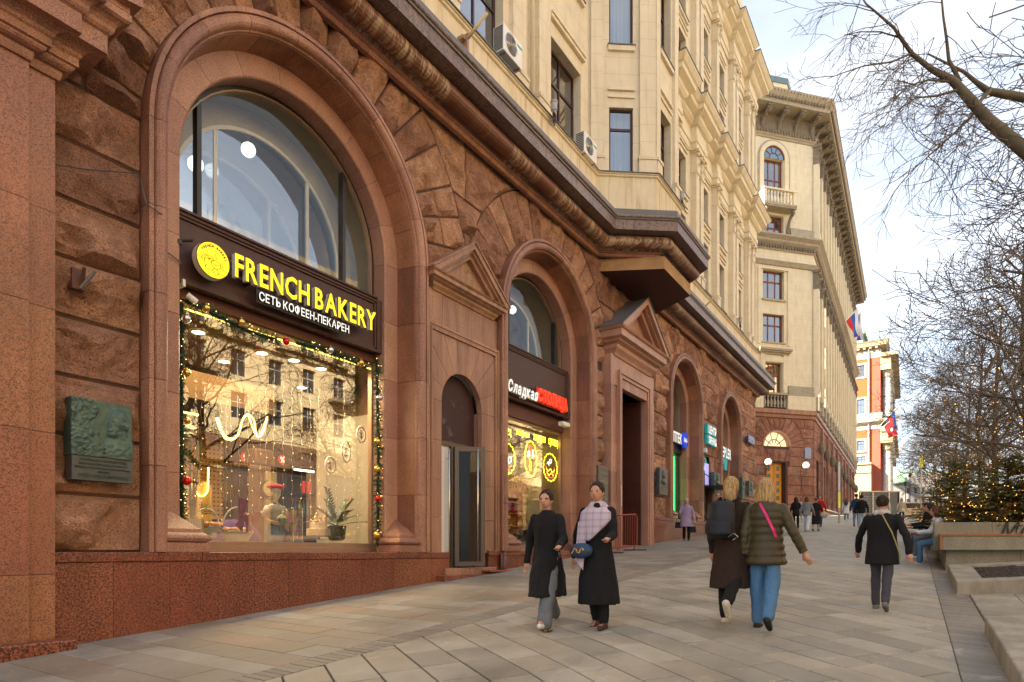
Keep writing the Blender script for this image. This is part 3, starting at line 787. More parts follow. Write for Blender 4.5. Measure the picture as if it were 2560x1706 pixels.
def window(F,w_,parent,fm,o=-.22,bars=1,trans=.68,fw=.07,curt=None,gm=None,name='window',back=True,bw=.05):
    a,b,c,d_=w_[:4]; mb=MB()
    F.box(mb,a+.002,a+fw,o-.06,o,c+.002,d_-.002); F.box(mb,b-fw,b-.002,o-.06,o,c+.002,d_-.002)
    F.box(mb,a+fw,b-fw,o-.06,o,d_-fw,d_-.002); F.box(mb,a+fw,b-fw,o-.06,o,c+.002,c+fw)
    zt=c+(d_-c)*trans if trans else None
    if trans: F.box(mb,a+fw,b-fw,o-.055,o-.002,zt-bw*.7,zt+bw*.7)
    for i in range(bars):
        u=a+(b-a)*(i+1)/(bars+1); F.box(mb,u-bw/2,u+bw/2,o-.055,o+.004,c+fw,d_-fw)
    wf=put(name,mb,fm,parent)
    us=[a+(b-a)*i/(bars+1) for i in range(bars+2)]; zz=[c,zt,d_] if trans else [c,d_]
    for u0,u1 in zip(us,us[1:]):
        for z0,z1 in zip(zz,zz[1:]): put('pane',F.quad(MB(),u0+.02,u1-.02,o-.03,z0+.03,z1-.03),gm or M['glass_win'],wf)
    if back:
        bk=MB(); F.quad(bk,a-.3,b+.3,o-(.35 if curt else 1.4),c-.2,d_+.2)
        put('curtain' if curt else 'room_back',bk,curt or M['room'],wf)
        if not curt: 
            bx=MB(); F.box(bx,a-.3,a-.28,o-1.4,o-.1,c-.2,d_+.2); F.box(bx,b+.28,b+.3,o-1.4,o-.1,c-.2,d_+.2); F.box(bx,a-.3,b+.3,o-1.4,o-.1,d_+.2,d_+.22); F.box(bx,a-.3,b+.3,o-1.4,o-.1,c-.22,c-.2); put('room',bx,M['reveal_b'],wf)
    return wf

# ---------------- cream storeys, left part and oriel
ZR=28.5; YW=8.78
FA=Frame((-6,YW),(17.5,YW))
def bay(c,hw=.88): return (c+6-hw,c+6+hw)
opsA=[]
LED=11.38
for c in (3.85,7.95,12.0,16.08):
    for (z0,z1) in ((11.45,14.15),(16.35,19.0),(20.6,23.2)):
        a,b=bay(c); opsA.append((a,b,z0,z1))
wall('cream_wall',FA,0,23.5,LED-.02,ZR,opsA,M['cream'],bld,rev=.32)
for i,w_ in enumerate(opsA):
    if w_[0]<5: continue
    window(FA,w_,bld,M['frame'],o=-.24,bars=1,trans=.66,curt=M['curtain'] if (i*7)%5<2 else None)
# base band and ledge, following the oriel
bandp=[(.0,9.95),(.0,LED-.06)]
MB_=MB().sweep([(-.25,9.9),(.02,9.9),(.02,LED-.05),(-.25,LED-.05)],MP); put('base_band',MB_,M['band_stain'],bld)
put('base_ledge',MB().sweep([(-.3,LED-.09),(.04,LED-.09),(.07,LED-.07),(.07,LED-.03),(.11,LED-.02),(.11,LED+.005),(-.3,LED+.03)],MP),M['cream_plain'],bld)
put('ledge_flashing',MB().sweep([(-.3,LED+.031),(.13,LED+.008),(.145,LED+.008),(.145,LED+.03),(-.3,LED+.06)],MP),M['cap'],bld)
# pilasters and window hoods on the left part
def pilaster(F,u0,u1,z0,z1,d_=.12,parent=bld,mat=None,cap=None,name='pilaster'):
    mat=mat or M['cream']; mb=MB(); F.box(mb,u0-.04,u1+.04,0,d_+.05,z0,z0+.5); F.box(mb,u0-.06,u1+.06,0,d_+.08,z0+.5,z0+.6); F.box(mb,u0,u1,0,d_,z0+.6,z1)
    o=put(name,mb,mat,parent)
    if cap:
        c=MB(); F.box(c,u0-.03,u1+.03,0,d_+.04,z1-.95,z1-.88)
        put('capital',capital(F,u0,u1,d_,z1-.88,z1),M['cream_plain'],parent)
        put('capital_necking',c,M['cream_plain'],parent)
    return o
def capital(F,u0,u1,d_,z0,z1,rows=2):
    mb=MB(); h=z1-z0; W=u1-u0
    F.box(mb,u0+.01,u1-.01,0,d_+.01,z0,z1-.12*h)
    n=4
    for r_ in range(rows):
        for i in range(n):
            a=u0+W*i/n-.01; b=u0+W*(i+1)/n+.01; m=(a+b)/2; zb=z0+h*.38*r_; zt=zb+h*.42
            P=[F(a+.02,d_+.01,zb),F(b-.02,d_+.01,zb),F(b,d_+.05,zb+h*.25),F(m,d_+.13,zt),F(a,d_+.05,zb+h*.25),F(m,d_+.04,zt-h*.1)]
            mb.add(P,[(0,1,2,5,4),(4,5,3),(5,2,3)])
    for u in(u0,u1):
        P=F(u,d_+.08,z1-.26*h); mb.ball(P,.075*h/.8,8,5)
    F.box(mb,u0-.08,u1+.08,0,d_+.14,z1-.13*h,z1)
    return mb
for c in (5.9,10.0,14.05):
    u=c+6
    for s_ in(-1,1): pilaster(FA,u+s_*.62-.30,u+s_*.62+.30,LED+.03,ZR,.13)
    mb=MB(); mb.tube([FA(u+.0,.10,LED+.4),FA(u,.10,ZR)],.05,8); put('drainpipe',mb,M['cream_plain'],bld,smooth=True)
for w_ in opsA:
    for (zz_,hh,oo) in ((w_[3]+.42,.10,.10),(w_[3]+.52,.05,.14)):
        mb=MB(); FA.box(mb,w_[0]-.12,w_[1]+.12,-.01,oo,zz_,zz_+hh); put('window_hood',mb,M['cream_plain'],bld)
    mb=MB(); FA.box(mb,w_[0]-.1,w_[1]+.1,-.01,.1,w_[2]-.16,w_[2]-.06); put('window_sill',mb,M['cream_plain'],bld)
    mb=MB(); FA.box(mb,w_[0]-.12,w_[1]+.12,-.01,.13,w_[2]-.057,w_[2]-.03); put('sill_flashing',mb,M['cap'],bld)
# oriel
OP=[(17.5,8.78),(18.72,7.18),(20.62,7.18),(21.8,8.78)]
O1,O2,O3=Frame(OP[0],OP[1]),Frame(OP[1],OP[2]),Frame(OP[2],OP[3])
fl=[(11.50,13.55),(15.45,17.9),(19.9,22.3)]
w1=[(.62,1.36,a,b) for a,b in fl]; wall('oriel_wall',O1,0,O1.L,LED-.02,ZR,w1,M['cream'],bld,rev=.16)
for i,w_ in enumerate(w1): window(O1,w_,bld,M['frame'],o=-.1,bars=0,trans=.70,curt=M['curtain'],fw=.06)
for w_ in w1:
    for a,b,o_ in ((w_[3]+.28,w_[3]+.36,.05),(w_[3]+.5,w_[3]+.58,.07)): put('window_hood',O1.box(MB(),w_[0]-.04,w_[1]+.04,0,o_,a,b),M['cream_plain'],bld)
    if w_[2]>12: put('window_sill',O1.box(MB(),w_[0]-.04,w_[1]+.04,0,.08,w_[2]-.2,w_[2]-.05),M['cream_plain'],bld); put('sill_flashing',O1.box(MB(),w_[0]-.06,w_[1]+.06,0,.11,w_[2]-.048,w_[2]-.02),M['cap'],bld)
pilaster(O1,.05,.40,LED+.03,ZR,.09); pilaster(O1,1.55,O1.L+.02,LED+.03,ZR,.10)
w2=[(.42,1.48,a,b) for a,b in ((11.6,13.9),(15.7,18.1),(20,22.3))]; wall('oriel_wall',O2,0,O2.L,LED-.02,ZR,w2,M['cream'],bld,rev=.3)
for w_ in w2: 
    window(O2,w_,bld,M['frame'],o=-.22,bars=1,trans=.66)
    for a,b,o_ in ((w_[3]+.28,w_[3]+.36,.05),(w_[3]+.5,w_[3]+.58,.07)): put('window_hood',O2.box(MB(),w_[0]-.04,w_[1]+.04,0,o_,a,b),M['cream_plain'],bld)
    put('window_sill',O2.box(MB(),w_[0]-.04,w_[1]+.04,0,.10,w_[2]-.2,w_[2]-.05),M['cream_plain'],bld); put('sill_flashing',O2.box(MB(),w_[0]-.06,w_[1]+.06,0,.13,w_[2]-.048,w_[2]-.02),M['cap'],bld)
pilaster(O2,-.02,.30,LED+.03,ZR,.10); pilaster(O2,1.6,1.92,LED+.03,ZR,.10)
wall('oriel_wall',O3,0,O3.L,LED-.02,ZR,[],M['cream'],bld)
# right part with giant pilasters and cornices that break forward
FC=Frame((21.8,YW),(XEND-.3,YW)); LC=FC.L
cen=[1.55,4.15,7.35,10.05,13.35]
opsC=[]
for c in cen:
    for (z0,z1) in ((11.9,14.1),(14.95,16.6),(19.6,21.6),(22.4,23.9)): opsC.append((c-.6,c+.6,z0,z1))
wall('cream_wall',FC,0,LC,LED-.02,ZR,opsC,M['cream'],bld,rev=.32)
for w_ in opsC:
    window(FC,w_,bld,M['frame'],o=-.24,bars=1,trans=.6,curt=M['curtain2'] if int(w_[0]*7+w_[2])%3==0 else None)
    put('window_sill',FC.box(MB(),w_[0]-.1,w_[1]+.1,0,.10,w_[2]-.16,w_[2]-.05),M['cream_plain'],bld); put('sill_flashing',FC.box(MB(),w_[0]-.12,w_[1]+.12,0,.13,w_[2]-.048,w_[2]-.02),M['cap'],bld)
    for zz_,hh,oo in ((w_[3]+.2,.08,.06),(w_[3]+.36,.06,.09)): put('window_hood',FC.box(MB(),w_[0]-.1,w_[1]+.1,0,oo,zz_,zz_+hh),M['cream_plain'],bld)
pils=[(2.65,3.1),(5.35,5.75),(6.0,6.4),(8.45,8.85),(11.35,11.75),(12.0,12.4),(14.5,14.9),(15.35,15.85)]
for u0,u1 in pils:
    pilaster(FC,u0,u1,LED+.03,17.2,.26,cap=True); pilaster(FC,u0,u1,19.1,24.9,.26,cap=True,)
def entab(zb,k=1.0,proj=.75):
    pr=[(0,0),(.05,0),(.05,.28),(.09,.3),(.09,.55),(.05,.57),(.05,.95),(.14,1.0),(.22,1.1),(.24,1.2),(.40,1.3),(.44,1.32),(.44,1.52),(.50,1.56),(.60,1.72),(.60,1.78)]
    pr=[(o*proj/.6,zb+z*k) for o,z in pr]; top=pr[-1][1]; pr.append((-.1,top+.06))
    path=[(0,0)]
    groups=[(2.55,3.2),(5.25,6.5),(8.35,8.95),(11.25,12.5),(14.4,LC+.02)]
    pts=[(0,0)]
    for a,b in groups: pts+=[(a,0),(a,.26),(b,.26)]+([(b,0)] if b<LC else [(b,-3)])
    P=[FC(u,o,0)[:2] for u,o in pts]
    Mq=mitre(P); put('entablature',MB().sweep(pr,Mq),M['cream_plain'],bld)
    put('cornice_flashing',MB().sweep([(pr[-2][0]-.05,top+.003),(pr[-2][0]+.03,top+.003),(pr[-2][0]+.03,top+.035),(-.1,top+.09)],Mq),M['cap'],bld)
entab(17.15,1.0,.7); entab(24.85,.95,.8)
put('side_wall',MB().box(XEND-.32,XEND-.3,YW-.26,24,9.9,ZR),M['cream'],bld)
put('roof_and_back',MB().box(-6,XEND-.35,9.6+6,24,-2,30).box(-6,XEND-.35,YW+.02,24,ZR,30),M['cream_plain'],bld)
# things fixed to the cream wall
def ac(x,z,lab,n=1):
    # outdoor air conditioner unit; local origin at its back bottom left
    e=empty('air_conditioner',(x,8.34,z),lab,'air conditioner','air conditioners on the cream wall')
    w_,h,d_=.80,.60,.30
    b=put('casing',MB().box(0,w_,-d_,0,0,h),M['white'],e,local=True,bev=.015)
    put('grille',MB().lathe([(.21,-.012),(.23,0)],(.32,-d_,.30),20,'y'),plain('grille_shadow',(.10,.09,.08),.6),e,local=True)
    mb=MB()
    for r_ in (.05,.09,.13,.17,.21,.24): mb.tube([(.32+r_*math.cos(t*math.pi/12),-d_-.016,.30+r_*math.sin(t*math.pi/12)) for t in range(25)],.004,4)
    for t in range(8): mb.tube([(.32,-d_-.018,.30),(.32+.24*math.cos(t*math.pi/4),-d_-.018,.30+.24*math.sin(t*math.pi/4))],.004,4)
    put('fan_guard',mb,M['steel'],e,local=True)
    mb=MB()
    for i in range(11): mb.box(-.012,0,-d_+.02,-.03,.04+i*.05,.062+i*.05)
    put('side_louvre',mb,M['black'],e,local=True)
    put('stripe',MB().box(.58,.795,-d_-.003,-d_,.44,.50),plain('teal_stripe',(.05,.35,.33),.5),e,local=True)
    put('bracket',MB().box(.08,.11,-d_,.02,-.03,-.002).box(.68,.71,-d_,.02,-.03,-.002).box(.08,.11,.0,.02,-.25,-.03).box(.68,.71,0,.02,-.25,-.03),M['alu_lt'],e,local=True)
    return e
p=A(1245,95,8.15); a1=ac(p[0],LED+.38+.0,'white air conditioner under the top left window above the long gutter'); q=A(1259,122,8.3); a1.location=(q[0],8.6,q[2])
p=A(1445,372,8.3); a2=ac(0,0,'smaller looking air conditioner beside the oriel just above the stained ledge'); q=A(1461,378,8.3); a2.location=(q[0],8.6,q[2])
def spot(p,lab,rz=0,s=1):
    e=empty('floodlight',p,lab,'floodlight','floodlights along the ledge',rz=rz); e.scale=(s,s,s)
    put('lamp_body',MB().lathe([(.06,0),(.085,.02),(.085,.20),(.10,.22),(.10,.26),(.02,.27)],(0,0,.06),14).lathe([(.05,-.06),(.06,.0)],(0,0,.06),10),plain('grey_lamp_metal',(.36,.35,.33),.5,metal=.3),e,local=True,smooth=False)
    put('bracket',MB().box(.05,.20,-.05,.05,-.12,.0).box(-.1,.1,-.02,.02,-.02,.02).tube([(.1,0,-.1),(.1,0,-.24)],.02,6),M['alu'],e,local=True)
    return e
spot(tuple(A(1385,285,8.28)),'white floodlight on the stained ledge between the two air conditioners',.4)
spot((20.72,6.98,11.6),'dark floodlight on the ledge at the corner of the oriel',.3).scale=(.9,.9,.9)
spot((22.1,8.2,11.62),'dark floodlight on the ledge just right of the oriel',.2)
spot((33.6,8.3,11.62),'small floodlight on the far end of the cream ledge',.2)
def pole(p,q,lab):
    e=empty('flag_holder',p,lab,'flag holder','empty flag holders on the cream band')
    d_=Vector(q)-Vector(p)
    put('tube',MB().tube([(0,0,0),tuple(d_)],.035,8),plain('beige_paint_tube',(.55,.43,.27),.6),e,local=True,smooth=True)
    put('bracket',MB().box(-.14,.02,0,.16,-.05,.02).box(-.03,.03,-.03,.12,-.3,.1).tube([(0,.1,-.25),(.03,.0,.05)],.015),M['alu_lt'],e,local=True)
pole(A(1168,98,8.2),A(1218,32,7.75),'beige flag tube sticking out above the near end of the gutter')
pole(A(1758,772,8.2),A(1788,740,7.7),'yellowish flag tube sticking out right of the oriel')
for i,(u,z) in enumerate(((14.2,13.2),)): pass
mb=MB()
for x,y,z in ((13.75,8.62,15.3),(13.95,8.62,15.0),(25.1,8.5,14.4),(25.15,8.5,14.1),(25.05,8.5,13.8)): mb.tube([(x,y,z),(x-.02,y-.16,z+.02)],.015,6)
put('wall_hook',mb,M['alu'],bld)
# ================================================================ the pavement
def pave_mat(name,c1,c2,c3,brick=None,rot=0):
    k=NM(name,.62,0,.35); r_=k.rnd()
    if brick:
        b=k.n.new('ShaderNodeTexBrick'); b.inputs['Scale'].default_value=1; b.inputs['Brick Width'].default_value=brick[0]; b.inputs['Row Height'].default_value=brick[1]; b.inputs['Mortar Size'].default_value=.008
        b.inputs['Color1'].default_value=(*c1,1); b.inputs['Color2'].default_value=(*c3,1); b.inputs['Mortar'].default_value=(c1[0]*.25,c1[1]*.25,c1[2]*.25,1)
        m=k.n.new('ShaderNodeMapping'); m.inputs['Rotation'].default_value=(0,0,rot); g=k.n.new('ShaderNodeNewGeometry'); k.t.links.new(g.outputs['Position'],m.inputs[0]); k.t.links.new(m.outputs[0],b.inputs['Vector'])
        base=b.outputs[0]
    else: base=k.mix(k.ramp(r_,(0.,0.),(1.,1.)),c1,c3)
    if not brick:
        r2=k.math('FRACT',k.math('MULTIPLY',r_,7.31),0); base=k.mix(k.ramp(r2,(.55,0.),(1.,1.)),base,c2)
    f=k.noise(1.1,6,.6); base=k.mix(k.ramp(f,(.35,.5),(.62,0.)),base,tuple(x*.42 for x in c1))
    g=k.noise(120,2,.6); base=k.mix(k.math('MULTIPLY',g,.5),base,tuple(x*.6 for x in c1))
    st=k.noise(5,6,.7,k.coord((1,1,1)),.4); base=k.mix(k.ramp(st,(.62,0.),(.78,.4)),base,tuple(min(1,x*1.5) for x in c3))
    v=k.vor(2.3); gum=k.ramp(v,(.025,1.),(.04,0.)); base=k.mix(k.math('MULTIPLY',gum,.55),base,tuple(x*.3 for x in c1)); sf=k.noise(.45,7,.75,None,.6); base=k.mix(k.ramp(sf,(.56,0.),(.70,.42)),base,tuple(x*.38 for x in c1)); sw=k.noise(.8,8,.8,k.coord((1,1.8,1)),1.); base=k.mix(k.ramp(sw,(.60,0.),(.70,.5)),base,(.58,.56,.52))
    k.color(base); k.rough(k.ramp(f,(.3,.5),(.7,.75))); k.bump(g,.15,.004)
    return k.done()
M['pave']=pave_mat('grey_granite_slab',(.31,.28,.23),(.44,.375,.28),(.52,.475,.39))
M['pave_near']=pave_mat('brown_grey_granite_slab',(.27,.23,.185),(.36,.265,.19),(.40,.375,.33))
M['sett']=pave_mat('dark_strip_setts',(.24,.21,.175),(.30,.25,.20),(.34,.31,.26))
M['pave_far']=pave_mat('far_granite_paving',(.38,.345,.28),(.43,.385,.31),(.46,.42,.34),brick=(.8,.4),rot=math.radians(-32))
M['bed_joint']=plain('paving_joint_sand',(.035,.030,.025),.95)
# ground sheet (joint bed), large enough to reach the horizon
mb=MB(); xs=[-60,-20,-4,0,4,8,12,16,20,24,28,34,40,50,58,70,90,120,160,220,400,1200]; ys=[-900,-300,-120,-60,-36,-12,-4,-2,-1,-.6,0,.5,1,1.5,2,2.5,3,5,7,8.6,14,30,60,200,900]
vs=[(x,y,gz(min(x,260),y)-.012) for x in xs for y in ys]; m=len(ys)
mb.add(vs,[(i*m+j,(i+1)*m+j,(i+1)*m+j+1,i*m+j+1) for i in range(len(xs)-1) for j in range(m-1)])
gm=NM('ground_bed_and_asphalt',.9)
g_=gm.n.new('ShaderNodeNewGeometry'); sp_=gm.n.new('ShaderNodeSeparateXYZ'); gm.t.links.new(g_.outputs['Position'],sp_.inputs[0])
gm.color(gm.mix(gm.math('LESS_THAN',sp_.outputs[1],-7.),(.055,.048,.04),gm.mix(gm.noise(30,3),(.045,.045,.047),(.07,.07,.07)))); 
tag(put('ground',mb,gm.done()),kind='structure')
# street direction is turned 1.6 degrees from the facade
SD=math.radians(1.63); cd,sd_=math.cos(SD),math.sin(SD)
def kerb_y(x): return -.36+.0285*(x-6.8)+.17      # left edge of the drain strip
pv=empty('pavement',(0,0,0)); tag(pv,kind='structure')
def slab(poly,mat,name,par=pv,h=.0,ch=.004):
    cx=sum(p[0] for p in poly)/len(poly); cy=sum(p[1] for p in poly)/len(poly)
    top=[]; mid=[]; n=len(poly)
    tz=rng.uniform(-.002,.002)
    tx,ty=rng.uniform(-.002,.002),rng.uniform(-.002,.002)
    vs=[]
    for k_,dz in ((0,-.02),(0,-.004),(1,0)):
        for x,y in poly:
            q=.006 if k_ else 0; L=math.hypot(x-cx,y-cy); xx=x+(cx-x)/L*q; yy=y+(cy-y)/L*q
            vs.append((xx,yy,gz(xx,yy)+h+dz+tz+tx*(x-cx)+ty*(y-cy)))
    fs=[tuple(range(2*n,3*n))]
    for a in(0,n): fs+=[(a+i,a+(i+1)%n,a+n+(i+1)%n,a+n+i) for i in range(n)]
    return vs,fs
def clip(poly,a,b,c):                     # keep a*x+b*y<=c
    o=[]
    for i in range(len(poly)):
        p,q=poly[i],poly[(i+1)%len(poly)]; dp=a*p[0]+b*p[1]-c; dq=a*q[0]+b*q[1]-c
        if dp<=0: o.append(p)
        if dp*dq<0: t=dp/(dp-dq); o.append((p[0]+(q[0]-p[0])*t,p[1]+(q[1]-p[1])*t))
    return o
def area(p): return abs(sum(p[i][0]*p[(i+1)%len(p)][1]-p[(i+1)%len(p)][0]*p[i][1] for i in range(len(p))))/2
def seen(cx,cy):
    Y=cx*CS+cy*SN
    if Y<4.0: return False
    X=cx*SN-cy*CS; px=1280+1600*X/Y; py=1381-1600*gz(cx,cy)/Y
    return -120<px<2700 and py<1860
XMAX=30; YB=4.93
allsl={'paving_slab':[], 'wall_side_slab':[], 'border_sett':[]}
# field of diagonal slabs
an=math.radians(57); ux,uy=math.cos(an),math.sin(an); vx,vy=uy,-ux
for j in range(-60,110):
    u=rng.uniform(0,.7)-40
    while u<45:
        L=rng.choice((.55,.62,.7,.85,.95)); 
        q=[]
        for a_,b_ in ((u+.009,j*.40+.010),(u+L-.009,j*.40+.010),(u+L-.009,j*.40+.390),(u+.009,j*.40+.390)): q.append((ux*a_+vx*b_,uy*a_+vy*b_))
        u+=L
        cx=sum(p[0] for p in q)/4; cy=sum(p[1] for p in q)/4
        if not(2<cx<XMAX+1 and -2<cy<6) or not seen(cx,cy): continue
        q=clip(q,0,1,YB-.01); 
        if len(q)>2: q=clip(q,.0285,-1,.0285*6.8+.36-.17-.004)
        if len(q)>2: q=clip(q,1,0,XMAX-.004)
        if len(q)>2 and area(q)>.0006: allsl['paving_slab'].append((q,'pave'))
# zone beside the facade: long slabs at right angles to it
x=1.6; 
while x<XMAX:
    w_=rng.choice((.28,.33,.4,.45)); y=YB+.36-rng.uniform(0,.6)
    while y<8.8:
        L=rng.choice((.6,.8,1.0,1.2)); q=[(x+.004,max(y,YB+.34)+.004),(min(x+w_,XMAX)-.004,max(y,YB+.34)+.004),(min(x+w_,XMAX)-.004,min(y+L,9)-.004),(x+.004,min(y+L,9)-.004)]
        if y+L>YB+.4 and seen(x,y+.3) and q[1][0]-q[0][0]>.03: allsl['wall_side_slab'].append((q,'pave_near'))
        y+=L
    x+=w_
# strips of thin setts: along the zone boundary and along the drain
x=2.
while x<XMAX:
    w_=rng.uniform(.055,.075)
    if seen(x,YB+.2): allsl['border_sett'].append(([(x+.006,YB+.0),(x+w_*1.5-.006,YB+.0),(x+w_*1.5-.006,YB+.335),(x+.006,YB+.335)],'sett'))
    yk=kerb_y(x)
    if seen(x,yk-.2): allsl['border_sett'].append(([(x+.003,yk-.42),(x+w_*1.5-.003,yk-.42),(x+w_*1.5-.003,yk-.003),(x+.003,yk-.003)],'sett'))
    x+=w_*1.5
# right of the drain strip
x=4
while x<XMAX:
    w_=.42; y=kerb_y(x)-.44
    while y>-4.2:
        L=rng.choice((.6,.8,.95)); q=[(x+.004,y-L+.004),(x+w_-.004,y-L+.004),(x+w_-.004,y-.004),(x+.004,y-.004)]
        if seen(x,y-.4): allsl['paving_slab'].append((q,'pave'))
        y-=L
    x+=w_
cntp=0
for nm,lst in allsl.items():
    lst.sort(key=lambda q:sum(p[0] for p in q[0])/len(q[0])*CS+sum(p[1] for p in q[0])/len(q[0])*SN)
    rest={}
    for i,(q,mt) in enumerate(lst):
        vs,fs=slab(q,M[mt],nm)
        if i<298 and nm!='border_sett' or i<200: put(nm,MB().add(vs,fs),M[mt],pv)
        else: rest.setdefault(mt,MB()).add(vs,fs)
    for mt,mb in rest.items(): put(nm+'_mass',mb,M[mt],pv,kind='stuff')
# beyond: paving whose joints only the material shows
mb=MB(); xs=[XMAX,34,40,50,58,66,80,100,150,230]; ys=[-7,-4.2,-2,-1,-.6,0,.5,1,1.5,2,2.5,3,5,7,9.5]; m=len(ys)
mb.add([(x,y,gz(x,y)) for x in xs for y in ys],[(i*m+j,(i+1)*m+j,(i+1)*m+j+1,i*m+j+1) for i in range(len(xs)-1) for j in range(m-1)])
put('far_paving',mb,M['pave_far'],pv)
lf=empty('fallen_leaf',G(1363,1583)); tag(lf,'dry brown leaf lying on the pavement in front of the walking couple','leaf')
mb=MB(); L=[(0,0),(.03,.035),(.02,.06),(.06,.05),(.09,.075),(.11,.03),(.14,.01),(.11,-.02),(.10,-.06),(.06,-.04),(.02,-.05),(.03,-.02)]
mb.add([(x,y,.012+.03*abs(y)*8*.2+.02*math.sin(x*30)) for x,y in L],[tuple(range(len(L)))]); mb.tube([(0,0,.01),(-.05,.01,.015)],.003,4)
put('blade',mb,plain('dry_leaf',(.25,.12,.05),.8),lf,local=True)
# ================================================================ lettering helper
GLY={}
def text_geo(s,size=1.0,offset=0.0,shear=0.0,res=2):
    cu=bpy.data.curves.new('t','FONT'); cu.body=s; cu.size=size; cu.offset=offset; cu.shear=shear; cu.resolution_u=res; cu.fill_mode='NONE' if False else 'FRONT'
    key=(s,size,offset,shear)
    if key in GLY: bpy.data.curves.remove(cu); return GLY[key]
    me=evalmesh(bpy.data.objects.new('t',cu))
    vs=[tuple(v.co) for v in me.vertices]; fs=[tuple(p.vertices) for p in me.polygons]
    bpy.data.curves.remove(cu); bpy.data.meshes.remove(me)
    GLY[key]=(vs,fs); return vs,fs
def solid(vs,fs,depth):
    """flat letter in x,y made into a solid of the given depth behind its face"""
    n=len(vs); V=[(x,y,0) for x,y,_ in vs]+[(x,y,-depth) for x,y,_ in vs]; F=list(fs)+[tuple(i+n for i in f[::-1]) for f in fs]
    cnt={}
    for f in fs:
        for i in range(len(f)):
            a,b=f[i],f[(i+1)%len(f)]; cnt[(a,b)]=1
    for (a,b) in cnt:
        if (b,a) not in cnt: F.append((b,a,a+n,b+n))
    return V,F
def letters(text,width,height,offset=.0,gap=.09,shear=0,joined=False):
    """list of (verts, faces) per letter laid out to fill width x height in x,y from the origin"""
    out=[]; x=0
    H=None; items=[]
    for ch in text:
        if ch==' ': items.append(None); continue
        vs,fs=text_geo(ch,1,offset,shear)
        if not vs: items.append(None); continue
        items.append((vs,fs))
    hy=max(max(v[1] for v in it[0]) for it in items if it); 
    x=0; pl=[]
    for ii,it in enumerate(items):
        if ii and text[ii]=='Y': x-=.10
        if it is None: x+=.22; pl.append(None); continue
        mn=min(v[0] for v in it[0]); mx_=max(v[0] for v in it[0]); pl.append((x-mn,)); x+=mx_-mn+gap
    tot=x-gap; sx_=width/tot; sy_=height/hy
    for it,p in zip(items,pl):
        if it is None: continue
        out.append(([((v[0]+p[0])*sx_,v[1]*sy_,0) for v in it[0]],it[1]))
    return out
def wall_letters(parent,text,x0,x1,z0,h,y,mat,depth=.05,offset=.02,sidemat=None,name='letter',gap=.09,shear=0,tilt=0,glow=None):
    for vs,fs in letters(text,x1-x0,h,offset,gap,shear):
        V,F=solid(vs,fs,depth) if depth else (vs,fs)
        nf=len(fs)
        W=[(x0+a,y-(-c) if 0 else y-c,z0+b+tilt*a) for a,b,c in V]
        # face towards -y : text z axis -> -y
        W=[(x0+a,y-c,z0+b+tilt*a) for a,b,c in V]
        o=put(name,MB().add(W,F),mat,parent)
        if sidemat and depth:
            o.data.materials.append(sidemat)
            for i,p in enumerate(o.data.polygons):
                if i>=nf: p.material_index=1
            
M['yel']=emit('yellow_sign_face',(.92,.60,.008),.22); M['letter_side']=plain('white_letter_return',(.70,.70,.68),.4,var=.03)
M['wht']=emit('white_sign_face',(.85,.85,.83),.10); M['redl']=emit('red_sign_face',(.75,.035,.01),.18)
M['blk']=plain('black_outline',(.012,.012,.012),.5,var=0)

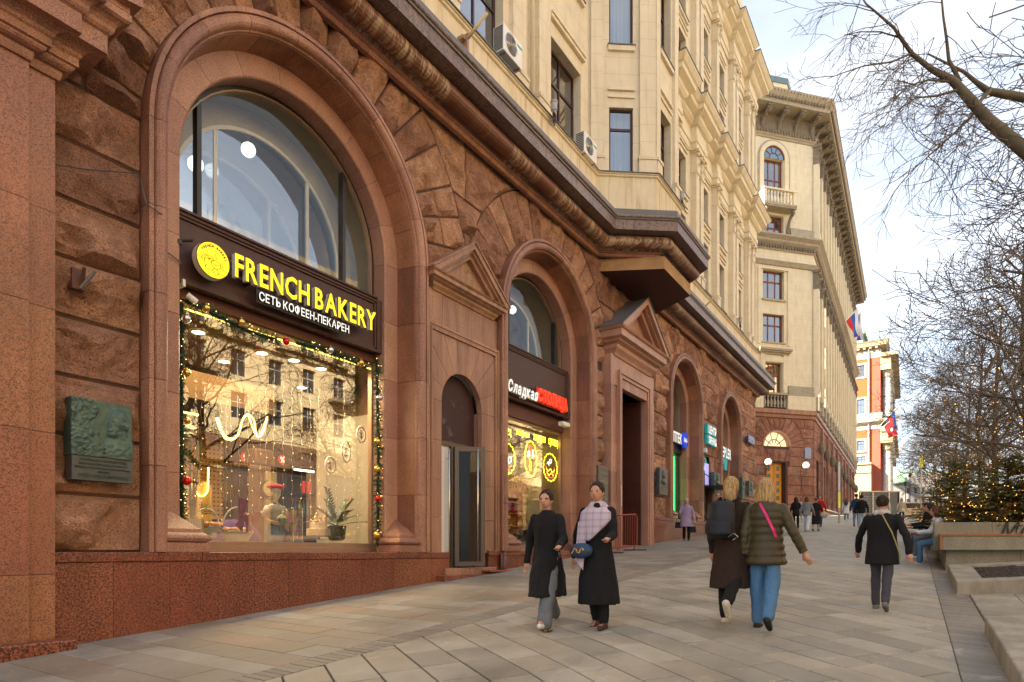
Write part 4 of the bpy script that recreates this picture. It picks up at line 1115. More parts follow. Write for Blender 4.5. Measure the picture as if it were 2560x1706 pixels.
# ================================================================ shop windows
def lunette(a,zb,mull,inner=True,interior=None):
    uc,zs=a['uc'],a['zs']; R=a['R']-.70; g=9.30
    def arcpts(r,y,n=24,z0=zs): return [(uc+r*math.cos(math.pi*i/n),y,z0+r*math.sin(math.pi*i/n)) for i in range(n+1)]
    wf=None
    mb=MB()
    # outer dark frame following the arch
    pr=[]
    p=[(uc+R,9.3,zb)]+arcpts(R-.0,9.3)+[(uc-R,9.3,zb)]
    def band(r0,r1,y0,y1):
        m=MB(); P=lambda r:[(uc+r,zb)]+[(uc+r*math.cos(math.pi*i/24),zs+r*math.sin(math.pi*i/24)) for i in range(25)]+[(uc-r,zb)]
        a0,a1=P(r0),P(r1); n=len(a0); vs=[(x,y0,z) for x,z in a0]+[(x,y0,z) for x,z in a1]+[(x,y1,z) for x,z in a0]+[(x,y1,z) for x,z in a1]
        fs=[]
        for i in range(n-1):
            fs+=[(i,i+1,n+i+1,n+i),(2*n+i,3*n+i,3*n+i+1,2*n+i+1),(i,2*n+i,2*n+i+1,i+1),(n+i,n+i+1,3*n+i+1,3*n+i)]
        return m.add(vs,fs)
    wf=put('lunette_window',band(R+.01,R-.055,9.22,9.34),M['black'],bld)
    put('frame_lip',band(R-.055,R-.075,9.20,9.32),M['alu_lt'],wf)
    xs_=[uc-R+.05]+list(mull)+[uc+R-.05]
    for x in mull:
        zt=zs+math.sqrt(max(.01,(R-.05)**2-(x-uc)**2)) 
        put('mullion',MB().box(x-.035,x+.035,9.21,9.33,zb,zt),M['black'],wf)
    put('bottom_rail',MB().box(uc-R+.05,uc+R-.05,9.2,9.34,zb,zb+.05),M['alu'],wf)
    # panes
    for x0,x1 in zip(xs_,xs_[1:]):
        n=8; top=[]
        for i in range(n+1):
            x=x0+(x1-x0)*i/n; q=(R-.05)**2-(x-uc)**2; top.append((x,9.28,zs+math.sqrt(max(0,q)) if abs(x-uc)<R else zs))
        put('pane',MB().add([(x0,9.28,zb+.04),(x1,9.28,zb+.04)]+top[::-1],[tuple(range(n+3))]),M['glass_up'] if not inner else glass_lt,wf)
    # plastered reveal behind
    pts=[(uc+R,zb)]+[(uc+R*math.cos(math.pi*i/24),zs+R*math.sin(math.pi*i/24)) for i in range(25)]+[(uc-R,zb)]
    m=MB(); n=len(pts); yb=9.85 if inner else 10.6
    m.add([(x,9.345,z) for x,z in pts]+[(x,yb,z) for x,z in pts],[(i,i+1,n+i+1,n+i) for i in range(n-1)]); m.box(uc-R,uc+R,9.345,yb,zb-.05,zb)
    put('reveal_lining',m,M['reveal_b'],wf)
    if inner:
        R2=R-.34; yb=9.85
        m=MB()
        a0=[(uc+R2*math.cos(math.pi*i/24),zs+R2*math.sin(math.pi*i/24)) for i in range(25)]; a0=[(uc+R2,zb)]+a0+[(uc-R2,zb)]
        r3=R2-.06; a1=[(uc+r3,zb)]+[(uc+r3*math.cos(math.pi*i/24),zs+r3*math.sin(math.pi*i/24)) for i in range(25)]+[(uc-r3,zb)]
        n=len(a0); put('inner_wall',MB().add([(x,yb,z) for x,z in pts]+[(x,yb,z) for x,z in a0],[(i,i+1,n+i+1,n+i) for i in range(n-1)]),M['reveal_b'],wf)
        fr=MB().add([(x,yb-.02,z) for x,z in a0]+[(x,yb-.02,z) for x,z in a1]+[(x,yb+.03,z) for x,z in a1],[(i,i+1,n+i+1,n+i) for i in range(n-1)]+[(n+i,n+i+1,2*n+i+1,2*n+i) for i in range(n-1)])
        for x in (uc-.92,uc+.92):
            zt=zs+math.sqrt(r3*r3-(x-uc)**2); fr.box(x-.03,x+.03,yb-.02,yb+.03,zb,zt)
        put('inner_frame',fr,M['white'],wf)
        pg=[(uc+r3*math.cos(math.pi*i/24),yb,zs+r3*math.sin(math.pi*i/24)) for i in range(25)]
        put('inner_pane',MB().add([(uc-r3,yb,zb),(uc+r3,yb,zb)]+pg,[tuple(range(27))]),M['glass_up'],wf)
    return wf
glass_lt=glass_mat('outer_lunette_glass',(.95,.97,.97),.025,.5)
M['glass_up']=glass_mat('inner_lunette_glass',(.45,.55,.62),.40,1.3,0,.0)
lunette(A1,4.92,(UX(495,9.25),UX(857,9.25)))
lunette(A2,5.25,(UX(1270,9.25),UX(1385,9.25)))
def lower(a,zb,zt,right=None,sill=True,gm=None,frame=None):
    uc=a['uc']; R=a['R']-.69; f=frame or M['alu_lt']; g=9.30
    wf=put('shop_window',MB().box(uc-R,uc-R+.04,9.24,9.34,zb+.18,zt).box(uc+R-.04,uc+R,9.24,9.34,zb+.18,zt).box(uc-R,uc+R,9.24,9.34,zt-.03,zt+.03),f,bld)
    put('sill_frame',MB().box(uc-R,uc+R,9.15,9.36,zb+.0,zb+.09).box(uc-R,uc+R,9.19,9.35,zb+.09,zb+.17),f,wf,bev=.006)
    put('pane',MB().add([(uc-R+.04,9.28,zb+.17),(uc+R-.04,9.28,zb+.17),(uc+R-.04,9.28,zt-.03),(uc-R+.04,9.28,zt-.03)],[(0,1,2,3)]),gm or M['glass'],wf)
    return wf
lower(A1,0,3.68); lower(A2,.03,3.50)
k=NM('brown_transom',.6); k.color((.12,.04,.025)); M['transom']=k.done()
def board(a,z0,z1,yf=8.99,lab='',ztr=3.7,lb=None):
    uc=a['uc']; R=a['R']-.70
    e=empty('sign_board',(uc,yf,z0),lab,'sign board')
    put('panel',MB().box(uc-R,uc+R,yf+.05,9.2,z0+.06,z1-.05),M['signboard'],e)
    for (za,zb_,o) in ((z0,z0+.05,.0),(z0+.05,z0+.10,.02),(z1-.05,z1,.0),(z1-.09,z1-.05,.02),(z1,z1+.04,-.03)):
        put('moulding',MB().box(uc-R,uc+R-.12,yf+o,yf+.15,za,zb_),M['signboard'],e,bev=.008)
    for xx,o in ((uc+R-.12,.0),(uc+R-.17,.02)): put('moulding',MB().box(xx,xx+.05 if o else uc+R,yf+o,yf+.15,z0,z1),M['signboard'],e,bev=.008)
    put('transom',MB().box(uc-R,uc+R,9.17,9.36,ztr,z0),M['transom'],e)
    put('back',MB().box(uc-R,uc+R,9.2,9.35,z0,z1+.02),M['signboard'],e)
    return e
board(A1,3.86,4.88,lab='dark brown moulded board across the big arch that carries the bakery letters',ztr=3.71)
board(A2,3.90,5.22,yf=8.95,lab='dark brown moulded board across the second arch that carries white and red letters',ztr=3.53)

# ---- bakery lettering
yl=8.80
e=empty('shop_lettering',(6,yl,4.3),'yellow and white channel letters FRENCH BAKERY with small white line below','sign')
xa,xb=UX(588,yl),UX(940,yl)
z_top=A(590,632,yl)[2]; z_bot=A(590,686,yl)[2]
z2t=A(930,780,yl)[2]; z2b=A(932,836,yl)[2]
hl=((z_top-z_bot)+(z2t-z2b))/2; zb_=(z_bot+z2b)/2
hl*=.95; zb_+=.025
wall_letters(e,'FRENCH BAKERY',xa,xb,zb_,hl,yl,M['yel'],depth=.085,offset=.022,sidemat=M['letter_side'],gap=.10)
for vs,fs in letters('FRENCH BAKERY',xb-xa,hl,.040,.064):
    put('letter_outline',MB().add([(xa+a,yl+.004,zb_+b) for a,b,c in vs],fs),M['blk'],e)
put('rail',MB().box(xa-.25,xb-.1,yl+.09,yl+.11,zb_+.02,zb_+.06).box(xa-.25,xb-.1,yl+.09,yl+.11,zb_+hl-.08,zb_+hl-.04).box(xa+.3,xa+.33,yl+.1,9.05,zb_,zb_+hl).box(xb-.6,xb-.57,yl+.1,9.05,zb_,zb_+hl),M['signboard'],e)
xa2,xb2=UX(648,yl),UX(873,yl); h2=A(650,722,yl)[2]-A(650,745,yl)[2]; zz2=(A(650,746,yl)[2]+A(870,824,yl)[2])/2-.045
wall_letters(e,'СЕТЬ КОФЕЕН-ПЕКАРЕН',xa2,xb2,zz2,h2,yl,M['wht'],depth=.04,offset=.018,sidemat=M['blk'],gap=.10,name='small_letter')
put('letter_tray',MB().box(xa2-.03,xb2+.03,yl+.03,yl+.06,zz2-.025,zz2+h2+.025),M['blk'],e)
# round badge
c=A(533,652,yl-.02); rr=(A(533,608,yl)[2]-A(533,698,yl)[2])/2
bg_=empty('round_badge',c,'round yellow badge with a black croissant and cup drawing left of the bakery letters','sign')
put('rim',MB().lathe([(rr,0),(rr,.10)],c,32,'y'),M['letter_side'],bg_,smooth=False)
put('dark_ring',MB().lathe([(rr,-.004),(rr,.001)],c,32,'y'),M['blk'],bg_)
put('face',MB().lathe([(rr*.95,-.009),(rr*.95,-.003)],c,32,'y'),M['yel'],bg_)
def line(pts,w_=.006,par=bg_,mat=None,y=None,name='drawn_line'):
    P=[(c[0]+a*rr,(c[1]-.011) if y is None else y,c[2]+b*rr) for a,b in pts]; put(name,MB().tube(P,w_,4),mat or M['blk'],par)
cu=lambda cx,cz,rx,rz,a0,a1,n=12:[(cx+rx*math.cos(math.radians(a0+(a1-a0)*i/n)),cz+rz*math.sin(math.radians(a0+(a1-a0)*i/n))) for i in range(n+1)]
for p_ in (cu(.15,-.1,.28,.12,0,360),cu(.15,-.12,.28,.32,180,360),cu(.42,-.14,.12,.12,-80,90),cu(-.3,-.1,.38,.28,20,200),cu(-.3,-.18,.25,.2,20,220),cu(-.38,-.1,.15,.22,0,200),cu(-.15,-.14,.18,.2,10,170),[(-.95,-.02),(-.6,-.12)],[(.4,-.3),(.95,-.42)],[(.12,.05),(.2,.18),(.08,.3),(.16,.45),(.1,.55)],
           [(-.5,-.5)]+cu(-.4,-.5,.1,.12,90,330)+[(-.2,-.62),(-.1,-.5),(-.05,-.62)],cu(.12,-.58,.16,.18,100,440),[(.28,-.7),(.36,-.55),(.4,-.7),(.48,-.6),(.55,-.7),(.62,-.62),(.7,-.68)]): line(p_,.0035)
for i,ch in enumerate('FRENCH BAKERY'):
    if ch==' ': continue
    vs,fs=text_geo(ch,.19*rr,.003); an=math.radians(150-i*10.4); 
    ca,sa=math.cos(an-math.pi/2),math.sin(an-math.pi/2)
    put('arc_letter',MB().add([(c[0]+.70*rr*math.cos(an)+x*ca-y*sa,c[1]-.0115,c[2]+.70*rr*math.sin(an)+x*sa+y*ca) for x,y,_ in vs],fs),M['blk'],bg_)
put('mount',MB().tube([(c[0]-rr*.5,c[1]+.08,c[2]),(c[0]-rr*.5,9.04,c[2])],.02),M['black'],bg_)
tag(put('cctv_camera',MB().tube([(4.98,8.93,4.42),(5.12,8.88,4.47)],.025,8).box(4.92,4.98,8.9,9.04,4.36,4.42),M['black']),'tiny dark camera bracket at the left end of the bakery board','camera')
tag(put('small_floodlight',MB().tube([A(468,738,8.95),A(492,757,8.9)],.045,10).box(5.02,5.06,8.95,9.1,3.80,3.9),M['white']),'small white tube shaped lamp under the left end of the bakery board','lamp')

# ---- letters over the second arch
e=empty('shop_lettering',(14,8.8,4.4),'white cursive word and red block word on the second arch board','sign')
xa,xb=UX(1271,8.8),UX(1346,8.8); za=A(1262,965,8.8)[2]; ht=A(1262,933,8.8)[2]-za; zb2=A(1343,1003,8.8)[2]
wall_letters(e,'Сладкая',xa,xb,(za+zb2)/2-.03,ht*.95,8.8,M['wht'],depth=.07,offset=.035,sidemat=M['letter_side'],gap=.02,shear=.25)
xa,xb=UX(1348,8.8),UX(1420,8.8); za=A(1349,1000,8.8)[2]; ht=A(1349,968,8.8)[2]-za; zb2=A(1418,1028,8.8)[2]
wall_letters(e,'СТОЛИЦА',xa,xb,(za+zb2)/2,ht,8.8,M['redl'],depth=.08,offset=.035,gap=.07)
put('backing_tray',MB().box(xa-.03,xb+.02,8.88,8.92,(za+zb2)/2-.05,(za+zb2)/2+ht+.03),plain('dark_red_tray',(.35,.02,.01)),e)
sf=empty('white_floodlight',A(1408,1062,8.9),'flat white floodlight hanging under the right end of the second board','lamp')
q=A(1408,1062,8.9); put('housing',MB().box(q[0]-.2,q[0]+.2,q[1]-.12,q[1]+.06,q[2]-.06,q[2]+.06),M['white'],sf,bev=.02); put('cable',MB().tube([(q[0]+.12,q[1]+.05,q[2]+.06),(q[0]+.2,q[1]+.03,q[2]+.25),(q[0]+.05,q[1]+.0,q[2]+.45)],.012),M['black'],sf)

# ================================================================ inside the bakery
RX0,RX1,RY1=4.3,10.2,15.5
int_=lambda n,mb,m,**k: put(n,mb,m,bld,**k)
M['wallw']=plain('brown_cafe_wall',(.10,.06,.032),.85,var=.25,nsc=2); M['wallc']=plain('ochre_cafe_wall',(.13,.08,.035),.8,var=.15,nsc=2)
M['wood']=plain('dark_wood',(.06,.03,.018),.5,var=.3)
int_('cafe_floor',MB().box(RX0,RX1,9.36,RY1,-.5,-.42),M['wood'])
int_('cafe_back_wall',MB().box(RX0,RX1,RY1,RY1+.1,-.42,3.7),M['wallw'])
int_('cafe_side_wall',MB().box(RX1,RX1+.05,9.36,RY1,-.42,3.7),M['wallc']); int_('cafe_side_wall',MB().box(RX0-.05,RX0,9.36,RY1,-.42,3.7),M['wallw'])
int_('cafe_ceiling',MB().box(RX0,RX1,9.36,RY1,3.69,3.74),M['wallc'])
int_('display_ledge',MB().box(4.9,9.05,9.36,10.05,.0,.165),M['reveal_b'])
# raised brown box ceiling with a yellow light line
def lamp_area(loc,sx_,sy_,e_,col,name='shop_area_light',rot=(0,0,0)):
    l=bpy.data.lights.new(name,'AREA'); l.shape='RECTANGLE'; l.size=sx_; l.size_y=sy_; l.energy=e_; l.color=col
    o=bpy.data.objects.new(name,l); sc.collection.objects.link(o); o.location=loc; o.rotation_euler=rot; return o
lamp_area((7,11.6,3.6),3.6,2.2,60,(1,.66,.28)); lamp_area((6.9,9.9,3.55),3.6,.5,46,(1,.76,.45)); lamp_area((6.9,14.2,3.5),2.6,1.0,60,(1,.52,.14));  # middle light is added near the glass to brighten the display ledge
M['lampd']=emit('ceiling_lamp_glow',(1,.88,.66),1.6); M['neon']=emit('warm_neon',(1,.58,.10),2.0); M['bulb']=emit('tiny_warm_bulb',(1,.60,.18),2.2); M['yline']=emit('yellow_led_line',(1,.80,.12),.7)
dl=[(497,834),(662,795),(734,905),(582,930),(480,1003),(665,880),(800,920),(760,958),(612,978),(700,1018)]
mp0=None
for i,(px,py) in enumerate(((655,884),(735,902),(496,832),(803,923),(615,980),(755,970),(560,905),(481,994))):
    # place on the ceiling
    z=3.66; Y=z*1600/(1381-py); X=(px-1280)/1600*Y; x=Y*CS+X*SN; y=Y*SN-X*CS
    if y>9.6 and x<RX1-.2 and y<RY1: 
        if mp0 is None:
            mp0=empty('ceiling_light',(x,y,z),'round warm ceiling light inside the bakery','ceiling light','ceiling lights in the bakery'); put('disc',MB().lathe([(.10,0),(.12,.02)],(0,0,0),16),M['lampd'],mp0,local=True); put('rim',MB().lathe([(.12,.0),(.15,.03)],(0,0,0),16),M['white'],mp0,local=True)
        else: copy_tree(mp0,(x,y,z),label=ORD[i]+' listed round warm ceiling light inside the bakery')
tag(put('led_strip',MB().box(4.4,6.4,10.9,10.93,2.42,2.45),M['yline']),'yellow light line along the ceiling box inside the bakery','light strip')
int_('ceiling_box',MB().box(5.2,9.0,12.25,15.4,3.05,3.7),M['wallw'])
# pegboard wall, column and counter things
bx=empty('peg_board',(7.7,13.5,0),'orange lit peg board wall behind the counter of the bakery','wall panel')
px0_,px1_=6.9,9.2
put('panel',MB().box(px0_,px1_,14.6,14.66,.8,3.0),plain('orange_panel',(.62,.33,.07),.7,var=.05),bx)
mb=MB()
for i in range(22):
    for j in range(20): 
        x=px0_+.05+i*.105; z=.9+j*.105; mb.box(x,x+.03,14.585,14.6,z,z+.03)
put('holes',mb,M['wood'],bx,kind='stuff')
red=plain('red_sticker',(.45,.015,.012),.5,var=0)
def sticker(px,py,n,r,lab):
    p=A(px,py,n); s_=empty('percent_sticker',p,lab,'sticker','red percent stickers above the counter')
    put('disc',MB().lathe([(r,0),(r,.01)],(0,0,0),20,'y'),red,s_,local=True)
    vs,fs=text_geo('%',r*1.5,.006); mn=(min(v[0] for v in vs)+max(v[0] for v in vs))/2; mz=(min(v[1] for v in vs)+max(v[1] for v in vs))/2
    put('percent_mark',MB().add([(x-mn,-.004,y-mz) for x,y,_ in vs],fs),M['wht'],s_,local=True)
for i,(px,py) in enumerate(((614,1145),(655,1147),(706,1150),(748,1152))): sticker(px,py,12.4,.115,ORD[i]+' from the left of four round red percent stickers over the counter')
cb=empty('bar_counter',(8.3,12.6,-.4),'black framed drinks shelf with red jars and bottles behind the mannequin','shelf')
xa,xb=UX(712,12.4),UX(788,12.4)
put('frame',MB().box(xa,xa+.06,12.4,12.46,-.4,2.35).box(xb-.06,xb,12.4,12.46,-.4,2.35).box(xa,xb,12.35,12.9,2.0,2.35).box(xa,xb,12.4,12.9,1.35,1.39).box(xa,xb,12.4,12.9,.85,.89).box(xa,xb,12.3,12.9,-.4,.45),M['black'],cb)
put('light_bar',MB().box(xa+.25,xb-.05,12.38,12.40,1.90,1.94),M['lampd'],cb)
rj=plain('red_jar',(.5,.02,.015),.3,var=.1); 
for i in range(5): put('jar',MB().lathe([(.06,0),(.06,.26),(.05,.28),(.05,.31)],(xa+.65+i*.15,12.55,1.39),10),rj,cb)
for i in range(9): put('bottle',MB().lathe([(.04,0),(.04,.2),(.015,.26),(.015,.33)],(xa+.4+i*.12,12.55,.89),8),plain('bottle_glass',[(.05,.12,.3),(.35,.3,.03),(.06,.2,.08)][i%3],.2,var=0),cb)
cl=empty('cafe_column',(7.2,12.0,-.4),'square cream column with a dark round café sign behind the mannequin','column')
xa,xb=UX(664,11.9),UX(692,11.9)
put('shaft',MB().box(xa,xb,11.9,12.3,-.4,1.75),plain('cream_column',(.22,.17,.10)),cl); 
put('hood',MB().box(xa-.75,xb+.02,11.88,12.4,1.72,1.84).box(xa-.25,xb-.06,11.9,12.3,1.84,2.2),M['wood'],cl,bev=.05)
put('side_panel',MB().box(xa-.72,xa-.002,11.95,12.3,-.4,1.72),M['wood'],cl)
put('round_sign',MB().lathe([(.2,0),(.2,.015)],(xb-.18,11.88,1.35),24,'y'),plain('tan_sign',(.25,.19,.1)),cl); put('round_sign_moon',MB().lathe([(.18,0),(.18,.01)],(xb-.235,11.872,1.35),24,'y'),M['blk'],cl); put('round_sign_disc',MB().lathe([(.165,0),(.165,.01)],(xb-.19,11.866,1.36),24,'y'),plain('tan_sign2',(.30,.24,.14)),cl)
am=empty('arched_mirror',(5.3,14.5,-.3),'tall arched mirror glowing on the back wall at the left of the bakery','mirror')
q0,q1=UX(493,12.6),UX(530,12.6)
pp=[(q0,-.2),(q1,-.2)]+[((q0+q1)/2+(q1-q0)/2*math.cos(math.pi*i/12),1.3+(q1-q0)/2*math.sin(math.pi*i/12)) for i in range(13)]
put('glass',MB().prism(pp,12.6,12.63,'y'),plain('amber_mirror',(.38,.25,.08),.3),am)
put('neon_hook',MB().tube([((q0+q1)/2-.1+.14*math.cos(math.radians(a_)),12.55,1.35+.2*math.sin(math.radians(a_))) for a_ in range(170,380,15)]+[((q0+q1)/2+.05,12.55,1.75)],.016,6),M['neon'],am)
sfa=empty('sofa',(6.2,10.8,-.42),'dark purple velvet armchair behind the bread baskets','armchair')
put('back',MB().ball((UX(600,10.7),10.9,.15),.55,16,10,(1.05,.5,.85)),plain('purple_velvet',(.05,.015,.10),.9),sfa,smooth=True); put('seat',MB().ball((UX(530,10.7),10.8,-.1),.5,16,8,(1.1,.6,.6)),plain('purple_velvet_seat',(.045,.012,.09),.9),sfa,smooth=True)

# neon squiggle (a closed looping line)
nq=empty('neon_squiggle',A(605,1065,10.0),'glowing warm looping neon line hanging in the bakery window','neon light')
P=[]; cx,cy_=604,1066
for i in range(90):
    t=i/89; px=543+124*t; py=1066+33*math.sin(t*2*math.pi*2.0+.35+math.pi)*(1); P.append(A(px,py-(6 if 0 else 0),10.0))
P2=[A(545+122*t,1062+36*math.sin(t*math.pi*3+.1)*(1 if 1 else 0),10.03) for t in [i/60 for i in range(61)]]
P=[A(*p,10.0) for p in [(540,1045),(548,1068),(565,1092),(580,1096),(594,1088),(602,1062),(612,1040),(622,1042),(632,1070),(644,1092),(655,1086),(664,1062),(668,1042)]]
P2=[A(*p,10.04) for p in [(668,1044),(655,1078),(645,1094),(638,1072),(634,1050),(620,1036),(606,1052),(598,1082),(583,1099),(562,1096),(552,1072),(545,1045)]]
def smoothp(P,n=4):
    out=[]
    for i in range(len(P)-1):
        p0,p1,p2,p3=P[max(i-1,0)],P[i],P[i+1],P[min(i+2,len(P)-1)]
        for j in range(n):
            t=j/n; out.append(tuple(.5*((2*p1[k_])+(-p0[k_]+p2[k_])*t+(2*p0[k_]-5*p1[k_]+4*p2[k_]-p3[k_])*t*t+(-p0[k_]+3*p1[k_]-3*p2[k_]+p3[k_])*t**3) for k_ in range(3)))
    return out+[P[-1]]
put('tube',MB().tube(smoothp(P),.011,6),M['neon'],nq); put('tube',MB().tube(smoothp(P2),.011,6),M['neon'],nq)
# fairy light strings
for i,(px,y0,y1) in enumerate(((487,1100,1240),(503,1090,1290),(552,1100,1300),(566,1095,1270),(577,1120,1290),(598,1100,1265),(620,1110,1285),(631,1100,1300),(651,1100,1280),(665,1080,1180),(684,1060,1180),(708,1060,1280),(730,1080,1270),(753,1070,1280),(776,1080,1300),(797,1080,1300),(820,1150,1315),(840,1170,1310),(860,1080,1320),(895,1180,1320))):
    a_=A(px,y0-110,9.5); b_=A(px,y1,9.5); e=empty('fairy_light_string',b_,ORD[i]+' from the left of the twenty hanging light strings in the bakery window','light string','fairy light strings in the bakery window')
    n=int((a_[2]-b_[2])/.06); P=[(b_[0]+.012*math.sin(j*1.3+i),b_[1]+.01*math.cos(j*1.7),b_[2]+(a_[2]-b_[2])*j/n) for j in range(n+1)]
    put('wire',MB().tube(P,.0028,3),plain('pale_wire',(.55,.50,.40),.5,var=0) if i==0 else bpy.data.materials['pale_wire'],e)
    mb=MB()
    for j in range(0,n,4): p=P[j]; mb.ball((p[0]+.012,p[1],p[2]),.0045,5,4)
    put('bulbs',mb,M['bulb'],e)
# wreaths stuck to the glass side
for (px,py,rx,rz,lab) in ((826,1163,.115,.15,'lowest and left of the three white hanging wreaths'),(865,1130,.11,.20,'tall middle one of the three white hanging wreaths'),(903,1087,.11,.155,'highest and right of the three white hanging wreaths')):
    p=A(px,py,9.55); e=empty('wreath',p,lab+' in the bakery window','wreath','white wreaths in the bakery window')
    mb=MB(); ring=[(rx*math.cos(t*math.pi/12),0,rz*math.sin(t*math.pi/12)) for t in range(25)]; mb.tube(ring,.018,6,cap=False); put('ring',mb,M['white'],e,local=True,smooth=True)
    mb=MB(); r_=random.Random(int(px))
    for j in range(26): a_=r_.uniform(0,6.28); q=r_.uniform(0,.6)*rx; mb.ball((q*math.cos(a_),.01,q*math.sin(a_)+.02),.010,5,3)
    put('lavender',mb,plain('dried_lavender',(.12,.05,.18),.8,var=.3),e,local=True)
    mb=MB(); 
    for j in range(12): a_=r_.uniform(-2.4,-.7); mb.tube([(0,.01,0),(.07*math.cos(a_),.01,.09*math.sin(a_))],.004,3)
    put('stems',mb,plain('wreath_stem',(.08,.16,.04),.8,var=.2),e,local=True)
# mannequin with beret
mx_=A(688,1357,9.72); mn=empty('mannequin',mx_,'half mannequin in red beret, striped shirt and jeans holding flowers','mannequin')
def L(prof,cx=0,cy=0,n=18,sc2=(1,.62)): return MB().lathe(prof,(cx,cy,0),n,'z',0,sc2)
skinp=plain('ivory_plastic',(.78,.73,.58),.4,var=.03)
put('jeans',L([(.14,0),(.16,.08),(.175,.16),(.165,.26),(.15,.34)]),plain('light_blue_denim',(.13,.22,.33),.8,var=.4,nsc=14),mn,local=True,smooth=True)
k=NM('striped_knit',.8); s_=k.n.new('ShaderNodeSeparateXYZ'); g=k.n.new('ShaderNodeNewGeometry'); k.t.links.new(g.outputs['Position'],s_.inputs[0]); k.color(k.mix(k.math('LESS_THAN',k.math('PINGPONG',s_.outputs[2],.0105),.0035),(.62,.60,.54),(.05,.05,.05))); st=k.done()
put('striped_shirt',L([(.145,.33),(.135,.40),(.15,.48),(.17,.56),(.165,.63),(.10,.675),(.06,.69)]),st,mn,local=True,smooth=True)
mb=MB(); mb.tube([(-.15,0,.62),(-.21,-.02,.54),(-.22,-.03,.46)],[.055,.055,.06],10); put('sleeve',mb,st,mn,local=True,smooth=True); mb=MB(); mb.tube([(.14,0,.62),(.19,-.04,.54),(.18,-.08,.46)],[.055,.055,.06],10); put('sleeve',mb,st,mn,local=True,smooth=True)
put('collar',L([(.075,.665),(.11,.65),(.07,.70)]),plain('navy_collar',(.03,.04,.06)),mn,local=True,smooth=True)
put('head',MB().lathe([(.045,.66),(.042,.74),(.05,.77),(.062,.79),(.085,.84),(.093,.90),(.088,.95),(.06,.99),(.02,1.0)],(0,-.01,0),18,'z',0,(1,.95)),skinp,mn,local=True,smooth=True)
put('eyelash',MB().tube([(.035,-.095,.905),(.05,-.089,.897),(.066,-.078,.9)],.003,4).tube([(-.035,-.095,.905),(-.02,-.1,.897),(-.005,-.102,.9)],.003,4),M['blk'],mn,local=True)
put('red_beret',MB().lathe([(.092,.93),(.10,.95),(.145,.965),(.155,.985),(.13,1.015),(.06,1.035),(.01,1.045)],(0.01,0,0),20,'z',0,(1,.95)),plain('red_felt',(.50,.012,.012),.9,var=.1),mn,local=True,smooth=True)
wd=plain('wooden_hand',(.55,.33,.17),.5,var=.1)
def marm(P,R_):
    put('wooden_arm',MB().tube(P,R_,8),wd,mn,local=True,smooth=True)
marm([(-.22,-.03,.46),(-.20,-.08,.37),(-.06,-.17,.33),(.06,-.2,.32)],[.035,.034,.03,.022]); marm([(.18,-.08,.46),(.2,-.1,.35),(.12,-.16,.27),(.06,-.2,.26)],[.035,.034,.03,.022])
mb=MB()
for j in range(4): mb.tube([(.06,-.2,.335-j*.012),(.11,-.215,.33-j*.014),(.13,-.19,.325-j*.014)],.008,5); mb.tube([(.06,-.2,.27-j*.012),(.11,-.215,.26-j*.014),(.13,-.19,.255-j*.014)],.008,5)
put('wooden_fingers',mb,wd,mn,local=True)
put('belt_tie',MB().tube([(0,-.1,.33),(.0,-.115,.2)],.006,4).box(-.14,.14,-.098,.08,.325,.34),plain('maroon_belt',(.10,.01,.02)),mn,local=True)
bq=empty('bouquet',(mx_[0],mx_[1]-.2,mx_[2]+.4),'bunch of small white and yellow flowers held by the mannequin','bouquet'); r_=random.Random(3)
mb=MB()
for j in range(70): a_=r_.uniform(0,6.28); b_=r_.uniform(0,1.4); q=.085; mb.ball((-.03+q*math.cos(a_)*math.sin(b_),q*.7*math.sin(a_)*math.sin(b_)-.03,q*math.cos(b_)*.9+.0),.013,5,4)
put('blossoms',mb,plain('white_blossom',(.66,.66,.42),.8,var=.3,nsc=40),bq,local=True); put('wrapping',MB().lathe([(.015,-.12),(.09,.02)],(-.03,-.03,0),10),plain('green_leaves',(.15,.22,.05)),bq,local=True)
def cup(parent,loc,r0,r1,h,name='cup'):
    k=NM('pink_yellow_print',.5) if 'pink_yellow_print' not in bpy.data.materials else None
    if k: g_=k.noise(9,2,.5); k.color(k.ramp(g_,(.47,(.75,.55,.03)),(.5,(.70,.30,.38)),interp='CONSTANT')); k.done()
    put(name,MB().lathe([(r0,0),(r1,h),(r1*.9,h),(r1*.85,h-.01)],loc,14),bpy.data.materials['pink_yellow_print'],parent)
pc=empty('paper_cup',(mx_[0]+.13,mx_[1]-.22,mx_[2]+.36),'yellow and pink paper cup in the hand of the mannequin','cup'); cup(pc,(mx_[0]+.13,mx_[1]-.22,mx_[2]+.36),.045,.065,.16)
st_=A(745,1356,9.6); cs=empty('cup_tower',st_,'tower of yellow and pink cups in a clear display case','display case')
for j in range(4): cup(cs,(st_[0]+(-.02 if j%2 else .02),st_[1]+.1,st_[2]+.05+j*.13),.045,.06,.14)
put('clear_case',MB().box(st_[0]-.10,st_[0]+.10,st_[1],st_[1]+.2,st_[2],st_[2]+.62),glass_mat('clear_case',(.9,.9,.88),.03,.6),cs); put('case_edges',MB().box(st_[0]-.105,st_[0]-.095,st_[1]-.005,st_[1]+.005,st_[2],st_[2]+.62).box(st_[0]+.095,st_[0]+.105,st_[1]-.005,st_[1]+.005,st_[2],st_[2]+.62),M['white'],cs)
